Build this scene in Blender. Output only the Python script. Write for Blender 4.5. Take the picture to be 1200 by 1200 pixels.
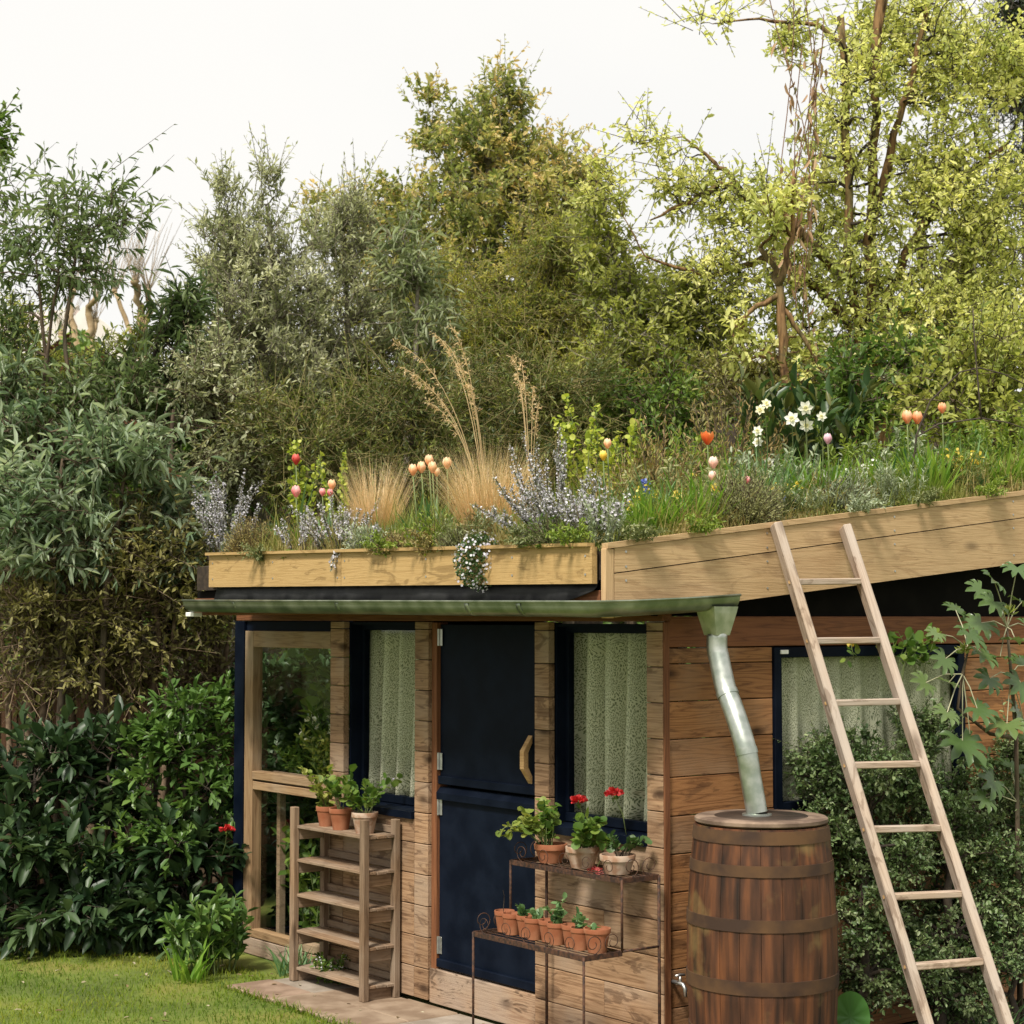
import bpy, bmesh, math, random
import numpy as np
from mathutils import Vector, Matrix, Quaternion

for o in list(bpy.data.objects):
    bpy.data.objects.remove(o)
SC = bpy.context.scene
COL = SC.collection

# ---------------------------------------------------------------- camera
FPX, CAMZ = 2150.0, 2.06                     # focal length in px of a 1200 px frame, eye height
PITCH = math.atan(125 / FPX)
cam = bpy.data.cameras.new('camera')
cam.sensor_width = 36.0
cam.lens = 36.0 * FPX / 1200.0
cam.clip_start = 0.1
cam.clip_end = 600
cam.dof.use_dof = True
cam.dof.focus_distance = 9.2
cam.dof.aperture_fstop = 7.0
camo = bpy.data.objects.new('camera', cam)
COL.objects.link(camo)
camo.location = (0, 0, CAMZ)
camo.rotation_euler = (math.pi / 2 + PITCH, 0, 0)
SC.camera = camo

# ---------------------------------------------------------------- sky, sun, exposure
SUN_EL, SUN_AZ = math.radians(54), math.radians(208)   # azimuth clockwise from +Y (behind the camera, to its left)
wd = bpy.data.worlds.new('World')
SC.world = wd
wd.use_nodes = True
nt = wd.node_tree
nt.nodes.clear()
wout = nt.nodes.new('ShaderNodeOutputWorld')
wbg = nt.nodes.new('ShaderNodeBackground')
sky = nt.nodes.new('ShaderNodeTexSky')
sky.sky_type = 'NISHITA'
sky.sun_disc = False
sky.sun_elevation = SUN_EL
sky.sun_rotation = SUN_AZ
tc = nt.nodes.new('ShaderNodeTexCoord')
nz = nt.nodes.new('ShaderNodeTexNoise')
nz.inputs['Scale'].default_value = 2.2
nz.inputs['Detail'].default_value = 5
rp = nt.nodes.new('ShaderNodeValToRGB')
rp.color_ramp.elements[0].position = 0.30
rp.color_ramp.elements[0].color = (0.91, 0.91, 0.91, 1)
rp.color_ramp.elements[1].position = 0.50
rp.color_ramp.elements[1].color = (1, 1, 1, 1)
mx = nt.nodes.new('ShaderNodeMix')
mx.data_type = 'RGBA'
mx.inputs[7].default_value = (8.4, 8.28, 8.0, 1)        # overcast cloud
nt.links.new(tc.outputs['Generated'], nz.inputs['Vector'])
nt.links.new(nz.outputs['Fac'], rp.inputs['Fac'])
nt.links.new(rp.outputs['Color'], mx.inputs[0])
nt.links.new(sky.outputs['Color'], mx.inputs[6])
nt.links.new(mx.outputs[2], wbg.inputs['Color'])
wbg.inputs['Strength'].default_value = 0.1
nt.links.new(wbg.outputs['Background'], wout.inputs['Surface'])

sun = bpy.data.lights.new('sun', 'SUN')
sun.energy = 5.0
sun.angle = math.radians(12)
sun.color = (1.0, 0.94, 0.84)
suno = bpy.data.objects.new('sun', sun)
COL.objects.link(suno)
_sd = Vector((math.sin(SUN_AZ) * math.cos(SUN_EL), math.cos(SUN_AZ) * math.cos(SUN_EL), math.sin(SUN_EL)))
suno.rotation_euler = _sd.to_track_quat('Z', 'Y').to_euler()

SC.view_settings.view_transform = 'Standard'
SC.view_settings.look = 'None'
SC.view_settings.exposure = 0.25
SC.view_settings.gamma = 1.0
SC.view_settings.use_curve_mapping = False
SC.render.engine = 'CYCLES'
SC.cycles.use_denoising = True
SC.cycles.max_bounces = 12
SC.cycles.diffuse_bounces = 8
SC.cycles.transmission_bounces = 8
SC.cycles.transparent_max_bounces = 16

# ---------------------------------------------------------------- geometry of the view, used to find where things stand
O3 = np.array([0, 0, CAMZ])

def ray(px, py):
    dx = (px - 600) / FPX
    dz = (600 - py) / FPX
    return np.array([dx, math.cos(PITCH) - dz * math.sin(PITCH), math.sin(PITCH) + dz * math.cos(PITCH)])

SHA = math.atan2(FPX / math.cos(PITCH), 1650.0)
AX = np.array([math.cos(SHA), -math.sin(SHA), 0])      # along the shed front, towards its corner
AY = np.array([math.sin(SHA), math.cos(SHA), 0])       # along the shed side, away from the viewer
_r = ray(776, 725)
SHC = np.array([_r[0] / _r[1] * 8.4, 8.4, 0])          # shed corner on the ground

def W(lx, ly, lz):
    return SHC + AX * lx + AY * ly + np.array([0, 0, lz])

def L_(p):
    d = np.asarray(p) - SHC
    return np.array([d @ AX, d @ AY, p[2]])

def fac(px, py, yl=0.0):
    d = ray(px, py)
    t = ((SHC - O3) @ AY + yl) / (d @ AY)
    return L_(O3 + t * d)

def sid(px, py, xl=0.0):
    d = ray(px, py)
    t = ((SHC - O3) @ AX + xl) / (d @ AX)
    return L_(O3 + t * d)

def at(px, py, Y):
    d = ray(px, py)
    return O3 + d * Y / d[1]

def gnd(px, py, z=0.0):
    d = ray(px, py)
    return O3 + d * (z - CAMZ) / d[2]

# ---------------------------------------------------------------- object helpers
def tag(o, label=None, cat=None, group=None, kind=None):
    if label: o['label'] = label
    if cat: o['category'] = cat
    if group: o['group'] = group
    if kind: o['kind'] = kind
    return o

def empty(name, loc=(0, 0, 0), rz=0.0):
    o = bpy.data.objects.new(name, None)
    o.empty_display_size = 0.1
    o.location = Vector([float(v) for v in loc])
    o.rotation_euler = (0, 0, rz)
    COL.objects.link(o)
    return o

def link(name, me, parent=None, loc=None, mtx=None):
    o = bpy.data.objects.new(name, me)
    COL.objects.link(o)
    if parent is not None: o.parent = parent
    if mtx is not None: o.matrix_basis = mtx
    elif loc is not None: o.location = Vector([float(v) for v in loc])
    return o

def dup(root, loc, rz=0.0, scale=1.0, label=None):
    r = root.copy(); COL.objects.link(r)
    r.location = Vector([float(v) for v in loc]); r.rotation_euler = (0, 0, rz); r.scale = (scale,) * 3
    if label: r['label'] = label
    for ch in list(root.children):
        c = ch.copy(); COL.objects.link(c); c.parent = r
        for g in list(ch.children):
            d = g.copy(); COL.objects.link(d); d.parent = c
    return r

class MB:
    def __init__(s):
        s.v = []; s.f = []
    def add(s, vs, fs):
        b = len(s.v)
        s.v += [tuple(float(c) for c in v) for v in vs]
        s.f += [tuple(b + i for i in f) for f in fs]
        return s
    def box(s, x0, x1, y0, y1, z0, z1, c=0.0):
        if c <= 0:
            vs = [(x, y, z) for x in (x0, x1) for y in (y0, y1) for z in (z0, z1)]
            return s.add(vs, [(0, 1, 3, 2), (4, 6, 7, 5), (0, 4, 5, 1), (2, 3, 7, 6), (0, 2, 6, 4), (1, 5, 7, 3)])
        vs = []; idx = {}
        lo = (x0, y0, z0); hi = (x1, y1, z1)
        for sx in (0, 1):
            for sy in (0, 1):
                for sz in (0, 1):
                    sg = (sx, sy, sz)
                    for a in range(3):
                        p = []
                        for k in range(3):
                            e = hi[k] if sg[k] else lo[k]
                            p.append(e if k == a else (e - c if sg[k] else e + c))
                        idx[(sg, a)] = len(vs); vs.append(p)
        fs = []
        for a in range(3):
            u, w = (a + 1) % 3, (a + 2) % 3
            for e in (0, 1):
                q = []
                for su, sw in ((0, 0), (1, 0), (1, 1), (0, 1)):
                    sg = [0, 0, 0]; sg[a] = e; sg[u] = su; sg[w] = sw
                    q.append(idx[(tuple(sg), a)])
                fs.append(tuple(q if e else q[::-1]))
        for a in range(3):          # edges along axis a
            u, w = (a + 1) % 3, (a + 2) % 3
            for su in (0, 1):
                for sw in (0, 1):
                    q = []
                    for e, ax in ((0, u), (1, u), (1, w), (0, w)):
                        sg = [0, 0, 0]; sg[a] = e; sg[u] = su; sg[w] = sw
                        q.append(idx[(tuple(sg), ax)])
                    fs.append(tuple(q if (su == sw) else q[::-1]))
        for sx in (0, 1):
            for sy in (0, 1):
                for sz in (0, 1):
                    sg = (sx, sy, sz)
                    q = [idx[(sg, 0)], idx[(sg, 1)], idx[(sg, 2)]]
                    fs.append(tuple(q if (sx + sy + sz) % 2 else q[::-1]))
        return s.add(vs, fs)
    def tube(s, pts, rad, n=6, caps=True):
        pts = [Vector([float(c) for c in p]) for p in pts]
        m = len(pts)
        if not hasattr(rad, '__len__'): rad = [rad] * m
        vs = []; fs = []
        t0 = (pts[1] - pts[0]).normalized()
        ref = Vector((0, 0, 1)) if abs(t0.z) < 0.9 else Vector((1, 0, 0))
        u = (ref - t0 * ref.dot(t0)).normalized()
        for i, p in enumerate(pts):
            t = (pts[min(i + 1, m - 1)] - pts[max(i - 1, 0)])
            if t.length < 1e-9: t = t0.copy()
            t.normalize()
            u = u - t * u.dot(t)
            if u.length < 1e-6: u = t.orthogonal()
            u.normalize(); w = t.cross(u)
            for k in range(n):
                a = 2 * math.pi * k / n
                vs.append(p + (u * math.cos(a) + w * math.sin(a)) * rad[i])
        for i in range(m - 1):
            for k in range(n):
                k2 = (k + 1) % n
                fs.append((i * n + k, i * n + k2, (i + 1) * n + k2, (i + 1) * n + k))
        if caps:
            fs.append(tuple(range(n))[::-1]); fs.append(tuple((m - 1) * n + k for k in range(n)))
        return s.add(vs, fs)
    def lathe(s, prof, n=20, c=(0, 0, 0), close_bottom=True, close_top=False):
        vs = []; fs = []
        for r, z in prof:
            for k in range(n):
                a = 2 * math.pi * k / n
                vs.append((c[0] + r * math.cos(a), c[1] + r * math.sin(a), c[2] + z))
        for i in range(len(prof) - 1):
            for k in range(n):
                k2 = (k + 1) % n
                fs.append((i * n + k, i * n + k2, (i + 1) * n + k2, (i + 1) * n + k))
        if close_bottom: fs.append(tuple(range(n))[::-1])
        if close_top: fs.append(tuple((len(prof) - 1) * n + k for k in range(n)))
        return s.add(vs, fs)
    def build(s, name, mat, parent=None, smooth=False, loc=None, mtx=None):
        me = bpy.data.meshes.new(name)
        me.from_pydata(s.v, [], s.f)
        me.update()
        bm = bmesh.new(); bm.from_mesh(me)
        bmesh.ops.recalc_face_normals(bm, faces=bm.faces[:])
        bm.to_mesh(me); bm.free()
        if smooth:
            me.polygons.foreach_set('use_smooth', [True] * len(me.polygons))
            if smooth != 'all':
                me.set_sharp_from_angle(angle=math.radians(40))
        if mat: me.materials.append(mat)
        return link(name, me, parent, loc, mtx)

def frame(p0, p1, up):
    p0 = Vector([float(c) for c in p0]); p1 = Vector([float(c) for c in p1])
    x = (p1 - p0); L = x.length; x.normalize()
    z = Vector(up); z = (z - x * z.dot(x)).normalized()
    y = z.cross(x)
    m = Matrix(((x.x, y.x, z.x, p0.x), (x.y, y.y, z.y, p0.y), (x.z, y.z, z.z, p0.z), (0, 0, 0, 1)))
    return m, L

def beam(name, parent, p0, p1, w, t, mat, up=(0, 0, 1), c=0.003):
    """a timber from p0 to p1, w wide along up, t thick; its mesh runs along its own X so the grain follows"""
    m, L = frame(p0, p1, up)
    return MB().box(0, L, -t / 2, t / 2, -w / 2, w / 2, c).build(name, mat, parent, mtx=m)

def board(name, parent, org, xd, zd, poly, t, mat):
    """a flat board: polygon in (x, z) of its own frame, t thick towards +y"""
    m, _ = frame(org, np.asarray(org) + np.asarray(xd), zd)
    n = len(poly)
    vs = [(x, 0, z) for x, z in poly] + [(x, t, z) for x, z in poly]
    fs = [tuple(range(n)), tuple(range(n, 2 * n))[::-1]] + [(i, (i + 1) % n, n + (i + 1) % n, n + i) for i in range(n)]
    return MB().add(vs, fs).build(name, mat, parent, mtx=m)

# ---------------------------------------------------------------- materials
def nmat(name):
    m = bpy.data.materials.new(name); m.use_nodes = True
    t = m.node_tree; t.nodes.clear()
    o = t.nodes.new('ShaderNodeOutputMaterial')
    return m, t, o

def N(t, typ, **kw):
    n = t.nodes.new(typ)
    for k, v in kw.items():
        if k.startswith('i_'):
            key = k[2:].replace('_', ' ')
            n.inputs[key].default_value = v
        else: setattr(n, k, v)
    return n

def ramp(t, stops):
    r = t.nodes.new('ShaderNodeValToRGB')
    e = r.color_ramp.elements
    while len(e) < len(stops): e.new(0.5)
    for i, (p, c) in enumerate(stops):
        e[i].position = p; e[i].color = (*c, 1) if len(c) == 3 else c
    return r

def mixc(t, a, b, fac, mode='MIX'):
    m = t.nodes.new('ShaderNodeMix'); m.data_type = 'RGBA'; m.blend_type = mode
    for sock, v in ((m.inputs[0], fac), (m.inputs[6], a), (m.inputs[7], b)):
        if hasattr(v, 'is_linked') or hasattr(v, 'links'): t.links.new(v, sock)
        elif isinstance(v, (int, float)): sock.default_value = v
        else: sock.default_value = (*v, 1) if len(v) == 3 else v
    return m.outputs[2]

def wood(name, light, dark, grey=None, grey_amt=0.0, knots=0.6, stain=0.0, stain_col=(0.03, 0.018, 0.012), rough=0.7, ring=1.0, var=0.25, con=.68, sub=.30, gs=18):
    m, t, o = nmat(name)
    tcn = N(t, 'ShaderNodeTexCoord'); oi = N(t, 'ShaderNodeObjectInfo')
    off = N(t, 'ShaderNodeVectorMath', operation='SCALE'); off.inputs[3].default_value = 37.0
    comb = N(t, 'ShaderNodeCombineXYZ')
    for i in range(3): t.links.new(oi.outputs['Random'], comb.inputs[i])
    t.links.new(comb.outputs[0], off.inputs[0])
    add = N(t, 'ShaderNodeVectorMath', operation='ADD')
    t.links.new(tcn.outputs['Object'], add.inputs[0]); t.links.new(off.outputs[0], add.inputs[1])
    mp = N(t, 'ShaderNodeMapping'); mp.inputs['Scale'].default_value = (1.0, gs, gs)
    t.links.new(add.outputs[0], mp.inputs['Vector'])
    warp = N(t, 'ShaderNodeTexNoise'); warp.inputs['Scale'].default_value = 1.0; warp.inputs['Detail'].default_value = 2
    t.links.new(mp.outputs[0], warp.inputs['Vector'])
    rings = N(t, 'ShaderNodeMath', operation='MULTIPLY'); rings.inputs[1].default_value = 9.0 * ring
    t.links.new(warp.outputs['Fac'], rings.inputs[0])
    frac = N(t, 'ShaderNodeMath', operation='PINGPONG'); frac.inputs[1].default_value = 0.5
    t.links.new(rings.outputs[0], frac.inputs[0])
    mp2 = N(t, 'ShaderNodeMapping'); mp2.inputs['Scale'].default_value = (3.5, 130, 130)
    t.links.new(add.outputs[0], mp2.inputs['Vector'])
    fine = N(t, 'ShaderNodeTexNoise'); fine.inputs['Detail'].default_value = 3
    t.links.new(mp2.outputs[0], fine.inputs['Vector'])
    r1 = ramp(t, [(0.05, (1, 1, 1)), (0.36, (0.55, 0.55, 0.55)), (0.5, (0, 0, 0))])
    t.links.new(frac.outputs[0], r1.inputs['Fac'])
    f1 = N(t, 'ShaderNodeMath', operation='MULTIPLY_ADD'); f1.inputs[1].default_value = con
    t.links.new(r1.outputs['Color'], f1.inputs[0]); t.links.new(fine.outputs['Fac'], f1.inputs[2])
    f2 = N(t, 'ShaderNodeMath', operation='SUBTRACT', use_clamp=True); f2.inputs[1].default_value = sub
    t.links.new(f1.outputs[0], f2.inputs[0])
    col = mixc(t, dark, light, f2.outputs[0])
    # board to board variation
    hv = N(t, 'ShaderNodeHueSaturation')
    mr = N(t, 'ShaderNodeMapRange'); mr.inputs['To Min'].default_value = 1 - var; mr.inputs['To Max'].default_value = 1 + var * 0.6
    t.links.new(oi.outputs['Random'], mr.inputs['Value']); t.links.new(mr.outputs[0], hv.inputs['Value'])
    t.links.new(col, hv.inputs['Color']); col = hv.outputs['Color']
    if grey is not None:
        gn = N(t, 'ShaderNodeTexNoise'); gn.inputs['Scale'].default_value = 2.2; gn.inputs['Detail'].default_value = 4
        t.links.new(add.outputs[0], gn.inputs['Vector'])
        gr = ramp(t, [(0.62 - grey_amt * 0.45, (0, 0, 0)), (0.80 - grey_amt * 0.3, (1, 1, 1))])
        t.links.new(gn.outputs['Fac'], gr.inputs['Fac'])
        gm = N(t, 'ShaderNodeMath', operation='MULTIPLY'); gm.inputs[1].default_value = 0.75
        t.links.new(gr.outputs['Color'], gm.inputs[0])
        col = mixc(t, col, grey, gm.outputs[0])
    # knots
    if knots > 0:
        mk = N(t, 'ShaderNodeMapping'); mk.inputs['Scale'].default_value = (2.6, 6.0, 6.0)
        t.links.new(add.outputs[0], mk.inputs['Vector'])
        vo = N(t, 'ShaderNodeTexVoronoi'); vo.inputs['Scale'].default_value = 1.0
        t.links.new(mk.outputs[0], vo.inputs['Vector'])
        kr = ramp(t, [(0.06, (1, 1, 1)), (0.20, (0, 0, 0))])
        t.links.new(vo.outputs['Distance'], kr.inputs['Fac'])
        km = N(t, 'ShaderNodeMath', operation='MULTIPLY'); km.inputs[1].default_value = knots
        t.links.new(kr.outputs['Color'], km.inputs[0])
        col = mixc(t, col, tuple(c * 0.28 for c in dark), km.outputs[0])
    if stain > 0:
        sn = N(t, 'ShaderNodeTexNoise'); sn.inputs['Scale'].default_value = 6.0; sn.inputs['Detail'].default_value = 10; sn.inputs['Roughness'].default_value = .62; sn.inputs['Distortion'].default_value = 1.2
        mps = N(t, 'ShaderNodeMapping'); mps.inputs['Scale'].default_value = (.55, 2.0, 2.0)
        t.links.new(add.outputs[0], mps.inputs['Vector']); t.links.new(mps.outputs[0], sn.inputs['Vector'])
        sr = ramp(t, [(0.55, (0, 0, 0)), (0.605, (1, 1, 1))])
        t.links.new(sn.outputs['Fac'], sr.inputs['Fac'])
        sm = N(t, 'ShaderNodeMath', operation='MULTIPLY'); sm.inputs[1].default_value = stain
        t.links.new(sr.outputs['Color'], sm.inputs[0])
        col = mixc(t, col, stain_col, sm.outputs[0])
    b = N(t, 'ShaderNodeBsdfPrincipled'); b.inputs['Roughness'].default_value = rough
    b.inputs['Specular IOR Level'].default_value = 0.25
    t.links.new(col, b.inputs['Base Color'])
    bp = N(t, 'ShaderNodeBump'); bp.inputs['Strength'].default_value = 0.35; bp.inputs['Distance'].default_value = 0.003
    t.links.new(f1.outputs[0], bp.inputs['Height']); t.links.new(bp.outputs[0], b.inputs['Normal'])
    t.links.new(b.outputs[0], o.inputs['Surface'])
    return m

def paint(name, c, c2=None, scale=14.0, rough=0.5, metal=0.0, bump=0.2, spec=0.4, stops=(0.4, 0.65)):
    """a colour broken by noise into a second one"""
    m, t, o = nmat(name)
    tcn = N(t, 'ShaderNodeTexCoord')
    n = N(t, 'ShaderNodeTexNoise'); n.inputs['Scale'].default_value = scale; n.inputs['Detail'].default_value = 6
    t.links.new(tcn.outputs['Object'], n.inputs['Vector'])
    c2 = c2 or tuple(x * 1.5 for x in c)
    r = ramp(t, [(stops[0], c), (stops[1], c2)])
    t.links.new(n.outputs['Fac'], r.inputs['Fac'])
    b = N(t, 'ShaderNodeBsdfPrincipled'); b.inputs['Metallic'].default_value = metal; b.inputs['Specular IOR Level'].default_value = spec
    rr = N(t, 'ShaderNodeMapRange'); rr.inputs['To Min'].default_value = max(0.05, rough - 0.12); rr.inputs['To Max'].default_value = min(1, rough + 0.12)
    t.links.new(n.outputs['Fac'], rr.inputs['Value']); t.links.new(rr.outputs[0], b.inputs['Roughness'])
    t.links.new(r.outputs['Color'], b.inputs['Base Color'])
    bp = N(t, 'ShaderNodeBump'); bp.inputs['Strength'].default_value = bump; bp.inputs['Distance'].default_value = 0.004
    t.links.new(n.outputs['Fac'], bp.inputs['Height']); t.links.new(bp.outputs[0], b.inputs['Normal'])
    t.links.new(b.outputs[0], o.inputs['Surface'])
    return m

def barkmat(name, c1, c2, c3):
    m, t, o = nmat(name)
    g = N(t, 'ShaderNodeTexCoord')
    mp = N(t, 'ShaderNodeMapping'); mp.inputs['Scale'].default_value = (26, 26, 5)
    t.links.new(g.outputs['Object'], mp.inputs['Vector'])
    n = N(t, 'ShaderNodeTexNoise'); n.inputs['Scale'].default_value = 1.0; n.inputs['Detail'].default_value = 7; n.inputs['Distortion'].default_value = .6
    t.links.new(mp.outputs[0], n.inputs['Vector'])
    n2 = N(t, 'ShaderNodeTexNoise'); n2.inputs['Scale'].default_value = 3.0; n2.inputs['Detail'].default_value = 3
    t.links.new(g.outputs['Object'], n2.inputs['Vector'])
    r = ramp(t, [(.36, c1), (.58, c2)])
    t.links.new(n.outputs['Fac'], r.inputs['Fac'])
    r2 = ramp(t, [(.48, (0, 0, 0)), (.66, (.8, .8, .8))]); t.links.new(n2.outputs['Fac'], r2.inputs['Fac'])
    c = mixc(t, r.outputs['Color'], c3, r2.outputs['Color'])
    b = N(t, 'ShaderNodeBsdfPrincipled'); b.inputs['Roughness'].default_value = .92; b.inputs['Specular IOR Level'].default_value = .15
    t.links.new(c, b.inputs['Base Color'])
    bp = N(t, 'ShaderNodeBump'); bp.inputs['Strength'].default_value = 1.0; bp.inputs['Distance'].default_value = .02
    t.links.new(n.outputs['Fac'], bp.inputs['Height']); t.links.new(bp.outputs[0], b.inputs['Normal'])
    t.links.new(b.outputs[0], o.inputs['Surface'])
    return m

def leafmat(name, cols, trans=0.35, rough=0.42, spec=0.5, tgain=1.35, gain=1.0):
    cols = [tuple(min(.9, v * gain) for v in c) for c in cols]
    """leaf colour picked per leaf from the tint attribute; part of the light comes through the blade"""
    m, t, o = nmat(name)
    a = N(t, 'ShaderNodeAttribute', attribute_name='tint')
    k = len(cols)
    r = ramp(t, [(i / max(1, k - 1), c) for i, c in enumerate(cols)])
    t.links.new(a.outputs['Fac'], r.inputs['Fac'])
    b = N(t, 'ShaderNodeBsdfPrincipled'); b.inputs['Roughness'].default_value = rough; b.inputs['Specular IOR Level'].default_value = spec
    t.links.new(r.outputs['Color'], b.inputs['Base Color'])
    tr = N(t, 'ShaderNodeBsdfTranslucent')
    g = mixc(t, r.outputs['Color'], (tgain, tgain, tgain * 0.75), 1.0, 'MULTIPLY')
    t.links.new(g, tr.inputs['Color'])
    mxs = N(t, 'ShaderNodeMixShader'); mxs.inputs[0].default_value = trans
    t.links.new(b.outputs[0], mxs.inputs[1]); t.links.new(tr.outputs[0], mxs.inputs[2])
    t.links.new(mxs.outputs[0], o.inputs['Surface'])
    return m

def glassmat(name, tint=(0.97, 0.98, 0.97), refl=0.9):
    m, t, o = nmat(name)
    lw = N(t, 'ShaderNodeLayerWeight'); lw.inputs['Blend'].default_value = .5
    pw = N(t, 'ShaderNodeMath', operation='POWER'); pw.inputs[1].default_value = 5.0
    t.links.new(lw.outputs['Facing'], pw.inputs[0])
    fr = N(t, 'ShaderNodeMath', operation='MULTIPLY_ADD'); fr.inputs[1].default_value = .5; fr.inputs[2].default_value = .02
    t.links.new(pw.outputs[0], fr.inputs[0])
    tr = N(t, 'ShaderNodeBsdfTransparent'); tr.inputs['Color'].default_value = (*tint, 1)
    gl = N(t, 'ShaderNodeBsdfGlossy'); gl.inputs['Roughness'].default_value = 0.02; gl.inputs['Color'].default_value = (refl, refl, refl, 1)
    mxs = N(t, 'ShaderNodeMixShader')
    t.links.new(fr.outputs[0], mxs.inputs[0]); t.links.new(tr.outputs[0], mxs.inputs[1]); t.links.new(gl.outputs[0], mxs.inputs[2])
    t.links.new(mxs.outputs[0], o.inputs['Surface'])
    return m

# ---------------------------------------------------------------- foliage
def rawmesh(name, V, F, mat, parent=None, tint=None, smooth=False, loc=None):
    """V (n,3), F (m,k): one mesh straight from arrays"""
    V = np.asarray(V, dtype=np.float32); F = np.asarray(F, dtype=np.int32)
    me = bpy.data.meshes.new(name)
    m, k = F.shape
    me.vertices.add(len(V)); me.vertices.foreach_set('co', V.ravel())
    me.loops.add(m * k); me.loops.foreach_set('vertex_index', F.ravel())
    me.polygons.add(m)
    me.polygons.foreach_set('loop_start', np.arange(0, m * k, k, dtype=np.int32))
    if smooth: me.polygons.foreach_set('use_smooth', np.ones(m, dtype=bool))
    me.update(calc_edges=True)
    if tint is not None:
        at_ = me.attributes.new('tint', 'FLOAT', 'POINT')
        at_.data.foreach_set('value', np.asarray(tint, dtype=np.float32))
    me.materials.append(mat)
    return link(name, me, parent, loc)

SHAPES = {
    # (along, side, up), faces
    'diamond': ([(0, 0, 0), (.42, .5, .10), (1, 0, 0), (.42, -.5, .10)], [(0, 1, 2), (0, 2, 3)]),
    'oval': ([(0, 0, 0), (.22, .40, .10), (.68, .44, .10), (1, 0, -.10), (.68, -.44, .10), (.22, -.40, .10)], [(0, 1, 2, 3), (0, 3, 4, 5)]),
    'lance': ([(0, 0, 0), (.25, .42, .12), (.60, .36, .06), (1, 0, -.30), (.60, -.36, .06), (.25, -.42, .12)], [(0, 1, 2, 3), (0, 3, 4, 5)]),
    'big': ([(0, 0, 0), (.18, .30, .10), (.48, .50, .16), (.80, .32, .04), (1, 0, -.16), (.80, -.32, .04), (.48, -.50, .16), (.18, -.30, .10), (.45, 0, .04)],
            [(0, 1, 2, 8), (8, 2, 3, 4), (8, 4, 5, 6), (0, 8, 6, 7)]),
    'round': ([(0, 0, 0), (.10, .42, .06), (.50, .55, .14), (.90, .36, .08), (1, 0, .02), (.90, -.36, .08), (.50, -.55, .14), (.10, -.42, .06), (.40, 0, -.04)],
              [(0, 1, 2, 8), (8, 2, 3, 4), (8, 4, 5, 6), (0, 8, 6, 7)]),
}

def unit(a):
    return a / np.maximum(np.linalg.norm(a, axis=-1, keepdims=True), 1e-9)

def leaf_arrays(rng, P, D, Nn, Ln, Wd, shape, tint):
    tv, tf = SHAPES[shape]
    tv = np.array(tv); n = len(P)
    D = unit(D); S = unit(np.cross(D, Nn)); U = np.cross(S, D)
    Ln = np.broadcast_to(np.asarray(Ln, float), (n,)); Wd = np.broadcast_to(np.asarray(Wd, float), (n,))
    V = (P[:, None, :] + D[:, None, :] * (tv[None, :, 0, None] * Ln[:, None, None])
         + S[:, None, :] * (tv[None, :, 1, None] * Wd[:, None, None])
         + U[:, None, :] * (tv[None, :, 2, None] * (Ln * .5 + Wd * .5)[:, None, None]))
    k = len(tv)
    F = np.array(tf)[None] + (np.arange(n) * k)[:, None, None]
    return V.reshape(-1, 3), F.reshape(-1, len(tf[0])), np.repeat(tint, k)

def leaves(name, rng, P, D, Nn, Ln, Wd, shape, mat, parent, tint=None, kind=None):
    if tint is None: tint = rng.random(len(P))
    V, F, T = leaf_arrays(rng, P, D, Nn, Ln, Wd, shape, tint)
    o = rawmesh(name, V, F, mat, parent, T)
    if kind: o['kind'] = kind
    return o

def along_twigs(rng, A, B, k, t0=0.15, bend=0.0):
    """k leaf points on each straight twig A-B, with the twig direction"""
    n = len(A)
    t = t0 + (1 - t0) * (np.arange(k)[None, :] + rng.random((n, k)) * .8) / k
    P = A[:, None] + (B - A)[:, None] * t[..., None]
    if bend: P[..., 2] -= bend * (t ** 2)
    D = np.repeat(unit(B - A)[:, None], k, 1)
    return P.reshape(-1, 3), D.reshape(-1, 3), t.reshape(-1)

def twig_tubes(A, B, r0, r1):
    """three-sided twigs as arrays"""
    n = len(A); D = unit(B - A)
    ref = np.where(np.abs(D[:, 2:3]) < .9, np.array([[0, 0, 1.]]), np.array([[1., 0, 0]]))
    u = unit(np.cross(D, ref)); w = np.cross(D, u)
    V = np.zeros((n, 6, 3))
    for k in range(3):
        a = 2 * math.pi * k / 3
        off = u * math.cos(a) + w * math.sin(a)
        V[:, k] = A + off * np.broadcast_to(r0, (n,))[:, None]; V[:, 3 + k] = B + off * np.broadcast_to(r1, (n,))[:, None]
    f = np.array([(0, 1, 4, 3), (1, 2, 5, 4), (2, 0, 3, 5)])
    F = f[None] + (np.arange(n) * 6)[:, None, None]
    return V.reshape(-1, 3), F.reshape(-1, 4)

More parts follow.
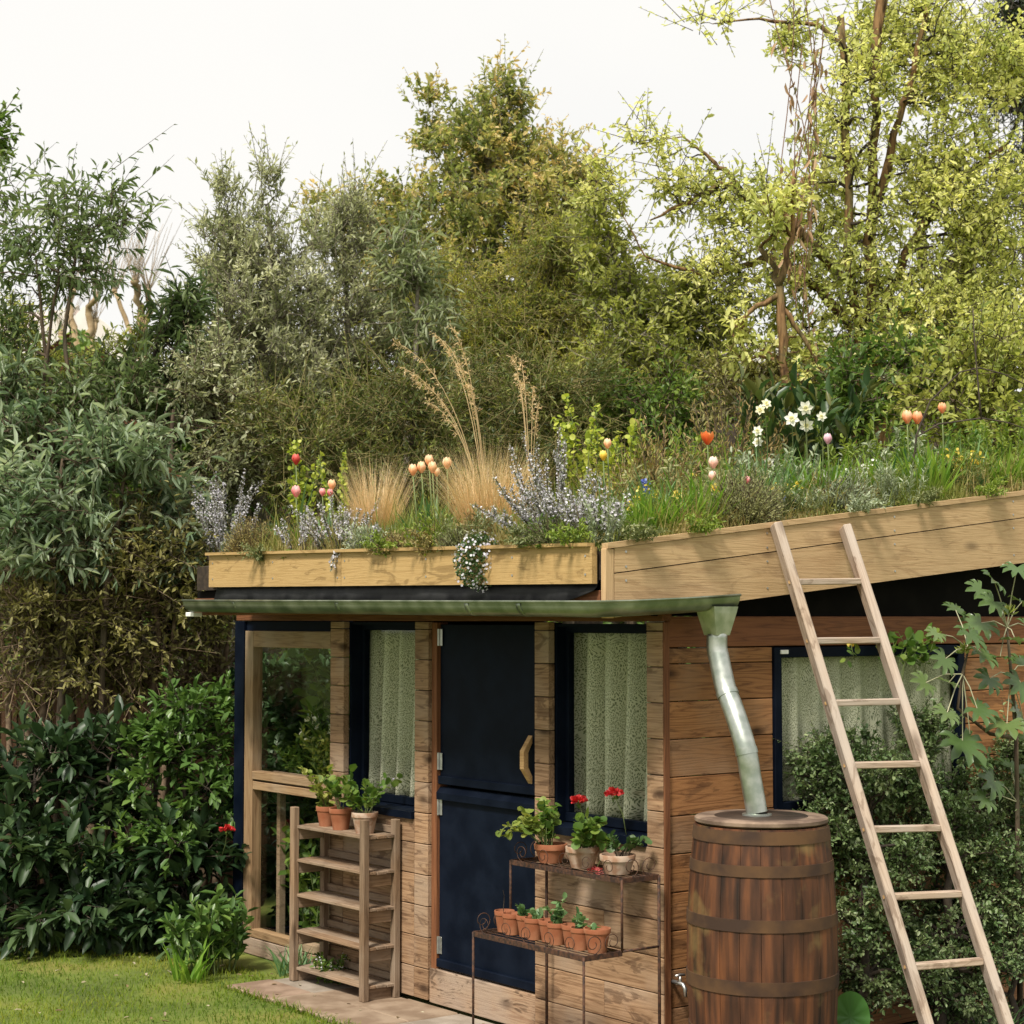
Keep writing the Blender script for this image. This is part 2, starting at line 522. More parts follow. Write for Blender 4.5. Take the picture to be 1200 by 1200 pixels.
def blades(name, rng, P, az, lean, curl, Ln, wd, mat, parent, seg=3, tint=None, kind=None, fold=0.0):
    """grass or strap leaves: tapered ribbons that lean and curl over"""
    n = len(P)
    bc = lambda a: np.broadcast_to(np.asarray(a, float), (n,))
    az, lean, curl, Ln, wd = map(bc, (az, lean, curl, Ln, wd))
    side = np.stack([-np.sin(az), np.cos(az), np.zeros(n)], 1)
    hd = np.stack([np.cos(az), np.sin(az), np.zeros(n)], 1)
    rings = []; p = np.array(P, float)
    prof = np.linspace(0, 1, seg + 1)
    for i in range(seg + 1):
        w = wd * (1 - prof[i] ** 2.2) * .5 * (0.75 + .25 * min(1, prof[i] * 4))
        if i < seg:
            rings += [p - side * w[:, None], p + side * w[:, None]]
        else: rings.append(p.copy())
        th = lean + curl * (i + .5) / seg
        p = p + (hd * np.sin(th)[:, None] + np.array([[0, 0, 1.]]) * np.cos(th)[:, None]) * (Ln / seg)[:, None]
    V = np.stack(rings, 1); k = V.shape[1]
    tris = []
    for i in range(seg - 1):
        a = 2 * i
        tris += [(a, a + 1, a + 3), (a, a + 3, a + 2)]
    tris.append((2 * seg - 2, 2 * seg - 1, 2 * seg))
    F = np.array(tris)[None] + (np.arange(n) * k)[:, None, None]
    if tint is None: tint = rng.random(n)
    o = rawmesh(name, V.reshape(-1, 3), F.reshape(-1, 3), mat, parent, np.repeat(tint, k))
    if kind: o['kind'] = kind
    return o

def rdir(rng, n):
    return unit(rng.normal(size=(n, 3)))

def tree(name, label, cat, seed, trunks, ells, lf, barkm, leafm, clump_r=.45, group=None, twig_r=.006, parent_trunk=True, up=.35, limb_k=1.0, branchm=None):
    """trunks: world polylines with radii [(p, r), ...]; ells: crown ellipsoids (centre, (rx, ry, rz), number of clumps).
       lf: leaf spec. The crown is twigs and leaves gathered in clumps, each clump hung on the branch nearest to it."""
    rng = np.random.default_rng(seed)
    base = np.array(trunks[0][0][0], float)
    root = empty(name, base)
    tag(root, label, cat, group)
    nodes = []; nr = []
    tm = MB()
    for tr_ in trunks:
        pts = [np.array(p, float) - base for p, r in tr_]; rad = [r for p, r in tr_]
        # smooth path
        P, R = [], []
        for i in range(len(pts) - 1):
            for s in range(4):
                f = s / 4
                P.append(pts[i] * (1 - f) + pts[i + 1] * f + rng.normal(size=3) * rad[i] * .34 * (0 if (i == 0 and s == 0) else 1)); R.append((rad[i] * (1 - f) + rad[i + 1] * f) * rng.uniform(.88, 1.12))
        P.append(pts[-1]); R.append(rad[-1])
        tm.tube(P, R, 8)
        nodes += P; nr += R
    tm.build('trunk', barkm, root, smooth='all')
    C = []
    for c, rr, n in ells:
        d = rdir(rng, n) * (rng.random((n, 1)) ** (1 / 2.2))
        C.append(np.array(c, float) - base + d * np.array(rr))
    C = np.concatenate(C)
    # limbs: nearest existing node, growing outward
    nd = np.array(nodes); nrd = np.array(nr)
    d0 = np.min(np.linalg.norm(C[:, None] - nd[None], axis=2), 1)
    lm = MB()
    for i in np.argsort(d0):
        c = C[i]
        dv = c - nd
        cost = np.linalg.norm(dv, axis=1) + .5 * np.maximum(0, nd[:, 2] - c[2]) + .15 / (nrd + .02) * .05
        j = int(np.argmin(cost))
        a = nd[j]; d = np.linalg.norm(c - a)
        if d < 1e-4: continue
        r0 = min(nrd[j] * .7, .010 + .022 * d * limb_k); r1 = max(.004, r0 * .45)
        mid = (a + c) / 2 + rng.normal(size=3) * d * .09 + np.array([0, 0, d * .08])
        q = [a, (a + mid) / 2 + rng.normal(size=3) * d * .03, mid, (mid + c) / 2 + rng.normal(size=3) * d * .03, c]
        rr = np.linspace(r0, r1, 5)
        lm.tube(q, list(rr), 5, caps=False)
        nd = np.concatenate([nd, np.array(q[1:])]); nrd = np.concatenate([nrd, rr[1:]])
    if lm.v: tag(lm.build('branches', branchm or barkm, root, smooth='all'), kind='stuff')
    # twigs
    T = lf['twigs']; nC = len(C)
    out = unit(C - np.array([0, 0, 0]) - np.mean(C, 0))
    A = np.repeat(C, T, 0); O_ = np.repeat(out, T, 0)
    cl_t = np.repeat(rng.random(nC), T)
    dirs = unit(rdir(rng, nC * T) + O_ * lf.get('out', .35) + np.array([0, 0, 1]) * lf.get('up', up))
    A = A + rdir(rng, nC * T) * clump_r * lf.get('core', .35) * rng.random((nC * T, 1))
    rl = rng.random((nC * T, 1))
    B = A + dirs * (clump_r * (.40 + .55 * rl + 1.0 * rl ** 7)) * lf.get('tl', 1.0)
    B[:, 2] -= lf.get('droop', 0) * clump_r * rng.random(nC * T)
    V, F = twig_tubes(A, B, twig_r, twig_r * .4)
    tag(rawmesh('twigs', V, F, branchm or barkm, root), kind='stuff')
    K = lf['k']
    P, D, t = along_twigs(rng, A, B, K, lf.get('t0', .12))
    n = len(P)
    Ld = unit(D * lf.get('fwd', .6) + rdir(rng, n) * .8 + np.array([0, 0, -1]) * lf.get('hang', 0.1))
    Nn = unit(rdir(rng, n) * lf.get('nr', .8) + np.array([0, 0, 1]))
    sz = (.45 + .95 * rng.random(n)) * (1 - .35 * (t > .85))
    tint = np.clip(.62 * np.repeat(cl_t, K) + .38 * rng.random(n) + lf.get('tipt', 0) * (t - .5), 0, 1)
    leaves('crown', rng, P, Ld, Nn, lf['L'] * sz, lf['W'] * sz, lf['shape'], leafm, root, tint, kind='stuff')
    return root

def stems_plant(name, label, cat, seed, base, n, h, spread, leaf, stemm, leafm, flower=None, flowm=None, group=None, r=.004,
                curve=.3, base_r=.06, az=None, seg=5, leaf_name='foliage', flower_name='flowers', hmin=.6, stem_name='stems', zdrop=0.0):
    """stems that rise from a base and bow outward, leaves all along, flowers near the ends"""
    rng = np.random.default_rng(seed)
    base = np.array(base, float)
    root = empty(name, base); tag(root, label, cat, group)
    a = rng.random(n) * 2 * math.pi if az is None else az[0] + (rng.random(n) - .5) * 2 * az[1]
    hh = h * (hmin + (1 - hmin) * rng.random(n))
    lean = spread * (.15 + .85 * rng.random(n))
    pts = np.zeros((n, seg + 1, 3))
    p = np.stack([np.cos(a) * base_r * rng.random(n), np.sin(a) * base_r * rng.random(n), np.zeros(n)], 1)
    hd = np.stack([np.cos(a), np.sin(a), np.zeros(n)], 1)
    for i in range(seg + 1):
        pts[:, i] = p
        th = lean * (.4 + .6 * i / seg) + curve * (i / seg) ** 2
        st = (hd * np.sin(th)[:, None] + np.array([[0, 0, 1.]]) * np.cos(th)[:, None])
        p = p + st * (hh / seg)[:, None] + rng.normal(size=(n, 3)) * (hh / seg)[:, None] * .10
    mb = MB()
    for i in range(n): mb.tube(pts[i], list(np.linspace(r, r * .45, seg + 1)), 4, caps=False)
    so = mb.build(stem_name, stemm, root, smooth='all')
    if n > 6: so['kind'] = 'stuff'
    A = pts[:, :-1].reshape(-1, 3); B = pts[:, 1:].reshape(-1, 3)
    si = np.tile(np.arange(seg), n)
    if leaf:
        sel = si >= leaf.get('from', 0)
        P, D, t = along_twigs(rng, A[sel], B[sel], leaf['k'], 0.0)
        m = len(P)
        Ld = unit(D * leaf.get('fwd', .5) + rdir(rng, m) * leaf.get('rand', .8) + np.array([0, 0, leaf.get('lift', 0.)]))
        Nn = unit(rdir(rng, m) * leaf.get('nr', .6) + np.array([0, 0, 1]))
        sz = .65 + .7 * rng.random(m)
        leaves(leaf_name, rng, P, Ld, Nn, leaf['L'] * sz, leaf['W'] * sz, leaf['shape'], leafm, root, kind='stuff')
    if flower:
        sel = si >= flower.get('from', seg - 1)
        P, D, t = along_twigs(rng, A[sel], B[sel], flower['k'], 0.0)
        m = len(P)
        P = P + rdir(rng, m) * flower.get('scat', .006)
        Ld = unit(D * flower.get('fwd', .2) + rdir(rng, m))
        sz = .6 + .8 * rng.random(m)
        leaves(flower_name, rng, P, Ld, unit(rdir(rng, m) + np.array([0, -.4, .6])), flower['L'] * sz, flower['W'] * sz, flower['shape'], flowm, root, kind='stuff')
    return root
# ---------------------------------------------------------------- materials used
M = {}
M['barge'] = wood('larch_new', (.53, .365, .20), (.33, .20, .095), knots=.6, rough=.65, var=.10, stain=.30, stain_col=(.20, .12, .06), con=.5, sub=.16, gs=24)
M['planter'] = wood('larch_planter', (.46, .31, .135), (.31, .19, .07), knots=.45, rough=.6, var=.08, stain=.55, stain_col=(.15, .09, .03), con=.42, sub=.16, gs=24)
M['clad'] = wood('larch_front', (.36, .225, .13), (.155, .080, .040), grey=(.35, .265, .195), grey_amt=.35, knots=.9, stain=.55, stain_col=(.06, .028, .015), rough=.75, var=.2)
M['side'] = wood('larch_side', (.35, .165, .064), (.13, .050, .018), grey=(.31, .19, .11), grey_amt=.3, knots=.9, stain=.45, stain_col=(.05, .02, .010), rough=.75, var=.25)
M['red'] = wood('larch_red', (.20, .080, .034), (.10, .036, .016), knots=.5, rough=.7, var=.15)
M['step'] = wood('larch_step', (.33, .225, .145), (.19, .105, .06), grey=(.32, .26, .21), grey_amt=.5, knots=.6, stain=.7, stain_col=(.05, .028, .016), rough=.8)
M['frame'] = wood('oak_frame', (.33, .215, .115), (.17, .095, .045), grey=(.32, .25, .175), grey_amt=.4, knots=.5, rough=.7, var=.1)
M['shelf'] = wood('old_pine', (.27, .175, .105), (.13, .075, .04), grey=(.28, .22, .165), grey_amt=.55, knots=.7, stain=.4, stain_col=(.08, .05, .03), rough=.8)
M['ladder'] = wood('ash_ladder', (.45, .345, .26), (.25, .17, .118), grey=(.40, .345, .30), grey_amt=.5, knots=.6, stain=.55, stain_col=(.14, .09, .06), rough=.7, var=.08)
M['navy'] = paint('navy_paint', (.0020, .0042, .0105), (.0050, .0085, .0175), 7, .55, bump=.08, spec=.07)
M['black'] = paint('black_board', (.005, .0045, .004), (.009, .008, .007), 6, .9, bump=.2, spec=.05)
M['membrane'] = paint('rubber_membrane', (.010, .010, .012), (.030, .030, .031), 9, .5, bump=.5, spec=.2)
M['zinc'] = paint('zinc', (.36, .40, .35), (.52, .54, .50), 18, .38, metal=.9, bump=.1)
M['gutter'] = paint('zinc_reflected_green', (.17, .205, .145), (.33, .36, .29), 7, .36, metal=.75, bump=.12)  # zinc; the green reflected from the garden is put into its base colour
M['steel'] = paint('steel', (.42, .42, .42), (.55, .55, .54), 30, .4, metal=.9, bump=.05)
M['iron'] = paint('rusty_iron', (.035, .020, .015), (.10, .045, .025), 60, .75, metal=.25, bump=.4)
M['soil'] = paint('soil', (.020, .013, .008), (.045, .030, .018), 30, .95, bump=.8)
M['pot'] = paint('terracotta', (.25, .080, .034), (.34, .14, .07), 12, .8, bump=.15)
M['potlime'] = paint('limed_terracotta', (.30, .17, .105), (.44, .33, .25), 16, .85, bump=.2, stops=(.42, .58))
M['white'] = paint('white_paint', (.75, .74, .70), (.8, .8, .78), 20, .5, bump=.05)
M['glass'] = glassmat('window_glass')
M['bark'] = barkmat('bark', (.028, .020, .014), (.13, .095, .065), (.10, .09, .06))
M['barkdark'] = paint('bark_dark', (.030, .022, .016), (.07, .052, .036), 30, .9, bump=.8)
M['barkred'] = barkmat('bark_orange', (.045, .026, .014), (.23, .135, .062), (.13, .12, .05))
M['barkpale'] = paint('bark_pale', (.13, .115, .085), (.24, .21, .16), 30, .9, bump=.6)
M['barkgreen'] = paint('green_stem', (.10, .13, .04), (.16, .20, .07), 20, .7, bump=.1)
M['barkplane'] = paint('plane_bark', (.27, .19, .10), (.38, .29, .17), 9, .9, bump=.5)
M['stemred'] = paint('red_stem', (.12, .06, .035), (.20, .11, .06), 20, .8, bump=.2)
M['brick'] = paint('red_brick', (.20, .075, .045), (.30, .13, .08), 25, .9, bump=.4)
M['mortar'] = paint('mortar', (.26, .23, .20), (.33, .30, .27), 30, .95, bump=.3)

# ---------------------------------------------------------------- ground, lawn, patio
def lawnmat():
    m, t, o = nmat('lawn_ground')
    g = N(t, 'ShaderNodeTexCoord')
    n = N(t, 'ShaderNodeTexNoise'); n.inputs['Scale'].default_value = 1.6; n.inputs['Detail'].default_value = 8
    t.links.new(g.outputs['Object'], n.inputs['Vector'])
    r = ramp(t, [(.35, (.06, .085, .010)), (.52, (.11, .145, .018)), (.68, (.17, .16, .03))])
    t.links.new(n.outputs['Fac'], r.inputs['Fac'])
    b = N(t, 'ShaderNodeBsdfPrincipled'); b.inputs['Roughness'].default_value = .95
    t.links.new(r.outputs['Color'], b.inputs['Base Color']); t.links.new(b.outputs[0], o.inputs['Surface'])
    return m
gv = MB()
gs = np.linspace(-250, 250, 3)
gv.add([(-260, -60, 0), (260, -60, 0), (260, 480, 0), (-260, 480, 0)], [(0, 1, 2, 3)])
tag(gv.build('ground', lawnmat()), kind='structure')

patio = empty('patio', SHC, -math.radians(52.5425)); tag(patio, kind='structure')
pm = [paint('sandstone_' + n_, c1, c2, 7, .85, bump=.4) for n_, c1, c2 in
      (('buff', (.19, .13, .085), (.29, .215, .15)), ('brown', (.19, .125, .085), (.30, .21, .15)), ('grey', (.22, .18, .14), (.32, .27, .22)))]
tag(MB().box(-2.98, 2.6, -.585, -.004, -.05, .006).build('patio_bed', M['mortar'], patio), kind='structure')
rg = random.Random(4)
x = -2.96
while x < 2.4:
    for (ya, yb) in ((-.60, -.33), (-.325, -.006)):
        w = rg.choice((.42, .55, .36))
        MB().box(x + .004, x + .46 - .004, ya + rg.uniform(-.012, .004), yb, -.03, .016 + rg.uniform(-.003, .006), .006).build('flagstone', rg.choice(pm), patio)
    x += .464

# lawn blades
rng = np.random.default_rng(11)
n = 120000
px_ = rng.uniform(-5.2, 1.6, n); py_ = rng.uniform(7.6, 12.4, n)
lx = (px_ - SHC[0]) * AX[0] + (py_ - SHC[1]) * AX[1]; ly = (px_ - SHC[0]) * AY[0] + (py_ - SHC[1]) * AY[1]
keep = ~((lx > -2.98) & (ly > -.615)) & ~((ly > -.25))
dens = .5 + .5 * np.sin(px_ * 3.1 + 1.3 * np.sin(py_ * 2.3)) * np.sin(py_ * 2.7 + px_)
keep &= rng.random(n) < (.45 + .55 * dens)
P = np.stack([px_, py_, np.zeros(n)], 1)[keep]; m_ = len(P)
patch = .5 + .5 * np.sin(P[:, 0] * 2.3 + 2 * np.sin(P[:, 1] * 1.7)) * np.cos(P[:, 1] * 2.1 - P[:, 0])
M['grass'] = leafmat('lawn_grass', [(.055, .115, .012), (.11, .185, .018), (.19, .25, .022), (.28, .265, .045)], .45, .6, .2)
go = blades('lawn_grass', rng, P, rng.random(m_) * 6.28, rng.uniform(.1, .8, m_), rng.uniform(.2, 1.1, m_), rng.uniform(.018, .05, m_), rng.uniform(.003, .006, m_), M['grass'], None, 2,
            np.clip(patch * .6 + rng.random(m_) * .5, 0, 1))
tag(go, 'short mossy lawn grass, yellow-green with worn patches', 'grass', kind='stuff')

# ---------------------------------------------------------------- the shed
S = empty('garden_shed', SHC, -math.radians(52.5425))
tag(S, 'small timber garden shed with navy stable door and planted roof', 'shed')
FT = .04                                              # front planks
def fpl(x0, x1, z0, z1, mat='clad', y=FT / 2, t=FT, name='plank', gap=.002):
    return beam(name, S, (x0 + gap * .5, y, (z0 + z1) / 2), (x1 - gap * .5, y, (z0 + z1) / 2), z1 - z0 - .004, t, M[mat], c=.003)
ZJ = [2.045] + [2.003 - .1642 * k for k in range(13)]
for (xa, xb, zlow) in ((-2.862, -2.716, .0), (-1.998, -1.868, -.02), (-.947, -.833, 1.0), (-.112, 0.0, 1.0)):
    for a, b in zip(ZJ[:-1], ZJ[1:]):
        if b < zlow - .02: break
        fpl(xa, xb, max(b, .03), a)
# planks below the right window run from the door to the corner
for k in range(6, 12):
    z1, z0 = ZJ[k + 1], ZJ[k + 2]
    if k % 2: fpl(-.945, -.0, z0, z1)
    else:
        fpl(-.945, -.42, z0, z1); fpl(-.42, 0, z0, z1)
# planks below the left window
for k in range(6, 13):
    z1, z0 = ZJ[k + 1], max(.03, ZJ[k + 2] if k + 2 < len(ZJ) else .03)
    if z1 - z0 > .03: fpl(-2.714, -2.0, z0, z1)
# jamb timbers beside the door
beam('door_jamb', S, (-1.845, .06, .02), (-1.845, .06, 2.04), .046, .075, M['red'], (1, 0, 0))
beam('door_jamb', S, (-.937, .105, .02), (-.937, .105, 2.04), .02, .12, M['navy'], (1, 0, 0))
# step board below the door, wall plate over the openings
beam('threshold', S, (-1.865, .06, .115), (-.95, .06, .115), .18, .10, M['step'])
beam('wall_plate', S, (-3.98, .03, 2.115), (.0, .03, 2.115), .135, .06, M['red'])
# navy corner post, header
beam('corner_post', S, (-3.94, .05, 0), (-3.94, .05, 2.045), .115, .10, M['navy'], (1, 0, 0))
beam('header', S, (-3.88, .05, 2.014), (-2.864, .05, 2.014), .062, .06, M['navy'])
# the four corner studs behind the cladding
beam('corner_post', S, (-.085, .10, 0), (-.085, .10, 2.045), .08, .08, M['black'], (1, 0, 0))

# --- glazed bay at the far end
bay = [(-3.868, -3.765, -2.864)]
zt, zm0, zm1, zb = 1.985, 1.02, 1.125, .12
def bar(p0, p1, w, t, up, mat='frame', name='glazing_bar', parent=S):
    return beam(name, parent, p0, p1, w, t, M[mat], up)
gb = beam('glazed_screen', S, (-3.815, .035, .11), (-3.815, .035, 1.984), .10, .07, M['frame'], (1, 0, 0))
bar((-3.764, .035, 1.935), (-2.865, .035, 1.935), .10, .066, (0, 0, 1))
bar((-3.764, .035, 1.098), (-2.865, .035, 1.098), .05, .075, (0, 0, 1))
bar((-3.764, .035, 1.035), (-2.865, .035, 1.035), .05, .064, (0, 0, 1))
bar((-3.764, .035, .135), (-2.865, .035, .135), .05, .066, (0, 0, 1))
bar((-2.885, .04, .16), (-2.885, .04, 1.01), .04, .05, (1, 0, 0))
bar((-3.86, .035, .055), (-2.865, .035, .055), .10, .07, (0, 0, 1), 'step', 'sill_board')
MB().box(-3.764, -2.866, .052, .056, 1.125, 1.884).build('pane', M['glass'], S)
MB().box(-3.764, -2.91, .052, .056, .162, 1.008).build('pane', M['glass'], S)
# glazed end wall
for y in (.78, 1.5):
    bar((-3.95, y, 0), (-3.95, y, 2.1), .06, .06, (0, 1, 0), 'navy', 'post')
for a, b in ((.11, .75), (.81, 1.47)):
    MB().box(-3.952, -3.948, a, b, .12, 2.02).build('pane', M['glass'], S)
beam('end_board', S, (-3.95, .11, .06), (-3.95, 1.5, .06), .11, .05, M['navy'])
beam('end_board', S, (-3.95, .11, 2.06), (-3.95, 1.5, 2.06), .07, .05, M['navy'])
# inner walls, dark
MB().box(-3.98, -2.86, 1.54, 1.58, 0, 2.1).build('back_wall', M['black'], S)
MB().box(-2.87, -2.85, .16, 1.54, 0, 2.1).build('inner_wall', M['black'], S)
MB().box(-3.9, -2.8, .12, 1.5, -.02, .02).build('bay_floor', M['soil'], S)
bench = MB().box(-3.72, -2.88, .12, .52, .99, 1.02, .004).box(-3.70, -3.66, .14, .18, .02, .99).box(-2.94, -2.90, .14, .18, .02, .99)
bench.box(-3.72, -2.88, .12, .14, 1.02, 1.12, .003).build('bench', M['shelf'], S)
MB().box(-3.71, -2.89, .142, .51, 1.02, 1.10).build('soil_bed', M['soil'], S)

# --- windows set deep between the columns
def window(x0, x1, z0, z1, yg, sillz):
    w = MB().box(x0, x1, yg - .012, yg + .03, z0, z0 + .045, .003).box(x0, x1, yg - .012, yg + .03, z1 - .045, z1, .003)
    w.box(x0, x0 + .035, yg - .012, yg + .03, z0 + .045, z1 - .045, .003).box(x1 - .035, x1, yg - .012, yg + .03, z0 + .045, z1 - .045, .003)
    wo = w.build('window', M['navy'], S)
    MB().box(x0 + .035, x1 - .035, yg + .004, yg + .008, z0 + .045, z1 - .045).build('pane', M['glass'], wo)
    r = MB().box(x0 - .002, x0 + .014, FT + .001, yg - .013, z0, z1).box(x1 - .014, x1 + .002, FT + .001, yg - .013, z0, z1).box(x0 + .014, x1 - .014, FT + .001, yg - .013, z1 - .014, z1)
    r.build('reveal', M['navy'], wo)
    MB().add([(x0, -.018, z0 - .05), (x1, -.018, z0 - .05), (x1, -.018, z0 - .012), (x0, -.018, z0 - .012), (x0, yg + .03, z0 - .05), (x1, yg + .03, z0 - .05), (x1, yg + .03, z0 - .001), (x0, yg + .03, z0 - .001)],
             [(0, 1, 2, 3), (4, 7, 6, 5), (0, 3, 7, 4), (1, 5, 6, 2), (3, 2, 6, 7), (0, 4, 5, 1)]).build('sill', M['navy'], wo)
    return wo
window(-2.714, -2.0, 1.03, 2.04, .125, 1)
window(-.831, -.114, 1.065, 2.035, .105, 1)

# --- stable door, two leaves
dx0, dx1 = -1.818, -.950
door = MB().box(dx0, dx1, .045, .085, 1.178, 2.03, .003).build('door', M['navy'], S)
MB().box(dx0, dx1, .040, .085, .215, 1.165, .003).build('lower_leaf', M['navy'], door)
MB().add([(dx0 + .002, .018, 1.10), (dx1 - .002, .018, 1.10), (dx1 - .002, .018, 1.135), (dx0 + .002, .018, 1.135), (dx0 + .002, .039, 1.10), (dx1 - .002, .039, 1.10), (dx1 - .002, .039, 1.16), (dx0 + .002, .039, 1.16)],
         [(0, 1, 2, 3), (4, 7, 6, 5), (0, 3, 7, 4), (1, 5, 6, 2), (3, 2, 6, 7), (0, 4, 5, 1)]).build('weather_bar', M['navy'], door)
MB().box(dx0 + .004, dx1 - .004, .025, .044, 1.18, 1.225, .004).build('meeting_rail', M['navy'], door)
MB().box(dx0 + .002, dx1 - .002, .018, .0395, .217, .262, .004).build('weather_bar', M['navy'], door)
for z in (1.96, 1.30, 1.06, .33):
    h = MB().box(dx0 - .012, dx0 + .030, .034, .0385, z - .045, z + .045, .001)
    h.tube([(dx0 + .001, .031, z - .045), (dx0 + .001, .031, z + .045)], .006, 8)
    h.build('hinge', M['steel'], door)
hx = -1.035
hb = MB()
za, zb_ = 1.235, 1.475
prof = [(.044, za), (.005, za + .055), (-.010, za + .075), (-.010, zb_ - .075), (.005, zb_ - .055), (.044, zb_)]
inner = [(.044, za + .038), (.030, za + .062), (.018, za + .085), (.018, zb_ - .085), (.030, zb_ - .062), (.044, zb_ - .038)]
vs = [(hx - .016, y, z) for y, z in prof] + [(hx - .016, y, z) for y, z in inner] + [(hx + .016, y, z) for y, z in prof] + [(hx + .016, y, z) for y, z in inner]
fs = []
for i in range(5):
    fs += [(i, i + 1, 7 + i, 6 + i), (12 + i, 18 + i, 19 + i, 13 + i), (i, 12 + i, 13 + i, i + 1), (6 + i, 7 + i, 19 + i, 18 + i)]
fs += [(0, 6, 18, 12), (5, 17, 23, 11)]
M['handle'] = wood('handle_wood', (.52, .33, .15), (.34, .19, .08), knots=0, var=.05)
hb.add(vs, fs).build('handle', M['handle'], door)

# --- side wall
SY0 = FT + .002
SX = -.006
def spl(y0, y1, z0, z1, mat='side', x=SX - .014, t=.028):
    return beam('plank', S, (x, y0, (z0 + z1) / 2), (x, y1, (z0 + z1) / 2), z1 - z0 - .004, t, M[mat], c=.003)
ZS = [1.925, 1.853, 1.68, 1.507, 1.335, 1.158, .985, .812, .64, .467, .294, .12, .02]
beam('wall_plate', S, (SX - .012, SY0, 2.0), (SX - .012, 3.2, 2.0), .142, .034, M['red'])
for a, b in zip(ZS[:-1], ZS[1:]):
    spl(SY0, .715 if b > 1.05 else 3.2, b, a)
    if b > 1.05: spl(2.135, 3.2, b, a)
# corner board, the dark end of the front planks
beam('corner_board', S, (.004, .020, .0), (.004, .020, 2.045), .036, .010, M['red'], (0, 1, 0))
# upper side wall and soffit, black
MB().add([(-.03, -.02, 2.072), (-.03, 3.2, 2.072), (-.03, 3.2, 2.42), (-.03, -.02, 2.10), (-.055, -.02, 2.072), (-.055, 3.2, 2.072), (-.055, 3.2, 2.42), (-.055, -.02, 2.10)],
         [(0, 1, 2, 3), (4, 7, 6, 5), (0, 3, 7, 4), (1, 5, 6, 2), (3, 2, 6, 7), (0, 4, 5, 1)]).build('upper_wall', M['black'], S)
# side window
wy0, wy1, wz0, wz1 = .717, 2.133, 1.13, 1.922
sw = MB().box(-.04, .008, wy0, wy0 + .05, wz0, wz1, .003).box(-.04, .008, wy1 - .05, wy1, wz0, wz1, .003).box(-.04, .006, wy0 + .05, wy1 - .05, wz1 - .05, wz1, .003).box(-.04, .006, wy0 + .05, wy1 - .05, wz0, wz0 + .05, .003)
swo = sw.build('window', M['navy'], S)
MB().box(-.022, -.018, wy0 + .05, wy1 - .05, wz0 + .05, wz1 - .05).build('pane', M['glass'], swo)
MB().box(.009, .02, wy0 + .035, wy0 + .085, wz1 - .032, wz1 - .012, .002).build('catch', M['white'], swo)
# inside darkness: rear and far walls, floor
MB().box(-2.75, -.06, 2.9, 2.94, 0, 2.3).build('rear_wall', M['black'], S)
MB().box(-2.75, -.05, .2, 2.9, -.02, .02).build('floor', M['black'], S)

# --- roof: deck, planter boards, membrane, soil
def zb_roof(y): return 2.058 + .102 * (y + .46)
def zt_roof(y): return 2.388 + .121 * (y + .46)
def zs_roof(y): return 2.252 + .118 * (y + .46)
def soil_z(y): return zt_roof(y) - .025
x0, x1, ya, yb = -3.74, .088, -.40, 3.3
MB().add([(x0, ya, zb_roof(ya) + .09), (x1, ya, zb_roof(ya) + .09), (x1, yb, zb_roof(yb) + .09), (x0, yb, zb_roof(yb) + .09),
          (x0, ya, zb_roof(ya) + .16), (x1, ya, zb_roof(ya) + .16), (x1, yb, zb_roof(yb) + .16), (x0, yb, zb_roof(yb) + .16)],
         [(0, 3, 2, 1), (4, 5, 6, 7), (0, 1, 5, 4), (1, 2, 6, 5), (2, 3, 7, 6), (3, 0, 4, 7)]).build('roof_deck', M['black'], S)
MB().add([(x0 + .05, ya - .03, zb_roof(ya) + .165), (x1, ya - .03, zb_roof(ya) + .165), (x1, yb, zb_roof(yb) + .165), (x0 + .05, yb, zb_roof(yb) + .165),
          (x0 + .05, ya - .03, soil_z(ya)), (x1, ya - .03, soil_z(ya)), (x1, yb, soil_z(yb)), (x0 + .05, yb, soil_z(yb))],
         [(0, 3, 2, 1), (4, 5, 6, 7), (0, 1, 5, 4), (1, 2, 6, 5), (2, 3, 7, 6), (3, 0, 4, 7)]).build('roof_soil', M['soil'], S)
BY0, BY1 = -.395, 3.2
def barge(zlo, zhi, name='plank', x=.098, t=.03, y0=BY0, y1=BY1):
    """board on the roof edge: runs along +y, zlo and zhi are functions of y"""
    z00 = zlo(y0)
    sx = y1 - y0
    return board(name, S, (x + t, y0, z00), (0, 1, 0), (0, 0, 1), [(0, 0), (sx, zlo(y1) - z00), (sx, zhi(y1) - z00), (0, zhi(y0) - z00)], t, M['barge'])
barge(lambda y: zb_roof(y), lambda y: zs_roof(y) - .003)
barge(lambda y: zs_roof(y) + .002, lambda y: zt_roof(y) - .026)
barge(lambda y: zt_roof(y) - .024, lambda y: zt_roof(y), 'capping', .094, .042, -.44)
# corner end board and the planter boards along the front
beam('corner_board', S, (.113, -.4235, zb_roof(-.42) + .0), (.113, -.4235, zt_roof(-.42) - .026), .052, .03, M['barge'], (0, 1, 0))
xf = [-3.45, -1.985, .076]
def fz(x, which):
    f = (x - xf[0]) / (xf[2] - xf[0])
    return (2.246 + (2.213 - 2.246) * f) if which == 0 else (2.432 + (2.376 - 2.432) * f)
for a, b in zip(xf[:-1], xf[1:]):
    z0 = fz(a, 0)
    board('plank', S, (a + .002, -.45, z0), (1, 0, 0), (0, 0, 1), [(0, 0), (b - a - .004, fz(b, 0) - z0), (b - a - .004, fz(b, 1) - z0), (0, fz(a, 1) - z0)], -.03, M['planter'])
board('capping', S, (xf[0] - .01, -.456, fz(xf[0], 1) + .001), (1, 0, 0), (0, 0, 1), [(0, 0), (xf[2] - xf[0], fz(xf[2], 1) - fz(xf[0], 1)), (xf[2] - xf[0], fz(xf[2], 1) - fz(xf[0], 1) + .016), (0, .016)], -.045, M['planter'])
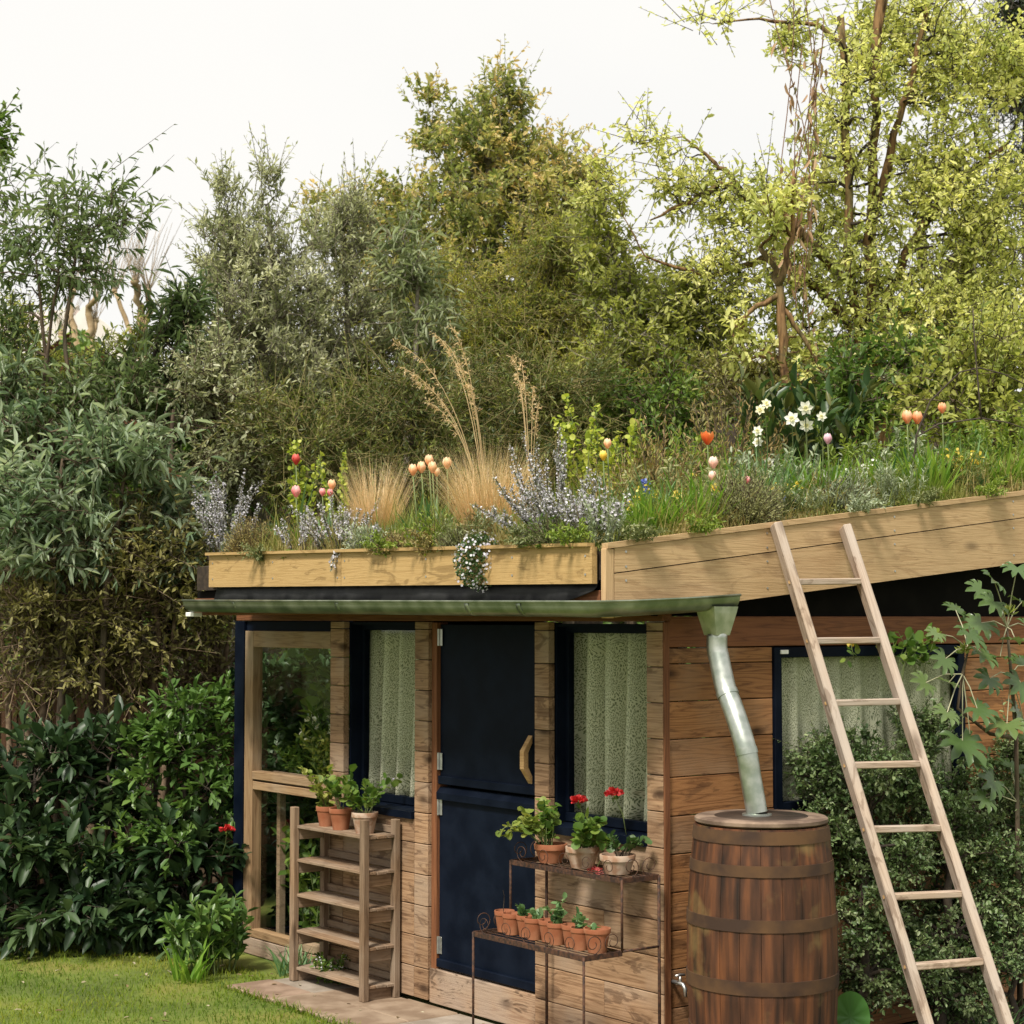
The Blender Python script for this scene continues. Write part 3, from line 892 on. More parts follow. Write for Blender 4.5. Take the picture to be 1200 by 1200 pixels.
beam('plank', S, (-3.468, -.449, 2.338), (-3.468, 2.8, 2.70), .19, .03, M['planter'])
# membrane hanging below the front planter
mv = []; mf = []
xs = np.linspace(-3.42, .06, 30)
rm = random.Random(3)
for i, xx in enumerate(xs):
    zz = fz(xx, 0)
    dr = .085 + rm.uniform(-.006, .006)
    if i > 27: dr -= .03 * (i - 27)
    yo = -.452 + rm.uniform(-.006, .006)
    mv += [(xx, -.428, zz + .02), (xx, yo + .01, zz - .012), (xx, yo - .012, zz - dr)]
for i in range(len(xs) - 1):
    for k in (0, 1): mf.append((3 * i + k, 3 * i + 3 + k, 3 * i + 4 + k, 3 * i + 1 + k))
mo = MB().add(mv, mf).build('membrane', M['membrane'], S, smooth='all')
md = mo.modifiers.new('thickness', 'SOLIDIFY'); md.thickness = .004
# fascia behind the gutter and rafters
beam('fascia', S, (-3.72, -.42, 2.13), (.07, -.42, 2.135), .10, .024, M['red'])
for i in range(9):
    xx = -3.6 + i * .44
    beam('rafter', S, (xx, -.405, 2.115), (xx, -.005, 2.165), .06, .045, M['black'])
MB().box(-3.70, -3.60, -.50, -.44, 2.072, 2.098, .003).build('bracket', M['white'], S)

# screw heads on the roof boards
def screw(x, y, z, ax):
    b = MB()
    b.tube([(x, y, z), (x + ax[0] * .0025, y + ax[1] * .0025, z)], .0055, 8)
    b.build('screw', M['steel'], S)
for yy in (-.33, .55, 1.45, 2.4):
    for f in (.2, .8):
        zl = zb_roof(yy); zs_ = zs_roof(yy); zt_ = zt_roof(yy) - .026
        screw(.128, yy, zl + (zs_ - zl) * f, (1, 0)); screw(.128, yy, zs_ + (zt_ - zs_) * f, (1, 0))
for xx in (-3.40, -2.7, -2.02, -1.95, -1.2, -.5, .03):
    for f in (.25, .75): screw(xx, -.480, fz(xx, 0) + (fz(xx, 1) - fz(xx, 0)) * f, (0, -1))

# --- gutter round the corner, funnel and downpipe
def gutter(path, radii, mat, name, parent):
    """half round trough swept along the path, rolled lip towards the outside"""
    prof = [(-1, .02), (-.98, -.35), (-.75, -.72), (-.38, -.95), (0, -1.02), (.38, -.95), (.75, -.72), (.98, -.35), (1.0, .0), (1.12, .10), (1.22, .02), (1.16, -.10), (1.04, -.10)]
    vs = []; fs = []
    m = len(path)
    for i, (p, nrm) in enumerate(path):
        for u, w in prof:
            vs.append((p[0] + nrm[0] * u * radii[i], p[1] + nrm[1] * u * radii[i], p[2] + w * radii[i] * 1.05))
    k = len(prof)
    for i in range(m - 1):
        for j in range(k - 1):
            fs.append((i * k + j, (i + 1) * k + j, (i + 1) * k + j + 1, i * k + j + 1))
    for i in (0, m - 1):
        fs.append(tuple(i * k + j for j in range(9)))
    o = MB().add(vs, fs).build(name, mat, parent, smooth=True)
    sm = o.modifiers.new('thickness', 'SOLIDIFY'); sm.thickness = .002
    return o
gy = -.50
GEND = sid(856, 700, .178)[1]
gpath = [((-3.61, gy, 2.168), (0, -1)), ((-2.4, gy, 2.155), (0, -1)), ((-1.0, gy, 2.142), (0, -1)), ((.115, gy, 2.132), (.55, -.95)),
         ((.175, -.38, 2.136), (1, -.12)), ((.178, -.05, 2.150), (1, 0)), ((.178, GEND, 2.168), (1, 0))]
GU = gutter(gpath, [.062, .061, .060, .060, .060, .060, .060], M['gutter'], 'gutter', S)
for xx in (-3.0, -1.9, -.75, -.35):
    zz = 2.170 - (xx + 3.76) * .0098
    vs = []; fs = []
    for j in range(11):
        a = math.pi * j / 10
        for dx in (-.016, .016):
            vs.append((xx + dx, gy - .066 * math.cos(a), zz - .066 * 1.03 * math.sin(a)))
    for j in range(10): fs.append((2 * j, 2 * j + 1, 2 * j + 3, 2 * j + 2))
    b = MB().add(vs, fs).build('bracket', M['gutter'], GU, smooth='all')
    b.modifiers.new('thickness', 'SOLIDIFY').thickness = .003
# funnel hopper
def ring(c, hx, hy, z): return [(c[0] - hx, c[1] - hy, z), (c[0] + hx, c[1] - hy, z), (c[0] + hx, c[1] + hy, z), (c[0] - hx, c[1] + hy, z)]
fc = (.178, sid(840, 720, .178)[1])
fv = ring(fc, .062, .075, 2.115) + ring(fc, .058, .068, 2.085) + ring(fc, .040, .042, 1.985)
ff = [(i * 4 + k, i * 4 + (k + 1) % 4, i * 4 + 4 + (k + 1) % 4, i * 4 + 4 + k) for i in (0, 1) for k in range(4)] + [(8, 9, 10, 11)]
MB().add(fv, ff).build('hopper', M['zinc'], GU)
# downpipe from the hopper into the barrel
BAR_XY = W(*sid(893, 1100, .42))[:2]
BAR_Y = BAR_XY[1]
BH0 = CAMZ - (950 - 725) / FPX * BAR_Y
bl = L_(np.array([BAR_XY[0], BAR_XY[1], 0]))
lowp = at(887, 955, BAR_Y); lo = L_(lowp)
pipe = MB()
p0 = np.array([fc[0], fc[1], 1.995])
pts = [p0, p0 + (0, 0, -.09)]
pA = sid(846, 795, fc[0] + .03); pB = sid(871, 862, .36); pC = np.array([lo[0], lo[1], BH0])
key = [p0, p0 + (0, 0, -.07), pA * .5 + p0 * .5 + (0, 0, -.02), pA * .82 + pB * .18, pA * .45 + pB * .55, pB * .85 + pC * .15, pB * .45 + pC * .55, pC]
pts = []
for i in range(len(key) - 1):
    a_, b_, c_, d_ = key[max(i - 1, 0)], key[i], key[i + 1], key[min(i + 2, len(key) - 1)]
    for s_ in range(8):
        f = s_ / 8
        pts.append(.5 * (2 * b_ + (c_ - a_) * f + (2 * a_ - 5 * b_ + 4 * c_ - d_) * f * f + (3 * b_ - a_ - 3 * c_ + d_) * f ** 3))
pts.append(key[-1])
pipe.tube(pts, [.040, .046] + [.0475] * (len(pts) - 2), 24, caps=False)
po = pipe.build('downpipe', M['zinc'], GU, smooth='all')
for c_, d_ in ((pts[26], pts[27] - pts[25]), (pts[41], pts[42] - pts[40])):
    d_ = d_ / np.linalg.norm(d_)
    MB().tube([c_ - d_ * .014, c_ + d_ * .014], .0508, 24).build('collar', M['zinc'], GU, smooth=True)

# ---------------------------------------------------------------- water barrel
M['stave'] = None
def stavemat():
    m, t, o = nmat('barrel_oak')
    g = N(t, 'ShaderNodeTexCoord'); oi = N(t, 'ShaderNodeObjectInfo')
    mp = N(t, 'ShaderNodeMapping'); mp.inputs['Scale'].default_value = (16, 16, 1.6)
    t.links.new(g.outputs['Object'], mp.inputs['Vector'])
    n = N(t, 'ShaderNodeTexNoise'); n.inputs['Detail'].default_value = 6; n.inputs['Scale'].default_value = 1.4
    t.links.new(mp.outputs[0], n.inputs['Vector'])
    r = ramp(t, [(.30, (.016, .008, .005)), (.5, (.066, .026, .012)), (.70, (.155, .056, .020))])
    t.links.new(n.outputs['Fac'], r.inputs['Fac'])
    hs = N(t, 'ShaderNodeHueSaturation'); mr = N(t, 'ShaderNodeMapRange'); mr.inputs['To Min'].default_value = .82; mr.inputs['To Max'].default_value = 1.18
    t.links.new(oi.outputs['Random'], mr.inputs['Value']); t.links.new(mr.outputs[0], hs.inputs['Value']); t.links.new(r.outputs['Color'], hs.inputs['Color'])
    n2 = N(t, 'ShaderNodeTexNoise'); n2.inputs['Scale'].default_value = 5; n2.inputs['Detail'].default_value = 7
    t.links.new(g.outputs['Object'], n2.inputs['Vector'])
    r2 = ramp(t, [(.56, (0, 0, 0)), (.70, (.55, .55, .55))]); t.links.new(n2.outputs['Fac'], r2.inputs['Fac'])
    c = mixc(t, hs.outputs['Color'], (.20, .135, .05), r2.outputs['Color'])
    b = N(t, 'ShaderNodeBsdfPrincipled'); b.inputs['Roughness'].default_value = .62; b.inputs['Specular IOR Level'].default_value = .3
    t.links.new(c, b.inputs['Base Color'])
    bp = N(t, 'ShaderNodeBump'); bp.inputs['Strength'].default_value = .5; bp.inputs['Distance'].default_value = .004
    t.links.new(n.outputs['Fac'], bp.inputs['Height']); t.links.new(bp.outputs[0], b.inputs['Normal'])
    t.links.new(b.outputs[0], o.inputs['Surface'])
    return m
M['stave'] = stavemat()
M['hoop'] = paint('rusty_hoop', (.036, .018, .010), (.095, .048, .019), 6, .85, metal=.1, bump=.5, stops=(.38, .66))
BR = empty('water_barrel', (BAR_XY[0], BAR_XY[1], 0)); tag(BR, 'old oak rain barrel with rusty hoops under the zinc downpipe', 'barrel')
BH = CAMZ - (962 - 725) / FPX * BAR_Y
def brad(z):
    f = (z / BH - .5) * 2
    return (87 - 10 * f * f) / FPX * BAR_Y
NS = 22
for k in range(NS):
    a0 = 2 * math.pi * k / NS + .003; a1 = 2 * math.pi * (k + 1) / NS - .003
    vs = []; fs = []
    nz_ = 9
    for i in range(nz_):
        z = BH * i / (nz_ - 1)
        R = brad(z)
        for a in (a0, (a0 + a1) / 2, a1):
            e = -.002 if a != (a0 + a1) / 2 else 0.0
            vs.append(((R + e) * math.cos(a), (R + e) * math.sin(a), z))
        for a in (a0, a1):
            vs.append(((R - .025) * math.cos(a), (R - .025) * math.sin(a), z))
    for i in range(nz_ - 1):
        b0, b1 = 5 * i, 5 * i + 5
        for p, q in ((0, 1), (1, 2), (2, 4), (4, 3), (3, 0)): fs.append((b0 + p, b0 + q, b1 + q, b1 + p))
    fs += [(0, 3, 4, 2, 1), (5 * (nz_ - 1), 5 * (nz_ - 1) + 1, 5 * (nz_ - 1) + 2, 5 * (nz_ - 1) + 4, 5 * (nz_ - 1) + 3)]
    MB().add(vs, fs).build('stave', M['stave'], BR)
for z, w in ((.05, .05), (.269, .052), (.493, .058), (.755, .052), (.983, .048), (BH - .035, .055)):
    if w == 0: continue
    pr = [(brad(z + w * s) + .004, z + w * s) for s in (-.5, 0, .5)]
    pr = [(pr[0][0] - .006, z - w * .5)] + pr + [(pr[2][0] - .006, z + w * .5)]
    MB().lathe(pr, 44, close_bottom=False).build('hoop', M['hoop'], BR, smooth=True)
M['lid'] = paint('lid_wood', (.10, .065, .045), (.24, .17, .12), 9, .8, bump=.5)
LR = brad(BH)
MB().lathe([(.0005, BH + .004), (LR - .012, BH + .004), (LR, BH + .012), (LR, BH + .026), (LR - .008, BH + .032), (LR - .07, BH + .033), (.0005, BH + .030)], 48, close_bottom=False).build('lid', M['lid'], BR, smooth=True)

M['lidwet'] = paint('lid_wet', (.020, .013, .009), (.055, .036, .025), 8, .6, bump=.4)
MB().lathe([(.0005, BH + .0335), (LR * .70, BH + .0345), (LR * .71, BH + .0315)], 40, close_bottom=False).build('lid_panel', M['lidwet'], BR, smooth='all')
c9 = np.array([pC[0], pC[1], 0]); w9 = W(*c9) - np.array([BAR_XY[0], BAR_XY[1], 0])
MB().lathe([(.051, BH + .030), (.066, BH + .034), (.066, BH + .041), (.049, BH + .044)], 24, (w9[0], w9[1], 0), close_bottom=False).build('inlet_ring', M['zinc'], BR, smooth=True)
# tap on the shed wall beside the barrel
tp = sid(788, 1150, .0)
TP = empty('garden_tap', W(SX + .002, tp[1], tp[2]), -math.radians(52.5425)); tag(TP, 'small metal garden tap on the shed side low beside the barrel', 'tap')
MB().tube([(0, 0, 0), (.05, 0, 0), (.075, 0, -.004), (.088, 0, -.02), (.09, 0, -.055)], [.009, .009, .010, .009, .008], 10).tube([(.055, 0, 0), (.055, 0, .03)], .007, 8).build('spout', M['steel'], TP, smooth='all')
MB().tube([(.055, -.028, .034), (.055, 0, .038), (.055, .028, .034)], .006, 8).build('handle', M['steel'], TP, smooth='all')

# ---------------------------------------------------------------- curtains
def curtainmat():
    m, t, o = nmat('curtain_print')
    uv = N(t, 'ShaderNodeTexCoord')
    mp = N(t, 'ShaderNodeMapping'); mp.inputs['Scale'].default_value = (25, 25, 1)
    t.links.new(uv.outputs['UV'], mp.inputs['Vector'])
    nw = N(t, 'ShaderNodeTexNoise'); nw.inputs['Scale'].default_value = .35; nw.inputs['Detail'].default_value = 1
    t.links.new(mp.outputs[0], nw.inputs['Vector'])
    sc = N(t, 'ShaderNodeVectorMath', operation='SCALE'); sc.inputs[3].default_value = 2.4
    t.links.new(nw.outputs['Color'], sc.inputs[0])
    ad = N(t, 'ShaderNodeVectorMath', operation='ADD'); t.links.new(mp.outputs[0], ad.inputs[0]); t.links.new(sc.outputs[0], ad.inputs[1])
    m2 = N(t, 'ShaderNodeMapping'); m2.inputs['Rotation'].default_value = (0, 0, .7); m2.inputs['Scale'].default_value = (2.2, .65, 1)
    t.links.new(ad.outputs[0], m2.inputs['Vector'])
    vo = N(t, 'ShaderNodeTexVoronoi'); vo.inputs['Randomness'].default_value = .85; vo.voronoi_dimensions = '2D'
    t.links.new(m2.outputs[0], vo.inputs['Vector'])
    r = ramp(t, [(.24, (.13, .15, .085)), (.38, (.60, .585, .45))])
    t.links.new(vo.outputs['Distance'], r.inputs['Fac'])
    b = N(t, 'ShaderNodeBsdfPrincipled'); b.inputs['Roughness'].default_value = .9; b.inputs['Specular IOR Level'].default_value = .1
    t.links.new(r.outputs['Color'], b.inputs['Base Color']); t.links.new(b.outputs[0], o.inputs['Surface'])
    return m
M['curtain'] = curtainmat()
M['curtain2'] = M['curtain']
def curtain(label, o0, xd, nd, w_top, w_bot, shift, z0, z1, folds, amp, seed):
    """pleated cloth hung from z1 down to z0; starts at o0 and runs along xd, folds along nd"""
    rr = np.random.default_rng(seed)
    nu, nv = 110, 10
    ph = np.cumsum(rr.uniform(.6, 1.4, nu)); ph = ph / ph[-1] * folds * 2 * math.pi
    am = amp * (.5 + rr.random(nu)); am = np.convolve(am, np.ones(9) / 9, 'same')
    vs = []; uvs = []
    for j in range(nv + 1):
        f = j / nv; z = z1 + (z0 - z1) * f
        w = w_top + (w_bot - w_top) * f ** .7
        for i in range(nu):
            s = i / (nu - 1)
            q = am[i] * math.sin(ph[i] + .5 * math.sin(f * 2 + i * .05)) * (.6 + .6 * f)
            p = np.array(o0) + np.array(xd) * (shift * f + s * w) + np.array(nd) * q
            vs.append((p[0], p[1], z)); uvs.append((s * 1.25 * w_bot, -f * (z1 - z0)))
    fs = [(j * nu + i, j * nu + i + 1, (j + 1) * nu + i + 1, (j + 1) * nu + i) for j in range(nv) for i in range(nu - 1)]
    me = bpy.data.meshes.new('curtain'); me.from_pydata(vs, [], fs); me.update()
    ul = me.uv_layers.new(name='UVMap')
    li = np.zeros(len(me.loops), np.int32); me.loops.foreach_get('vertex_index', li)
    ul.data.foreach_set('uv', np.array(uvs, np.float32)[li].ravel())
    me.polygons.foreach_set('use_smooth', [True] * len(me.polygons))
    me.materials.append(M['curtain'])
    c = link('curtain', me, None, tuple(SHC)); c.rotation_euler = (0, 0, -math.radians(52.5425))
    c.modifiers.new('thickness', 'SOLIDIFY').thickness = .0015
    tag(c, label, 'curtain', 'leaf print curtains')
    return c
curtain('pale green leaf print curtain in the narrow window left of the navy door'.replace('left of', 'beside the shelf and'), (-2.80, .225, 0), (1, 0, 0), (0, 1, 0), .76, .80, .0, 1.04, 2.03, 5, .085, 1)
curtain('pale green leaf print curtain behind the two red geranium flowers', (-.965, .21, 0), (1, 0, 0), (0, 1, 0), .90, .90, .0, 1.08, 2.03, 6, .075, 2)
curtain('wide grey-green leaf print curtain in the side window behind the ladder', (-.075, .75, 0), (0, 1, 0), (1, 0, 0), 1.36, 1.36, 0, 1.14, 1.91, 9, .026, 3)

# ---------------------------------------------------------------- slatted shelf unit with pots
SH = empty('plant_shelf', W(-2.47, -.14, 0.016), -math.radians(52.5425)); tag(SH, 'five tier weathered wooden plant shelf against the shed wall', 'shelf')
def shp(x, y, z): return (x + 2.47, y + .14, z)
xl, xr, yf, yk = -2.855, -2.125, -.235, -.035
for xx, yy, h in ((xl, yf, .975), (xr, yf, .965), (xl, yk, .955), (xr, yk, .955)):
    beam('post', SH, shp(xx, yy, 0), shp(xx, yy, h), .046, .036, M['shelf'], (1, 0, 0))
zsh = [.07, .275, .48, .675, .865]
rs = random.Random(8)
for z in zsh:
    for k in range(3):
        y = yf + .035 + k * .067
        beam('slat', SH, shp(xl - .018, y, z + rs.uniform(-.002, .002)), shp(xr + .018, y, z + rs.uniform(-.002, .002)), .062, .016, M['shelf'], (0, 1, 0), .002)
    beam('rail', SH, shp(xr - .012, yf + .02, z - .042), shp(xr - .012, yk - .02, z - .042), .065, .018, M['shelf'])
    beam('rail', SH, shp(xl + .012, yf + .02, z - .042), shp(xl + .012, yk - .02, z - .042), .065, .018, M['shelf'])
    beam('rail', SH, shp(xl + .02, yk + .012, z + .03), shp(xr - .02, yk + .012, z + .03), .04, .014, M['shelf'])

def potmesh(r, h, rim=.028, mat='pot'):
    pr = [(r * .68, 0), (r * .93, h - rim), (r * 1.0, h - rim + .002), (r * 1.03, h - .003), (r * 1.01, h), (r * .92, h), (r * .88, h - .02), (r * .86, h - rim)]
    return MB().lathe(pr, 28)
def pot(label, loc, r, h, mat='pot', rim=.028, group=None, seed=0):
    o = potmesh(r, h, rim).build('flower_pot', M[mat], None, smooth=True, loc=loc)
    tag(o, label, 'flower pot', group)
    MB().lathe([(.0005, h - .022), (r * .5, h - .016), (r * .878, h - .022)], 20, close_bottom=False).build('soil', M['soil'], o, smooth='all')
    return o
ztop = .016 + .865 + .008
P1 = W(-2.70, -.12, ztop); P2 = W(-2.50, -.15, ztop); P3 = W(-2.27, -.14, ztop)
pot('plain terracotta pot furthest from the door on the shelf top', P1, .058, .112, group='pots on the shelf top')
pot('bright orange terracotta pot in the middle of the shelf top', P2, .064, .118, group='pots on the shelf top')
pot('lime-bloomed terracotta pot with trailing plant on the shelf top', P3, .072, .115, 'potlime', group='pots on the shelf top')

M['gera'] = leafmat('geranium_leaf', [(.06, .13, .02), (.11, .20, .03), (.20, .27, .05)], .4, .55)
M['geray'] = leafmat('yellow_green_leaf', [(.12, .19, .03), (.22, .28, .05), (.33, .33, .08)], .35, .55)
M['ivyleaf'] = leafmat('ivy_leaf', [(.03, .075, .018), (.055, .11, .03), (.10, .16, .05)], .25, .45)
M['redfl'] = leafmat('red_petal', [(.32, .008, .012), (.50, .02, .02), (.62, .05, .05)], .25, .5)
M['pinkfl'] = leafmat('pink_petal', [(.60, .08, .09), (.75, .22, .22)], .3, .5)
M['lilac'] = leafmat('lilac_petal', [(.42, .36, .55), (.55, .49, .66), (.70, .66, .78)], .3, .6)
stems_plant('potted_geranium', 'spindly pale geranium in the terracotta pot furthest from the door', 'plant', 31, P1 + (0, 0, .092), 6, .26, 1.0, dict(k=4, L=.035, W=.036, shape='round', from_=2), M['stemred'], M['geray'], az=(2.6, 1.6), curve=.5, base_r=.03, r=.003)
stems_plant('potted_geranium', 'leafy geranium in the middle pot on the shelf top', 'plant', 32, P2 + (0, 0, .10), 6, .25, .75, {'k': 2, 'L': .042, 'W': .044, 'shape': 'round', 'from': 2}, M['barkgreen'], M['gera'], curve=.4, base_r=.03, r=.003)
stems_plant('potted_trailer', 'bushy bright green plant with lilac flowers in the lime-bloomed pot', 'plant', 33, P3 + (0, 0, .095), 13, .28, .85, {'k': 3, 'L': .034, 'W': .034, 'shape': 'round', 'from': 1}, M['barkgreen'], M['gera'], curve=.9, base_r=.05, r=.0025,
            flower={'k': 1, 'L': .014, 'W': .012, 'shape': 'oval', 'from': 4}, flowm=M['lilac'])

# ---------------------------------------------------------------- iron plant stand, two steps
ST = empty('plant_stand', W(-.37, -.28, 0.016), -math.radians(52.5425)); tag(ST, 'rusty wrought iron two step plant stand before the window', 'plant stand')
def sp(x, y, z): return (x + .37, y + .28, z - .016)
SXL, SXR = -.775, .036
rowy = (-.50, -.28, -.06)
ZL, ZU = .592, .908
rr_ = .0058
for xx in (SXL, SXR):
    MB().tube([sp(xx, rowy[0], .016), sp(xx, rowy[0], ZL)], rr_, 8).build('leg', M['iron'], ST, smooth='all')
    MB().tube([sp(xx, rowy[1], ZL), sp(xx, rowy[1], ZU)], rr_, 8).build('leg', M['iron'], ST, smooth='all')
    MB().tube([sp(xx, rowy[2], .016), sp(xx, rowy[2], ZU)], rr_ * 1.25, 8).build('leg', M['iron'], ST, smooth='all')
    MB().tube([sp(xx, rowy[1], ZL), sp(xx, rowy[2], ZL)], rr_, 8).build('side_rail', M['iron'], ST, smooth='all')
for (y0, y1, z) in ((rowy[0], rowy[1], ZL), (rowy[1], rowy[2], ZU)):
    MB().box(*[v for p in zip(sp(SXL, y0 - .003, z - .020), sp(SXR, y0 + .003, z + .004)) for v in p], .001).build('tray_rim', M['iron'], ST)
    MB().box(*[v for p in zip(sp(SXL, y1 - .003, z - .020), sp(SXR, y1 + .003, z + .004)) for v in p], .001).build('tray_rim', M['iron'], ST)
    for xx in (SXL, SXR):
        MB().box(*[v for p in zip(sp(xx - .003, y0 + .003, z - .020), sp(xx + .003, y1 - .003, z + .004)) for v in p], .001).build('tray_rim', M['iron'], ST)
    for k in range(1, 6):
        yy = y0 + (y1 - y0) * k / 6
        MB().tube([sp(SXL + .003, yy, z - .006), sp(SXR - .003, yy, z - .006)], .0028, 6).build('tray_rod', M['iron'], ST, smooth='all')
    # scrolls along the front edge and at the ends
    def scroll(c, d, r, flip=1, nn=22, turns=1.35):
        c = np.array(c); d = np.array(d)
        pts = []
        for i in range(nn + 1):
            f = i / nn; a = math.pi * 1.5 + flip * f * turns * 2 * math.pi
            rad = r * (1 - .72 * f)
            pts.append(c + d * (math.cos(a) * rad * 1.1) + np.array([0, 0, 1]) * (math.sin(a) * rad + r * (1 - 0 * f) * (1)))
        return pts
    for i in range(5):
        xx = SXL + .09 + i * (SXR - SXL - .18) / 4
        MB().tube(scroll(sp(xx, y0, z + .004), (1, 0, 0), .040, 1 if i % 2 else -1), .0017, 5).build('scroll', M['iron'], ST, smooth='all')
    for xx in (SXL, SXR):
        for s_, yy in ((1, y0 + .055), (-1, y1 - .055)):
            MB().tube(scroll(sp(xx, yy, z + .004), (0, 1, 0), .045, s_), .0022, 5).build('scroll', M['iron'], ST, smooth='all')

# nine little pots on the lower step
M['seedl'] = leafmat('seedling_leaf', [(.06, .14, .05), (.12, .22, .08), (.20, .30, .13)], .3, .5)
names9 = ['with dry twig, at the end of the row by the door', 'with soil only, second from the door end', 'with small leaves, third from the door end', 'with tiny seedling, fourth from the door end',
          'with bare soil in the middle of the row', 'with the tallest seedling, behind the scrolls', 'with stain, third from the corner end', 'with thin leggy seedling, next to the corner pot', 'at the corner end of the row, nearest the barrel']
for i in range(9):
    xx = SXL + .075 + i * .0835
    if i == 8: xx = SXL + .075 + 8 * .0845
    yy = -.385 + (-.006 if i % 2 else .012)
    lp = W(xx, yy, ZL + .0)
    r = .047 if i < 8 else .060
    pot('small orange pot ' + names9[i], lp, r, .098 if i < 8 else .105, rim=.022, group='small pots on the stand')
sp_spec = [(0, 1, .14, 0, 'bare dry twig'), (2, 5, .07, 3, 'low clump of small round leaves'), (3, 3, .05, 2, 'tiny seedling'), (5, 7, .13, 3, 'tallest bushy seedling'), (7, 4, .10, 2, 'thin leggy seedling'), (8, 2, .05, 2, 'small sprouting seedling')]
for i, ns_, h_, k_, d_ in sp_spec:
    xx = SXL + .075 + i * .0835
    stems_plant('seedling', d_ + ' in a small pot on the iron stand', 'seedling', 50 + i, W(xx, -.385, ZL + .076), ns_, h_, .5, {'k': k_, 'L': .026, 'W': .022, 'shape': 'round'} if k_ else None,
                M['barkgreen'] if k_ else M['bark'], M['seedl'], base_r=.02, r=.002, seg=4)

# three bigger pots on the upper step
zu = ZU + .0
U1 = W(SXL + .17, -.17, zu); U2 = W(SXL + .40, -.165, zu); U3 = W(SXL + .655, -.17, zu)
pot('dull brown pot under trailing pale leaves on the stand', U1, .078, .088, 'pot', group='pots on the upper step')
pot('pale limed pot in the middle of the upper step', U2, .078, .098, 'potlime', group='pots on the upper step')
pot('pale limed pot at the window corner of the upper step', U3, .080, .086, 'potlime', group='pots on the upper step')
stems_plant('trailing_plant', 'pale trailing geranium spilling from the dull brown pot', 'plant', 61, U1 + (0, 0, .072), 14, .26, 1.75, {'k': 3, 'L': .034, 'W': .035, 'shape': 'round', 'from': 2}, M['barkgreen'], M['geray'], az=(2.6, 1.4), curve=1.2, base_r=.05, r=.0028)
stems_plant('potted_geranium', 'green leggy plant standing in the dull brown pot', 'plant', 62, U1 + (.0, 0, .072), 5, .24, .5, {'k': 3, 'L': .036, 'W': .036, 'shape': 'round', 'from': 1}, M['barkgreen'], M['gera'], base_r=.05, r=.0028)
g1 = stems_plant('potted_geranium', 'spreading green geranium with a drooping pink flower in the middle pot', 'plant', 63, U2 + (0, 0, .082), 17, .21, 1.9, {'k': 3, 'L': .036, 'W': .037, 'shape': 'round', 'from': 1}, M['barkgreen'], M['gera'], az=(-.7, 1.7), curve=.9, base_r=.05, r=.003)
stems_plant('potted_geranium', 'sparse dry geranium in the pot at the window corner', 'plant', 64, U3 + (0, 0, .07), 8, .13, 1.2, {'k': 3, 'L': .03, 'W': .03, 'shape': 'round', 'from': 2}, M['bark'], M['ivyleaf'], curve=.8, base_r=.05, r=.003)
def flowerhead(name, label, top, base, seed, mat, r=.035, parent_g=None):
    rng = np.random.default_rng(seed)
    root = empty(name, base); tag(root, label, 'flower', parent_g)
    b = np.zeros(3); t_ = np.array(top) - np.array(base)
    mid = (b + t_) / 2 + np.array([.012, 0, .01])
    MB().tube([b, mid, t_], .0025, 5).build('stem', M['barkgreen'], root, smooth='all')
    n = 60
    d = rdir(rng, n); d[:, 2] = np.abs(d[:, 2]) * .9 - .15
    P = t_ + d * np.array([r, r, r * .55]) * rng.random((n, 1)) ** .4
    leaves('petals', rng, P, unit(d + rdir(rng, n) * .5), unit(rdir(rng, n) * .5 + d), .022 * (.7 + .6 * rng.random(n)), .020, 'round', mat, root)
    n = 8
    P = t_ + rdir(rng, n) * .01 - np.array([0, 0, r * .6])
    leaves('bract', rng, P, unit(rdir(rng, n) + np.array([0, 0, -.6])), rdir(rng, n), .02, .014, 'oval', M['gera'], root, kind='stuff')
    return root
ysill = (U2 - np.array([0, 0, 0]))[1]
f1 = at(678, 938, U1[1] - .02); f2 = at(719, 930, U2[1] + .02)
flowerhead('geranium_flower', 'red flower on a straight stem, the flatter and nearer the door', f1, at(681, 975, U1[1] - .02), 71, M['redfl'], .024)
flowerhead('geranium_flower', 'red flower on a leaning stem, the fuller and nearer the corner', f2, at(735, 985, U2[1] + .02), 72, M['redfl'], .027)
f3 = at(697, 1022, W(-.45, -.31, 0)[1]); flowerhead('geranium_flower', 'salmon pink flower hanging below the upper step', f3, at(706, 995, W(-.45, -.31, 0)[1]), 73, M['pinkfl'], .026)

# ---------------------------------------------------------------- ladder
tl = at(908, 617, 8.95); bt = at(1112, 1284, 7.72)
roofx = lambda px, py, xl: W(*sid(px, py, xl))
TLp = roofx(909, 614, .165); TRp = roofx(990, 617, .165)
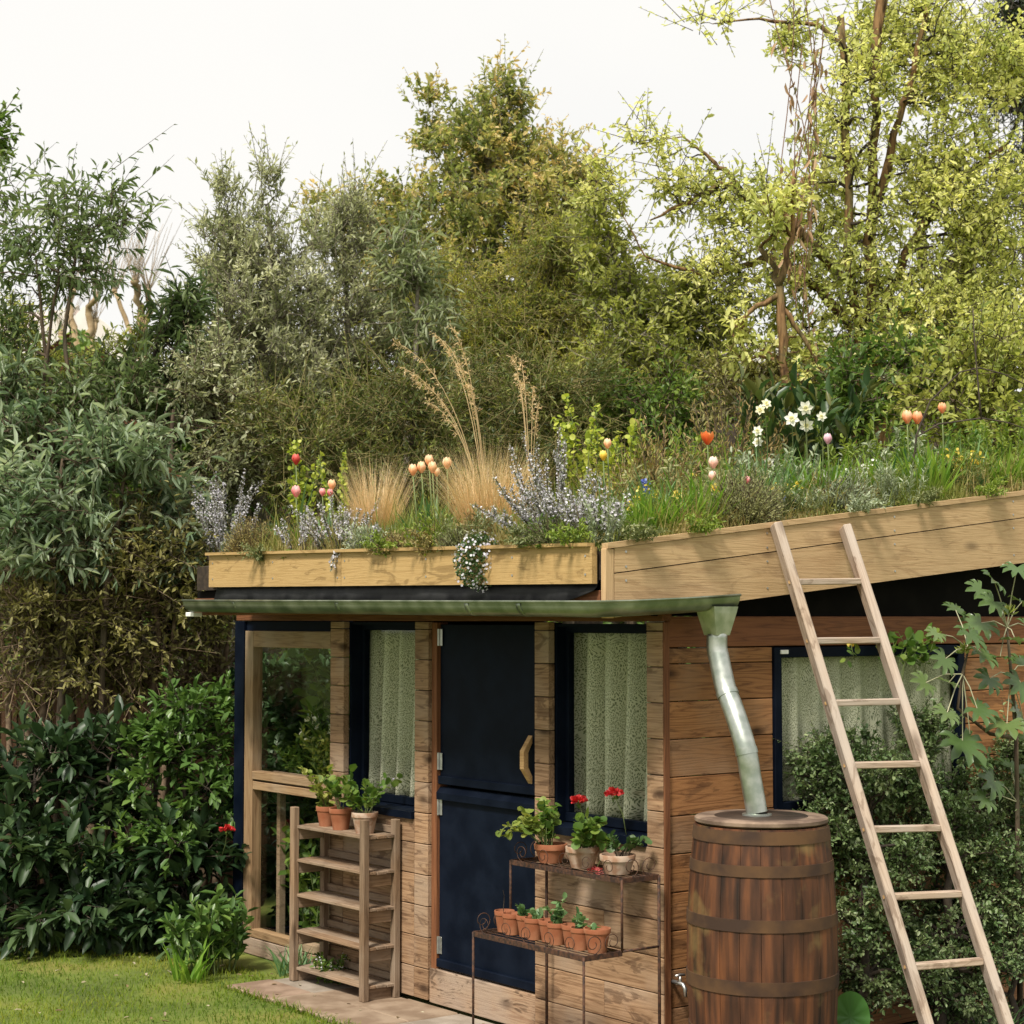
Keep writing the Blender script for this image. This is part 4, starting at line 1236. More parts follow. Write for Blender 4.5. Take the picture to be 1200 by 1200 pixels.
# feet on the ground
def footpt(px, py): return gnd(px, py)
BLp = gnd(1112, 1287); 
BRp = gnd(1206, 1282)
LD = empty('ladder', BLp * .5 + BRp * .5); tag(LD, 'plain wooden ladder leaning on the roof edge', 'ladder')
lb = BLp * .5 + BRp * .5
n_out = np.cross(BRp - BLp, TLp - BLp); n_out = n_out / np.linalg.norm(n_out)
for a, b in ((BLp, TLp), (BRp, TRp)):
    beam('stile', LD, a - lb, b - lb, .072, .042, M['ladder'], tuple(n_out), .005)
for k, (yl, yr) in enumerate(((682, 681), (751, 750), (824, 822), (897, 895), (972, 970), (1051, 1047), (1133, 1126), (1222, 1212))):
    fl = None
    # where that height falls on each stile
    def onst(a, b, py):
        lo_, hi_ = 0., 1.
        for _ in range(40):
            m_ = (lo_ + hi_) / 2; q = a + (b - a) * m_
            d = q - O3
            depth = d[1] * math.cos(PITCH) + d[2] * math.sin(PITCH); upc = d[2] * math.cos(PITCH) - d[1] * math.sin(PITCH)
            y = 600 - upc / depth * FPX
            if y > py: lo_ = m_
            else: hi_ = m_
        return a + (b - a) * m_
    qa, qb = onst(BLp, TLp, yl), onst(BRp, TRp, yr)
    dd = (qb - qa) / np.linalg.norm(qb - qa)
    for q_, sg in ((qa, -1), (qb, 1)):
        c_ = q_ - lb
        MB().tube([c_ + dd * sg * .0195, c_ + dd * sg * .0235], .009, 10).build('peg', M['handle'], LD)
    beam('rung', LD, qa + dd * .0215 - lb, qb - dd * .0215 - lb, .030, .042, M['ladder'], (0, 0, 1), .004)
# ================================================================ plants on the roof
def RF(px, yl):
    """roof soil point seen at column px, yl behind the front wall"""
    p = fac(px, 640, yl); return W(p[0], yl, soil_z(yl))
def RS(px, xl):
    """roof soil point at column px, xl measured from the side wall"""
    p = sid(px, 610, xl); return W(xl, p[1], soil_z(p[1]))
def hgt(p, px, py): return max(.04, at(px, py, p[1])[2] - p[2])

M['blond'] = leafmat('blond_grass', [(.56, .38, .19), (.70, .52, .30), (.80, .66, .44)], .35, .6, .2)
M['bluegreen'] = leafmat('blue_green_strap', [(.06, .15, .055), (.12, .23, .08), (.20, .31, .13)], .35, .5)
M['strap'] = leafmat('bright_strap', [(.09, .20, .02), (.17, .31, .035), (.27, .40, .06)], .4, .45)
M['rosem'] = leafmat('rosemary_needle', [(.09, .11, .065), (.17, .19, .12), (.26, .28, .19)], .2, .6)
M['rosef'] = leafmat('rosemary_flower', [(.42, .40, .50), (.58, .56, .64), (.76, .74, .78)], .3, .6)
M['whitefl'] = leafmat('white_petal', [(.55, .50, .60), (.72, .70, .74), (.80, .79, .76)], .3, .6)
M['lime'] = leafmat('lime_bract', [(.25, .33, .03), (.38, .44, .05), (.50, .52, .10)], .4, .55)
M['limeleaf'] = leafmat('lime_leaf', [(.13, .21, .025), (.20, .28, .04), (.28, .34, .06)], .4, .55)
M['thyme'] = leafmat('thyme_leaf', [(.11, .14, .05), (.19, .215, .085), (.29, .30, .15)], .25, .65)
M['heath'] = leafmat('heath_leaf', [(.17, .13, .045), (.27, .21, .07), (.36, .32, .12)], .25, .65)
M['silver'] = leafmat('silver_leaf', [(.20, .25, .15), (.31, .36, .23), (.44, .48, .34)], .25, .7)
M['sedum'] = leafmat('sedum_leaf', [(.12, .16, .03), (.20, .22, .05), (.26, .20, .07), (.16, .20, .06)], .3, .6)
M['rust'] = leafmat('rust_leaf', [(.20, .12, .05), (.30, .22, .08), (.22, .25, .06)], .3, .6)
M['darkbroad'] = leafmat('dark_broad_leaf', [(.025, .06, .02), (.05, .095, .025), (.13, .13, .03)], .3, .4)
PET = {}
for k, c in dict(coral=((.74, .30, .14), (.80, .42, .22), (.85, .55, .36)), peach=((.80, .46, .26), (.85, .58, .36), (.87, .68, .48)), red=((.55, .06, .05), (.68, .12, .10), (.72, .22, .17)), pink=((.70, .22, .25), (.78, .34, .36), (.85, .50, .50)),
                 orange=((.62, .11, .03), (.75, .20, .05), (.78, .32, .10)), palepink=((.78, .50, .45), (.84, .60, .54), (.88, .72, .66)), yellow=((.75, .55, .06), (.82, .66, .12), (.86, .74, .25)),
                 cream=((.78, .74, .50), (.84, .82, .66), (.86, .85, .76)), white=((.78, .78, .70), (.82, .82, .76), (.85, .85, .80)), blue=((.05, .08, .35), (.10, .14, .48), (.2, .25, .6)),
                 mauve=((.62, .36, .50), (.74, .50, .62), (.8, .62, .7))).items():
    PET[k] = leafmat(k + '_flower', list(c), .35, .5)

M['thymebush'] = leafmat('thyme_bush_leaf', [(.20, .23, .09), (.33, .34, .16), (.46, .45, .26)], .45, .6)
# low ground cover over the soil
rng = np.random.default_rng(21)
n = 26000
gx = rng.uniform(-3.42, .07, n); gyy = rng.uniform(-.44, 2.9, n)
keepm = (gyy < 1.2) | (gx > -1.6)
gx, gyy = gx[keepm], gyy[keepm]; n = len(gx)
P = SHC[None] + gx[:, None] * AX[None] + gyy[:, None] * AY[None]
P[:, 2] = np.array([soil_z(v) for v in gyy]) + rng.random(n) ** 2 * .07
cl = .5 + .5 * np.sin(gx * 7 + 2 * np.sin(gyy * 5)) * np.cos(gyy * 6 + gx * 2)
gc = leaves('roof_ground_cover', rng, P, unit(rdir(rng, n) + np.array([0, 0, .7])), rdir(rng, n) + np.array([0, 0, .6]), .022 * (.6 + .8 * rng.random(n)), .011, 'oval', M['sedum'], None, np.clip(cl * .6 + rng.random(n) * .4, 0, 1))
tag(gc, 'low sedum and moss ground cover on the shed roof', 'ground cover', kind='stuff')

def mound(name, label, seed, p, r, h, mat, L=.022, Wd=.004, n=2600, shape='diamond', group=None, spike=.55, cat='shrub', flat=1.0):
    """dense low cushion: short shoots from a dome, set with fine leaves"""
    rng = np.random.default_rng(seed)
    root = empty(name, p); tag(root, label, cat, group)
    T = n // 12
    d = rdir(rng, T); d[:, 2] = np.abs(d[:, 2]) * .9 + .08; d = unit(d)
    A = d * np.array([r * .45, r * .45 * flat, h * .35])
    B = d * np.array([r, r * flat, h]) * (.72 + .40 * rng.random((T, 1))) + np.array([0, 0, 1]) * h * .12 * rng.random((T, 1))
    V, F = twig_tubes(A * .3, B, .0022, .001)
    tag(rawmesh('stems', V, F, M['bark'], root), kind='stuff')
    P, D, t = along_twigs(rng, A, B, 12, 0)
    m = len(P)
    Ld = unit(D * spike + rdir(rng, m) * .6)
    sz = .6 + .8 * rng.random(m)
    tint = np.clip(.6 * np.repeat(rng.random(T), 12) + .4 * rng.random(m), 0, 1)
    leaves('foliage', rng, P, Ld, rdir(rng, m), L * sz, Wd * sz, shape, mat, root, tint, kind='stuff')
    return root

def tuft(name, label, seed, p, n, h, w, mat, spread=.5, curl=.7, r=.05, seg=4, group=None, cat='grass', az=None, flop=0.0):
    rng = np.random.default_rng(seed)
    root = empty(name, p); tag(root, label, cat, group)
    a = rng.random(n) * 6.28 if az is None else az[0] + (rng.random(n) - .5) * 2 * az[1]
    q = rng.random(n) ** .5 * r
    P = np.stack([np.cos(a) * q, np.sin(a) * q, np.zeros(n)], 1)
    o = blades('leaves', rng, P, a + rng.normal(size=n) * .9, spread * rng.random(n) ** .8 * 1.1 + .03, curl * (.3 + rng.random(n)), h * (.5 + .5 * rng.random(n)), w * (.7 + .6 * rng.random(n)), mat, root, seg)
    o['kind'] = 'stuff'
    return root

def tulip(label, p, top, size, mat, seed, group=None, openf=.0, leavesn=3):
    rng = np.random.default_rng(seed)
    p = np.array(p); top = np.array(top)
    root = empty('tulip', p); tag(root, label, 'tulip', group)
    t_ = top - p
    base = t_ - np.array([0, 0, size])
    MB().tube([(0, 0, 0), base * .5 + np.array([.01, 0, 0]), base], [.0042, .0038, .0035], 6).build('stem', M['barkgreen'], root, smooth='all')
    for i in range(6):
        a = 2 * math.pi * i / 6 + rng.uniform(0, .3); ro = 1.0 if i % 2 else .84
        vs = []; ns, nt_ = 5, 4
        for s in range(ns + 1):
            f = s / ns
            rad = size * (.10 + .36 * math.sin(min(1, f * 1.25) * math.pi / 2) - .20 * max(0, f - .55) / .45 * (1 - 2.5 * openf) + openf * f * .25) * ro
            hw = size * .38 * math.sin(math.pi * (.12 + .72 * f)) ** .7 if s < ns else size * .17
            for q in range(nt_ + 1):
                u = (q / nt_ - .5) * 2
                an = a + u * hw / max(rad, 1e-4) * .8
                vs.append((base[0] + rad * math.cos(an), base[1] + rad * math.sin(an), base[2] + f * size * (1.0 - .13 * u * u * f) + (0 if i % 2 else size * .03)))
        fs = [(s * (nt_ + 1) + q, s * (nt_ + 1) + q + 1, (s + 1) * (nt_ + 1) + q + 1, (s + 1) * (nt_ + 1) + q) for s in range(ns) for q in range(nt_)]
        tint = np.clip(np.tile(np.linspace(.1, .9, ns + 1)[:, None], (1, nt_ + 1)).ravel() + rng.normal() * .25, 0, 1)
        rawmesh('petal', vs, fs, mat, root, tint, smooth=True)
    if leavesn:
        a = rng.random(leavesn) * 6.28
        blades('leaf', rng, np.zeros((leavesn, 3)) + .0, a, rng.uniform(.15, .45, leavesn), rng.uniform(.2, .8, leavesn), np.linalg.norm(t_) * rng.uniform(.55, .85, leavesn), .028, M['bluegreen'], root, 5)
    return root

def daffodil(label, p, top, size, seed, mat, group=None, face=(-.2, -1, .15)):
    rng = np.random.default_rng(seed)
    p = np.array(p); t_ = np.array(top) - p
    root = empty('daffodil', p); tag(root, label, 'daffodil', group)
    f = np.array(face) + rng.normal(size=3) * .25; f = f / np.linalg.norm(f)
    MB().tube([(0, 0, 0), t_ * .6 + np.array([.008, .01, 0]), t_ + np.array([0, 0, .006]) - f * size * .35, t_ - f * size * .1], [.003, .0028, .0025, .003], 6).build('stem', M['barkgreen'], root, smooth='all')
    u = np.cross(f, [0, 0, 1.]); u /= np.linalg.norm(u); w = np.cross(u, f)
    a = np.arange(6) * math.pi / 3 + rng.random()
    D = np.cos(a)[:, None] * u + np.sin(a)[:, None] * w + f * .12
    leaves('petals', rng, np.repeat(t_[None], 6, 0), D, np.repeat(f[None], 6, 0), size * .55, size * .36, 'oval', mat, root)
    tr_ = MB()
    c = []
    for rad, dd in ((.10, 0), (.13, .12), (.17, .22)):
        c.append([t_ + f * dd * size + (u * math.cos(x) + w * math.sin(x)) * rad * size for x in np.linspace(0, 2 * math.pi, 9)[:-1]])
    vs = [tuple(v) for r_ in c for v in r_]
    tr_.add(vs, [(i * 8 + k, i * 8 + (k + 1) % 8, i * 8 + 8 + (k + 1) % 8, i * 8 + 8 + k) for i in (0, 1) for k in range(8)] + [tuple(range(8))]).build('trumpet', PET['yellow'] if 'yellow' in label else PET['cream'], root, smooth='all')
    blades('leaf', rng, np.zeros((3, 3)), rng.random(3) * 6.28, rng.uniform(.1, .35, 3), rng.uniform(.1, .6, 3), np.linalg.norm(t_) * rng.uniform(.6, .95, 3), .010, M['bluegreen'], root, 4)
    return root

def tul(px, py, yl, label, mat, size=.055, group=None, bx=0, openf=0., front=True, seed=0):
    p = RF(px + bx, yl) if front else RS(px + bx, yl)
    size *= 1
    top = at(px, py - 8, p[1])
    return tulip(label, p, top, size, PET[mat], 100 + int(px) + seed, group, openf)

# --- front run
p = RF(292, -.34); mound('heather_mound', 'brownish olive cushion at the far end of the planter', 201, p, .17, hgt(p, 292, 607), M['heath'], .020, .005, 4200)
p = RF(268, .25)
stems_plant('rosemary', 'upright pale lilac rosemary behind the brownish cushion', 'shrub', 202, p, 26, hgt(p, 268, 550), .5, {'k': 16, 'L': .022, 'W': .005, 'shape': 'diamond', 'fwd': .5}, M['bark'], M['rosem'], {'k': 26, 'L': .013, 'W': .009, 'shape': 'oval', 'from': 1, 'scat': .012}, M['rosef'], base_r=.18, r=.003)
p = RF(232, .6)
stems_plant('rosemary', 'pale flowering shrub leaning over the end of the roof beside the trees', 'shrub', 203, p, 24, hgt(p, 240, 565), .6, {'k': 14, 'L': .025, 'W': .006, 'shape': 'diamond', 'fwd': .5}, M['bark'], M['rosem'], {'k': 22, 'L': .02, 'W': .013, 'shape': 'oval', 'from': 1, 'scat': .016}, M['whitefl'], base_r=.25, r=.003)
p = RF(395, -.30)
stems_plant('rosemary', 'sprawling dark lilac rosemary over the planter edge with a hanging tip', 'shrub', 204, p, 22, .36, 1.25, {'k': 18, 'L': .020, 'W': .005, 'shape': 'diamond', 'fwd': .5}, M['bark'], M['rosem'], {'k': 22, 'L': .012, 'W': .008, 'shape': 'oval', 'from': 2, 'scat': .010}, M['rosef'], base_r=.10, r=.0035, curve=-.25)
p = RF(352, -.22)
stems_plant('rosemary', 'low grey lilac rosemary between brown cushion and pink tulip', 'shrub', 205, p, 14, .26, 1.1, {'k': 18, 'L': .020, 'W': .005, 'shape': 'diamond', 'fwd': .5}, M['bark'], M['rosem'], {'k': 18, 'L': .012, 'W': .008, 'shape': 'oval', 'from': 2, 'scat': .010}, M['rosef'], base_r=.10, r=.0035, curve=-.25)
p = RF(428, -.33)
stems_plant('rosemary', 'small rosemary sprig in front of the blond tuft', 'shrub', 206, p, 10, .20, 1.0, {'k': 16, 'L': .020, 'W': .005, 'shape': 'diamond', 'fwd': .5}, M['bark'], M['rosem'], {'k': 16, 'L': .014, 'W': .010, 'shape': 'oval', 'from': 2, 'scat': .010}, M['rosef'], base_r=.08, r=.003, curve=-.2)
# hanging tip over the board
rng = np.random.default_rng(5)
q0 = RF(404, -.44); q1 = at(392, 648, q0[1] - .03); q2 = at(388, 668, q0[1] - .035)
root = empty('rosemary_sprig', q0); tag(root, 'lilac rosemary tip hanging down over the yellow planter board', 'shrub')
MB().tube([(0, 0, 0), (q1 - q0) * .5 + np.array([0, -.01, .02]), q1 - q0, q2 - q0], .0025, 5).build('stem', M['bark'], root, smooth='all')
A = np.array([(q1 - q0) * .3, q1 - q0]); B = np.array([q1 - q0, q2 - q0])
P, D, t = along_twigs(rng, A, B, 40, 0); m = len(P)
leaves('foliage', rng, P, unit(D * .4 + rdir(rng, m)), rdir(rng, m), .018, .005, 'diamond', M['rosem'], root, kind='stuff')
P, D, t = along_twigs(rng, A, B, 40, 0); m = len(P)
leaves('flowers', rng, P + rdir(rng, m) * .014, rdir(rng, m), rdir(rng, m), .015, .011, 'oval', M['rosef'], root, kind='stuff')

tul(347, 540, .05, 'red tulip above the pink tulip beside the lime spurge', 'red', .066)
tul(347, 577, -.10, 'rose pink tulip below the red one near the planter end', 'pink', .070, seed=3)
tul(389, 570, -.02, 'peach tulip above the two salmon ones beside the blond tuft', 'peach', .060)
tul(378, 580, -.06, 'small salmon tulip next to the peach tulip, nearer the planter end', 'pink', .048)
tul(387, 581, -.05, 'small salmon tulip just below the peach tulip', 'pink', .044, seed=2)
def spurge(label, seed, p, n, h, spread=.35, base_r=.06, mat='lime'):
    return stems_plant('spurge', label, 'plant', seed, p, n, h, spread, {'k': 9, 'L': .034, 'W': .011, 'shape': 'oval', 'fwd': .5, 'lift': .1}, M['barkgreen'], M['limeleaf'],
                       {'k': 16, 'L': .024, 'W': .022, 'shape': 'round', 'from': 2, 'scat': .022, 'fwd': .1}, M[mat], base_r=base_r, r=.0035, curve=.1)
p = RF(360, .12); spurge('tall lime spurge beside the red tulip', 211, p, 5, hgt(p, 360, 508), .22, .06)
p = RF(402, .15); spurge('slim lime spurge behind the peach tulip', 212, p, 4, hgt(p, 402, 520), .25, .06)
p = RF(380, .2); tuft('strap_leaves', 'blue-green strap leaves behind the pink tulip', 213, RF(325, .05), 46, .26, .012, M['bluegreen'], .35, .5, .12, cat='plant')
tuft('strap_leaves', 'yellow-green tulip leaves under the pink tulip', 214, RF(352, -.12), 16, .22, .022, M['strap'], .3, .4, .05, cat='plant')
p = RF(440, -.02); tuft('blond_grass', 'smaller tuft of blond feather grass beside the peach tulips', 215, p, 900, hgt(p, 440, 520), .0024, M['blond'], .32, .35, .07, 5, 'blond grass tufts')
p = RF(573, -.05); tuft('blond_grass', 'big tuft of blond feather grass in the middle of the planter', 216, p, 1500, hgt(p, 575, 498), .0024, M['blond'], .42, .5, .11, 5, 'blond grass tufts')
p = RF(722, .5); tuft('blond_grass', 'thin reddish blond tuft behind the lime spurge', 217, p, 300, hgt(p, 735, 500), .0024, M['blond'], .4, .5, .10, 5, 'blond grass tufts')

def plume_grass(label, seed, base, tips, n=26):
    """arching straws that carry feathery seed heads"""
    rng = np.random.default_rng(seed)
    root = empty('plume_grass', base); tag(root, label, 'grass', 'plume grasses')
    mb = MB(); PA = []; PB = []
    for (px, py) in tips:
        tip = at(px, py, base[1] + rng.uniform(-.2, .3)) - base
        c = np.array([tip[0] * .25, tip[1] * .3, tip[2] * .85])
        pts = []
        for i in range(11):
            f = i / 10
            pts.append((1 - f) ** 2 * np.zeros(3) + 2 * f * (1 - f) * c + f * f * tip)
        mb.tube(pts, list(np.linspace(.0028, .0012, 11)), 4, caps=False)
        for i in range(6, 10):
            for _ in range(n // 4):
                f = rng.random(); a = pts[i] * (1 - f) + pts[i + 1] * f
                PA.append(a); PB.append(a + (pts[i + 1] - pts[i]) * .25 + rng.normal(size=3) * .012 + np.array([0, 0, -.022 * rng.random()]))
    mb.build('straw', M['straw'], root, smooth='all')
    A, B = np.array(PA), np.array(PB)
    P, D, t = along_twigs(rng, A, B, 4, 0); m = len(P)
    leaves('plume', rng, P, unit(D + rdir(rng, m) * .5 + np.array([0, 0, -.3])), rdir(rng, m), .017, .0035, 'diamond', M['blond'], root, kind='stuff')
    return root
M['straw'] = paint('straw', (.36, .25, .12), (.50, .38, .2), 20, .8, bump=.1)
plume_grass('arching plume grass with seed heads above the big blond tuft', 221, RF(572, .05), [(470, 430), (486, 445), (508, 390), (520, 400), (538, 425), (548, 450), (462, 400), (500, 470), (527, 380)], 40)
plume_grass('pair of upright seed plumes above the tall rosemary', 222, RF(622, .25), [(600, 415), (610, 420), (625, 452), (632, 470), (606, 440)], 36)
rng = np.random.default_rng(7)

for i, (px, py, lab) in enumerate([(484, 552, 'peach tulip at the planter end side of the peach bunch'), (494, 549, 'peach tulip with round top in the middle of the peach bunch'), (503, 541, 'topmost cream-peach tulip of the peach bunch'),
                                   (507, 549, 'deeper peach tulip under the topmost of the bunch'), (524, 544, 'peach tulip standing apart beside the bunch by the blond grass'), (512, 556, 'lowest and smallest tulip of the peach bunch')]):
    tul(px, py, -.05 + .03 * (i % 3), lab, 'peach', .062 if i < 5 else .048, 'peach tulip bunch', bx=4 - i, seed=i)
tuft('strap_leaves', 'bright green grassy leaves under the peach bunch', 223, RF(500, -.15), 90, .24, .010, M['strap'], .5, .6, .13, cat='plant')
tuft('strap_leaves', 'yellow-green grassy clump between peach bunch and big blond tuft', 224, RF(532, -.22), 80, .20, .008, M['limeleaf'], .6, .6, .12, cat='plant')
mound('heather_mound', 'olive brown heath in front of the peach bunch', 225, RF(478, -.34), .20, .13, M['heath'], .018, .004, 3400)
mound('heather_mound', 'greenish heath below the big blond tuft', 226, RF(540, -.36), .16, .13, M['thyme'], .018, .004, 2400)
p = RF(511, -.43); mound('spurge_cushion', 'little lime cushion on the planter edge', 227, p, .055, .06, M['lime'], .018, .012, 700, 'oval')
p = RF(345, -.41); mound('spurge_cushion', 'little yellow-green cushion between cushion and rosemary', 228, p, .07, .07, M['limeleaf'], .018, .010, 700, 'oval')
# white flowering cushion spilling over the board
rng = np.random.default_rng(229)
p = RF(566, -.45)
root = empty('rock_cress', p); tag(root, 'small pale lilac flowering cushion spilling over the planter board', 'plant')
n = 1500
d = rdir(rng, n); d[:, 1] = d[:, 1] * .8
P = d * np.array([.115, .08, .13]) * rng.random((n, 1)) ** .35 + np.array([-.02, -.03, -.035])
leaves('foliage', rng, P, unit(d + rdir(rng, n)), rdir(rng, n), .018, .010, 'oval', M['ivyleaf'], root, kind='stuff')
n = 240
d = rdir(rng, n); d[:, 1] -= .5; d[:, 2] += .15; d = unit(d)
P = d * np.array([.12, .09, .14]) * (.85 + .25 * rng.random((n, 1))) + np.array([-.02, -.03, -.03])
leaves('flowers', rng, P, rdir(rng, n), d, .012, .011, 'round', M['rosef'], root, kind='stuff')

# tall open rosemary
def rosemary_branches(label, seed, base, tips, fl=17, lf_=22):
    rng = np.random.default_rng(seed)
    root = empty('rosemary', base); tag(root, label, 'shrub')
    mb = MB(); As = []; Bs = []
    for (px, py, dy) in tips:
        tip = at(px, py, base[1] + dy) - base
        c = np.array([tip[0] * .55 + rng.normal() * .02, tip[1] * .5, tip[2] * .30])
        pts = [(2 * f * (1 - f) * c + f * f * tip) for f in np.linspace(0, 1, 9)]
        mb.tube(pts, list(np.linspace(.0045, .002, 9)), 5, caps=False)
        As += pts[3:-1]; Bs += pts[4:]
        for s in range(3):
            i = rng.integers(3, 7); d = unit((pts[-1] - pts[i])[None])[0] * .6 + rdir(rng, 1)[0] * .5 + np.array([0, 0, .3])
            e = pts[i] + d * rng.uniform(.06, .13)
            mb.tube([pts[i], (pts[i] + e) / 2 + np.array([0, 0, -.008]), e], .0018, 4, caps=False)
            As += [pts[i], (pts[i] + e) / 2]; Bs += [(pts[i] + e) / 2, e]
    mb.build('stems', M['bark'], root, smooth='all')['kind'] = 'stuff'
    A, B = np.array(As), np.array(Bs)
    P, D, t = along_twigs(rng, A, B, lf_, 0); m = len(P)
    leaves('foliage', rng, P, unit(D * .4 + rdir(rng, m) * .8), rdir(rng, m), .019, .0045, 'diamond', M['rosem'], root, kind='stuff')
    P, D, t = along_twigs(rng, A, B, fl, 0); m = len(P)
    leaves('flowers', rng, P + rdir(rng, m) * .010, unit(D * .3 + rdir(rng, m)), rdir(rng, m) + np.array([0, -.3, .5]), .0125 * (.6 + .7 * rng.random(m)), .0085, 'oval', M['rosef'], root, kind='stuff')
    return root
rosemary_branches('big open lilac rosemary with stretched branches by the blond tuft', 231, RF(655, -.28),
                  [(598, 522, .1), (612, 508, .15), (628, 520, .1), (655, 500, .2), (662, 520, .0), (640, 540, -.05), (690, 548, .05), (600, 545, 0), (580, 560, -.05), (556, 592, -.1), (585, 575, .0), (570, 600, -.15), (680, 580, .1), (700, 560, .1), (722, 585, .05), (620, 560, -.1), (610, 590, -.1), (645, 575, -.15)])
p = RF(705, -.25)
stems_plant('rosemary', 'low hazy lilac rosemary by the planter corner', 'shrub', 232, p, 34, hgt(p, 705, 565), .8, {'k': 14, 'L': .020, 'W': .0045, 'shape': 'diamond', 'fwd': .5}, M['bark'], M['rosem'], {'k': 12, 'L': .014, 'W': .011, 'shape': 'oval', 'from': 2, 'scat': .012}, M['rosef'], base_r=.16, r=.003, curve=.1)
p = RF(660, -.36); mound('heather_mound', 'grey-green heath below the big open rosemary', 233, p, .22, .15, M['thyme'], .018, .0035, 3600)
p = RF(690, .45); spurge('lime spurge with several tall heads behind the big rosemary', 234, p, 9, hgt(p, 690, 472), .35, .14)
p = RF(736, .55); spurge('lime spurge near the apricot tulip, the slimmer clump', 235, p, 5, hgt(p, 738, 482), .25, .09)
tul(712, 522, .25, 'apricot tulip in front of the lime spurge', 'peach', .05)
tul(707, 536, .20, 'pale yellow tulip below the apricot tulip', 'yellow', .05)

# --- run along the side board
for i, (px, xl, h, lab) in enumerate([(735, -.25, .24, 'grassy green leaves at the planter corner'), (765, -.20, .30, 'grassy green leaves around the blue flower'), (800, -.18, .32, 'tall grassy leaves around the yellow daffodil'), (842, -.35, .36, 'blue-green leaves under the pale pink tulips'),
                                   (905, -.45, .38, 'dark green leaves under the white daffodils'), (945, -.40, .36, 'dark green leaves below the daffodil group by the pink tulip'), (985, -.5, .32, 'loose grassy leaves behind the silver bush')]):
    tuft('strap_leaves', lab, 241 + i, RS(px, xl), 120, h, .011, M['strap'] if i in (0, 1, 2) else M['bluegreen'], .45, .8, .17, cat='plant')
p = RS(868, -.09); mound('thyme_bush', 'rounded grey-green thyme bush on the roof edge beside the ladder', 251, p, .235, hgt(p, 868, 553), M['thymebush'], .018, .0052, 8000, spike=.8)
p = RS(985, -.14); mound('silver_bush', 'loose silver-green bush above the ladder', 252, p, .25, hgt(p, 985, 560), M['silver'], .028, .006, 3200, spike=.9)
p = RS(1040, -.12)
stems_plant('silver_bush', 'upright silver-green shoots between ladder and strap leaves', 'shrub', 253, p, 34, hgt(p, 1040, 545), .45, {'k': 12, 'L': .035, 'W': .006, 'shape': 'diamond', 'fwd': .7}, M['barkgreen'], M['silver'], base_r=.22, r=.0025)
p = RS(915, -.12)
stems_plant('silver_bush', 'feathery grey-green shoots next to the thyme bush', 'shrub', 254, p, 24, hgt(p, 930, 570), .5, {'k': 12, 'L': .03, 'W': .006, 'shape': 'diamond', 'fwd': .7}, M['barkgreen'], M['thyme'], base_r=.18, r=.0025)
p = RS(1098, -.15); tuft('iris_leaves', 'broad bright green upright leaves on the roof edge', 255, p, 22, hgt(p, 1095, 508), .034, M['strap'], .35, .5, .10, 5, cat='plant')
tuft('iris_leaves', 'broad arching green leaves near the roof edge end', 256, RS(1150, -.2), 14, .22, .04, M['bluegreen'], .9, .9, .08, 5, cat='plant')
p = RS(1175, -.22); mound('green_mound', 'leafy green mound at the roof edge end', 257, p, .26, hgt(p, 1175, 540), M['limeleaf'], .045, .016, 1500, 'oval', spike=.7)
p = RS(1070, -.5); mound('green_mound', 'mixed green leafy mound behind the bright strap leaves', 258, p, .32, .30, M['gera'], .05, .016, 1800, 'oval', spike=.7)
p = RS(935, -.8); mound('green_mound', 'mixed green leafy mound behind the white daffodils', 259, p, .34, .30, M['gera'], .05, .016, 1800, 'oval', spike=.7)
p = RS(1125, -.25)
stems_plant('wallflower', 'yellow wallflower beside the bright strap leaves', 'plant', 260, p, 6, hgt(p, 1125, 518), .35, {'k': 8, 'L': .04, 'W': .009, 'shape': 'lance'}, M['barkgreen'], M['gera'], {'k': 10, 'L': .022, 'W': .02, 'shape': 'round', 'from': 4, 'scat': .016}, PET['yellow'], base_r=.06)
p = RS(922, -.22)
stems_plant('wallflower', 'small yellow-green flowering herb behind the thyme bush', 'plant', 261, p, 5, hgt(p, 922, 560), .35, {'k': 8, 'L': .03, 'W': .010, 'shape': 'lance'}, M['barkgreen'], M['limeleaf'], {'k': 10, 'L': .018, 'W': .016, 'shape': 'round', 'from': 4, 'scat': .014}, PET['yellow'], base_r=.05)
p = RS(770, -.7); mound('rust_shrub', 'reddish brown twiggy shrub behind the orange tulip', 262, p, .30, hgt(p, 790, 500), M['rust'], .03, .008, 2200, 'oval', spike=.8)
p = RS(850, -.9); mound('rust_shrub', 'olive twiggy shrub behind the pale pink tulips', 263, p, .40, hgt(p, 850, 462), M['rust'], .03, .008, 2600, 'oval', spike=.8)
tul(829, 514, -.45, 'orange-red open tulip standing highest over the green leaves', 'orange', .066, front=False, openf=.35)
tul(836, 543, -.28, 'pale pink tulip under the orange one', 'palepink', .060, front=False)
tul(835, 560, -.24, 'smaller pale pink tulip below the other pale pink one', 'palepink', .050, front=False)
tul(970, 516, -.35, 'single mauve pink tulip beside the daffodil leaves', 'mauve', .056, front=False)
tul(1063, 489, -.35, 'big orange-peach tulip, the one nearer the daffodils of a touching pair', 'coral', .072, 'orange-peach tulips', front=False, seed=1)
tul(1075, 490, -.33, 'big orange-peach tulip, the one nearer the strap leaves of a touching pair', 'coral', .070, 'orange-peach tulips', front=False, seed=2)
tul(1104, 480, -.42, 'orange-peach tulip standing alone beside the touching pair', 'coral', .060, 'orange-peach tulips', front=False, seed=3)
tul(876, 566, -.12, 'dull rose tulip half hidden in the thyme bush', 'pink', .04, front=False, seed=4)
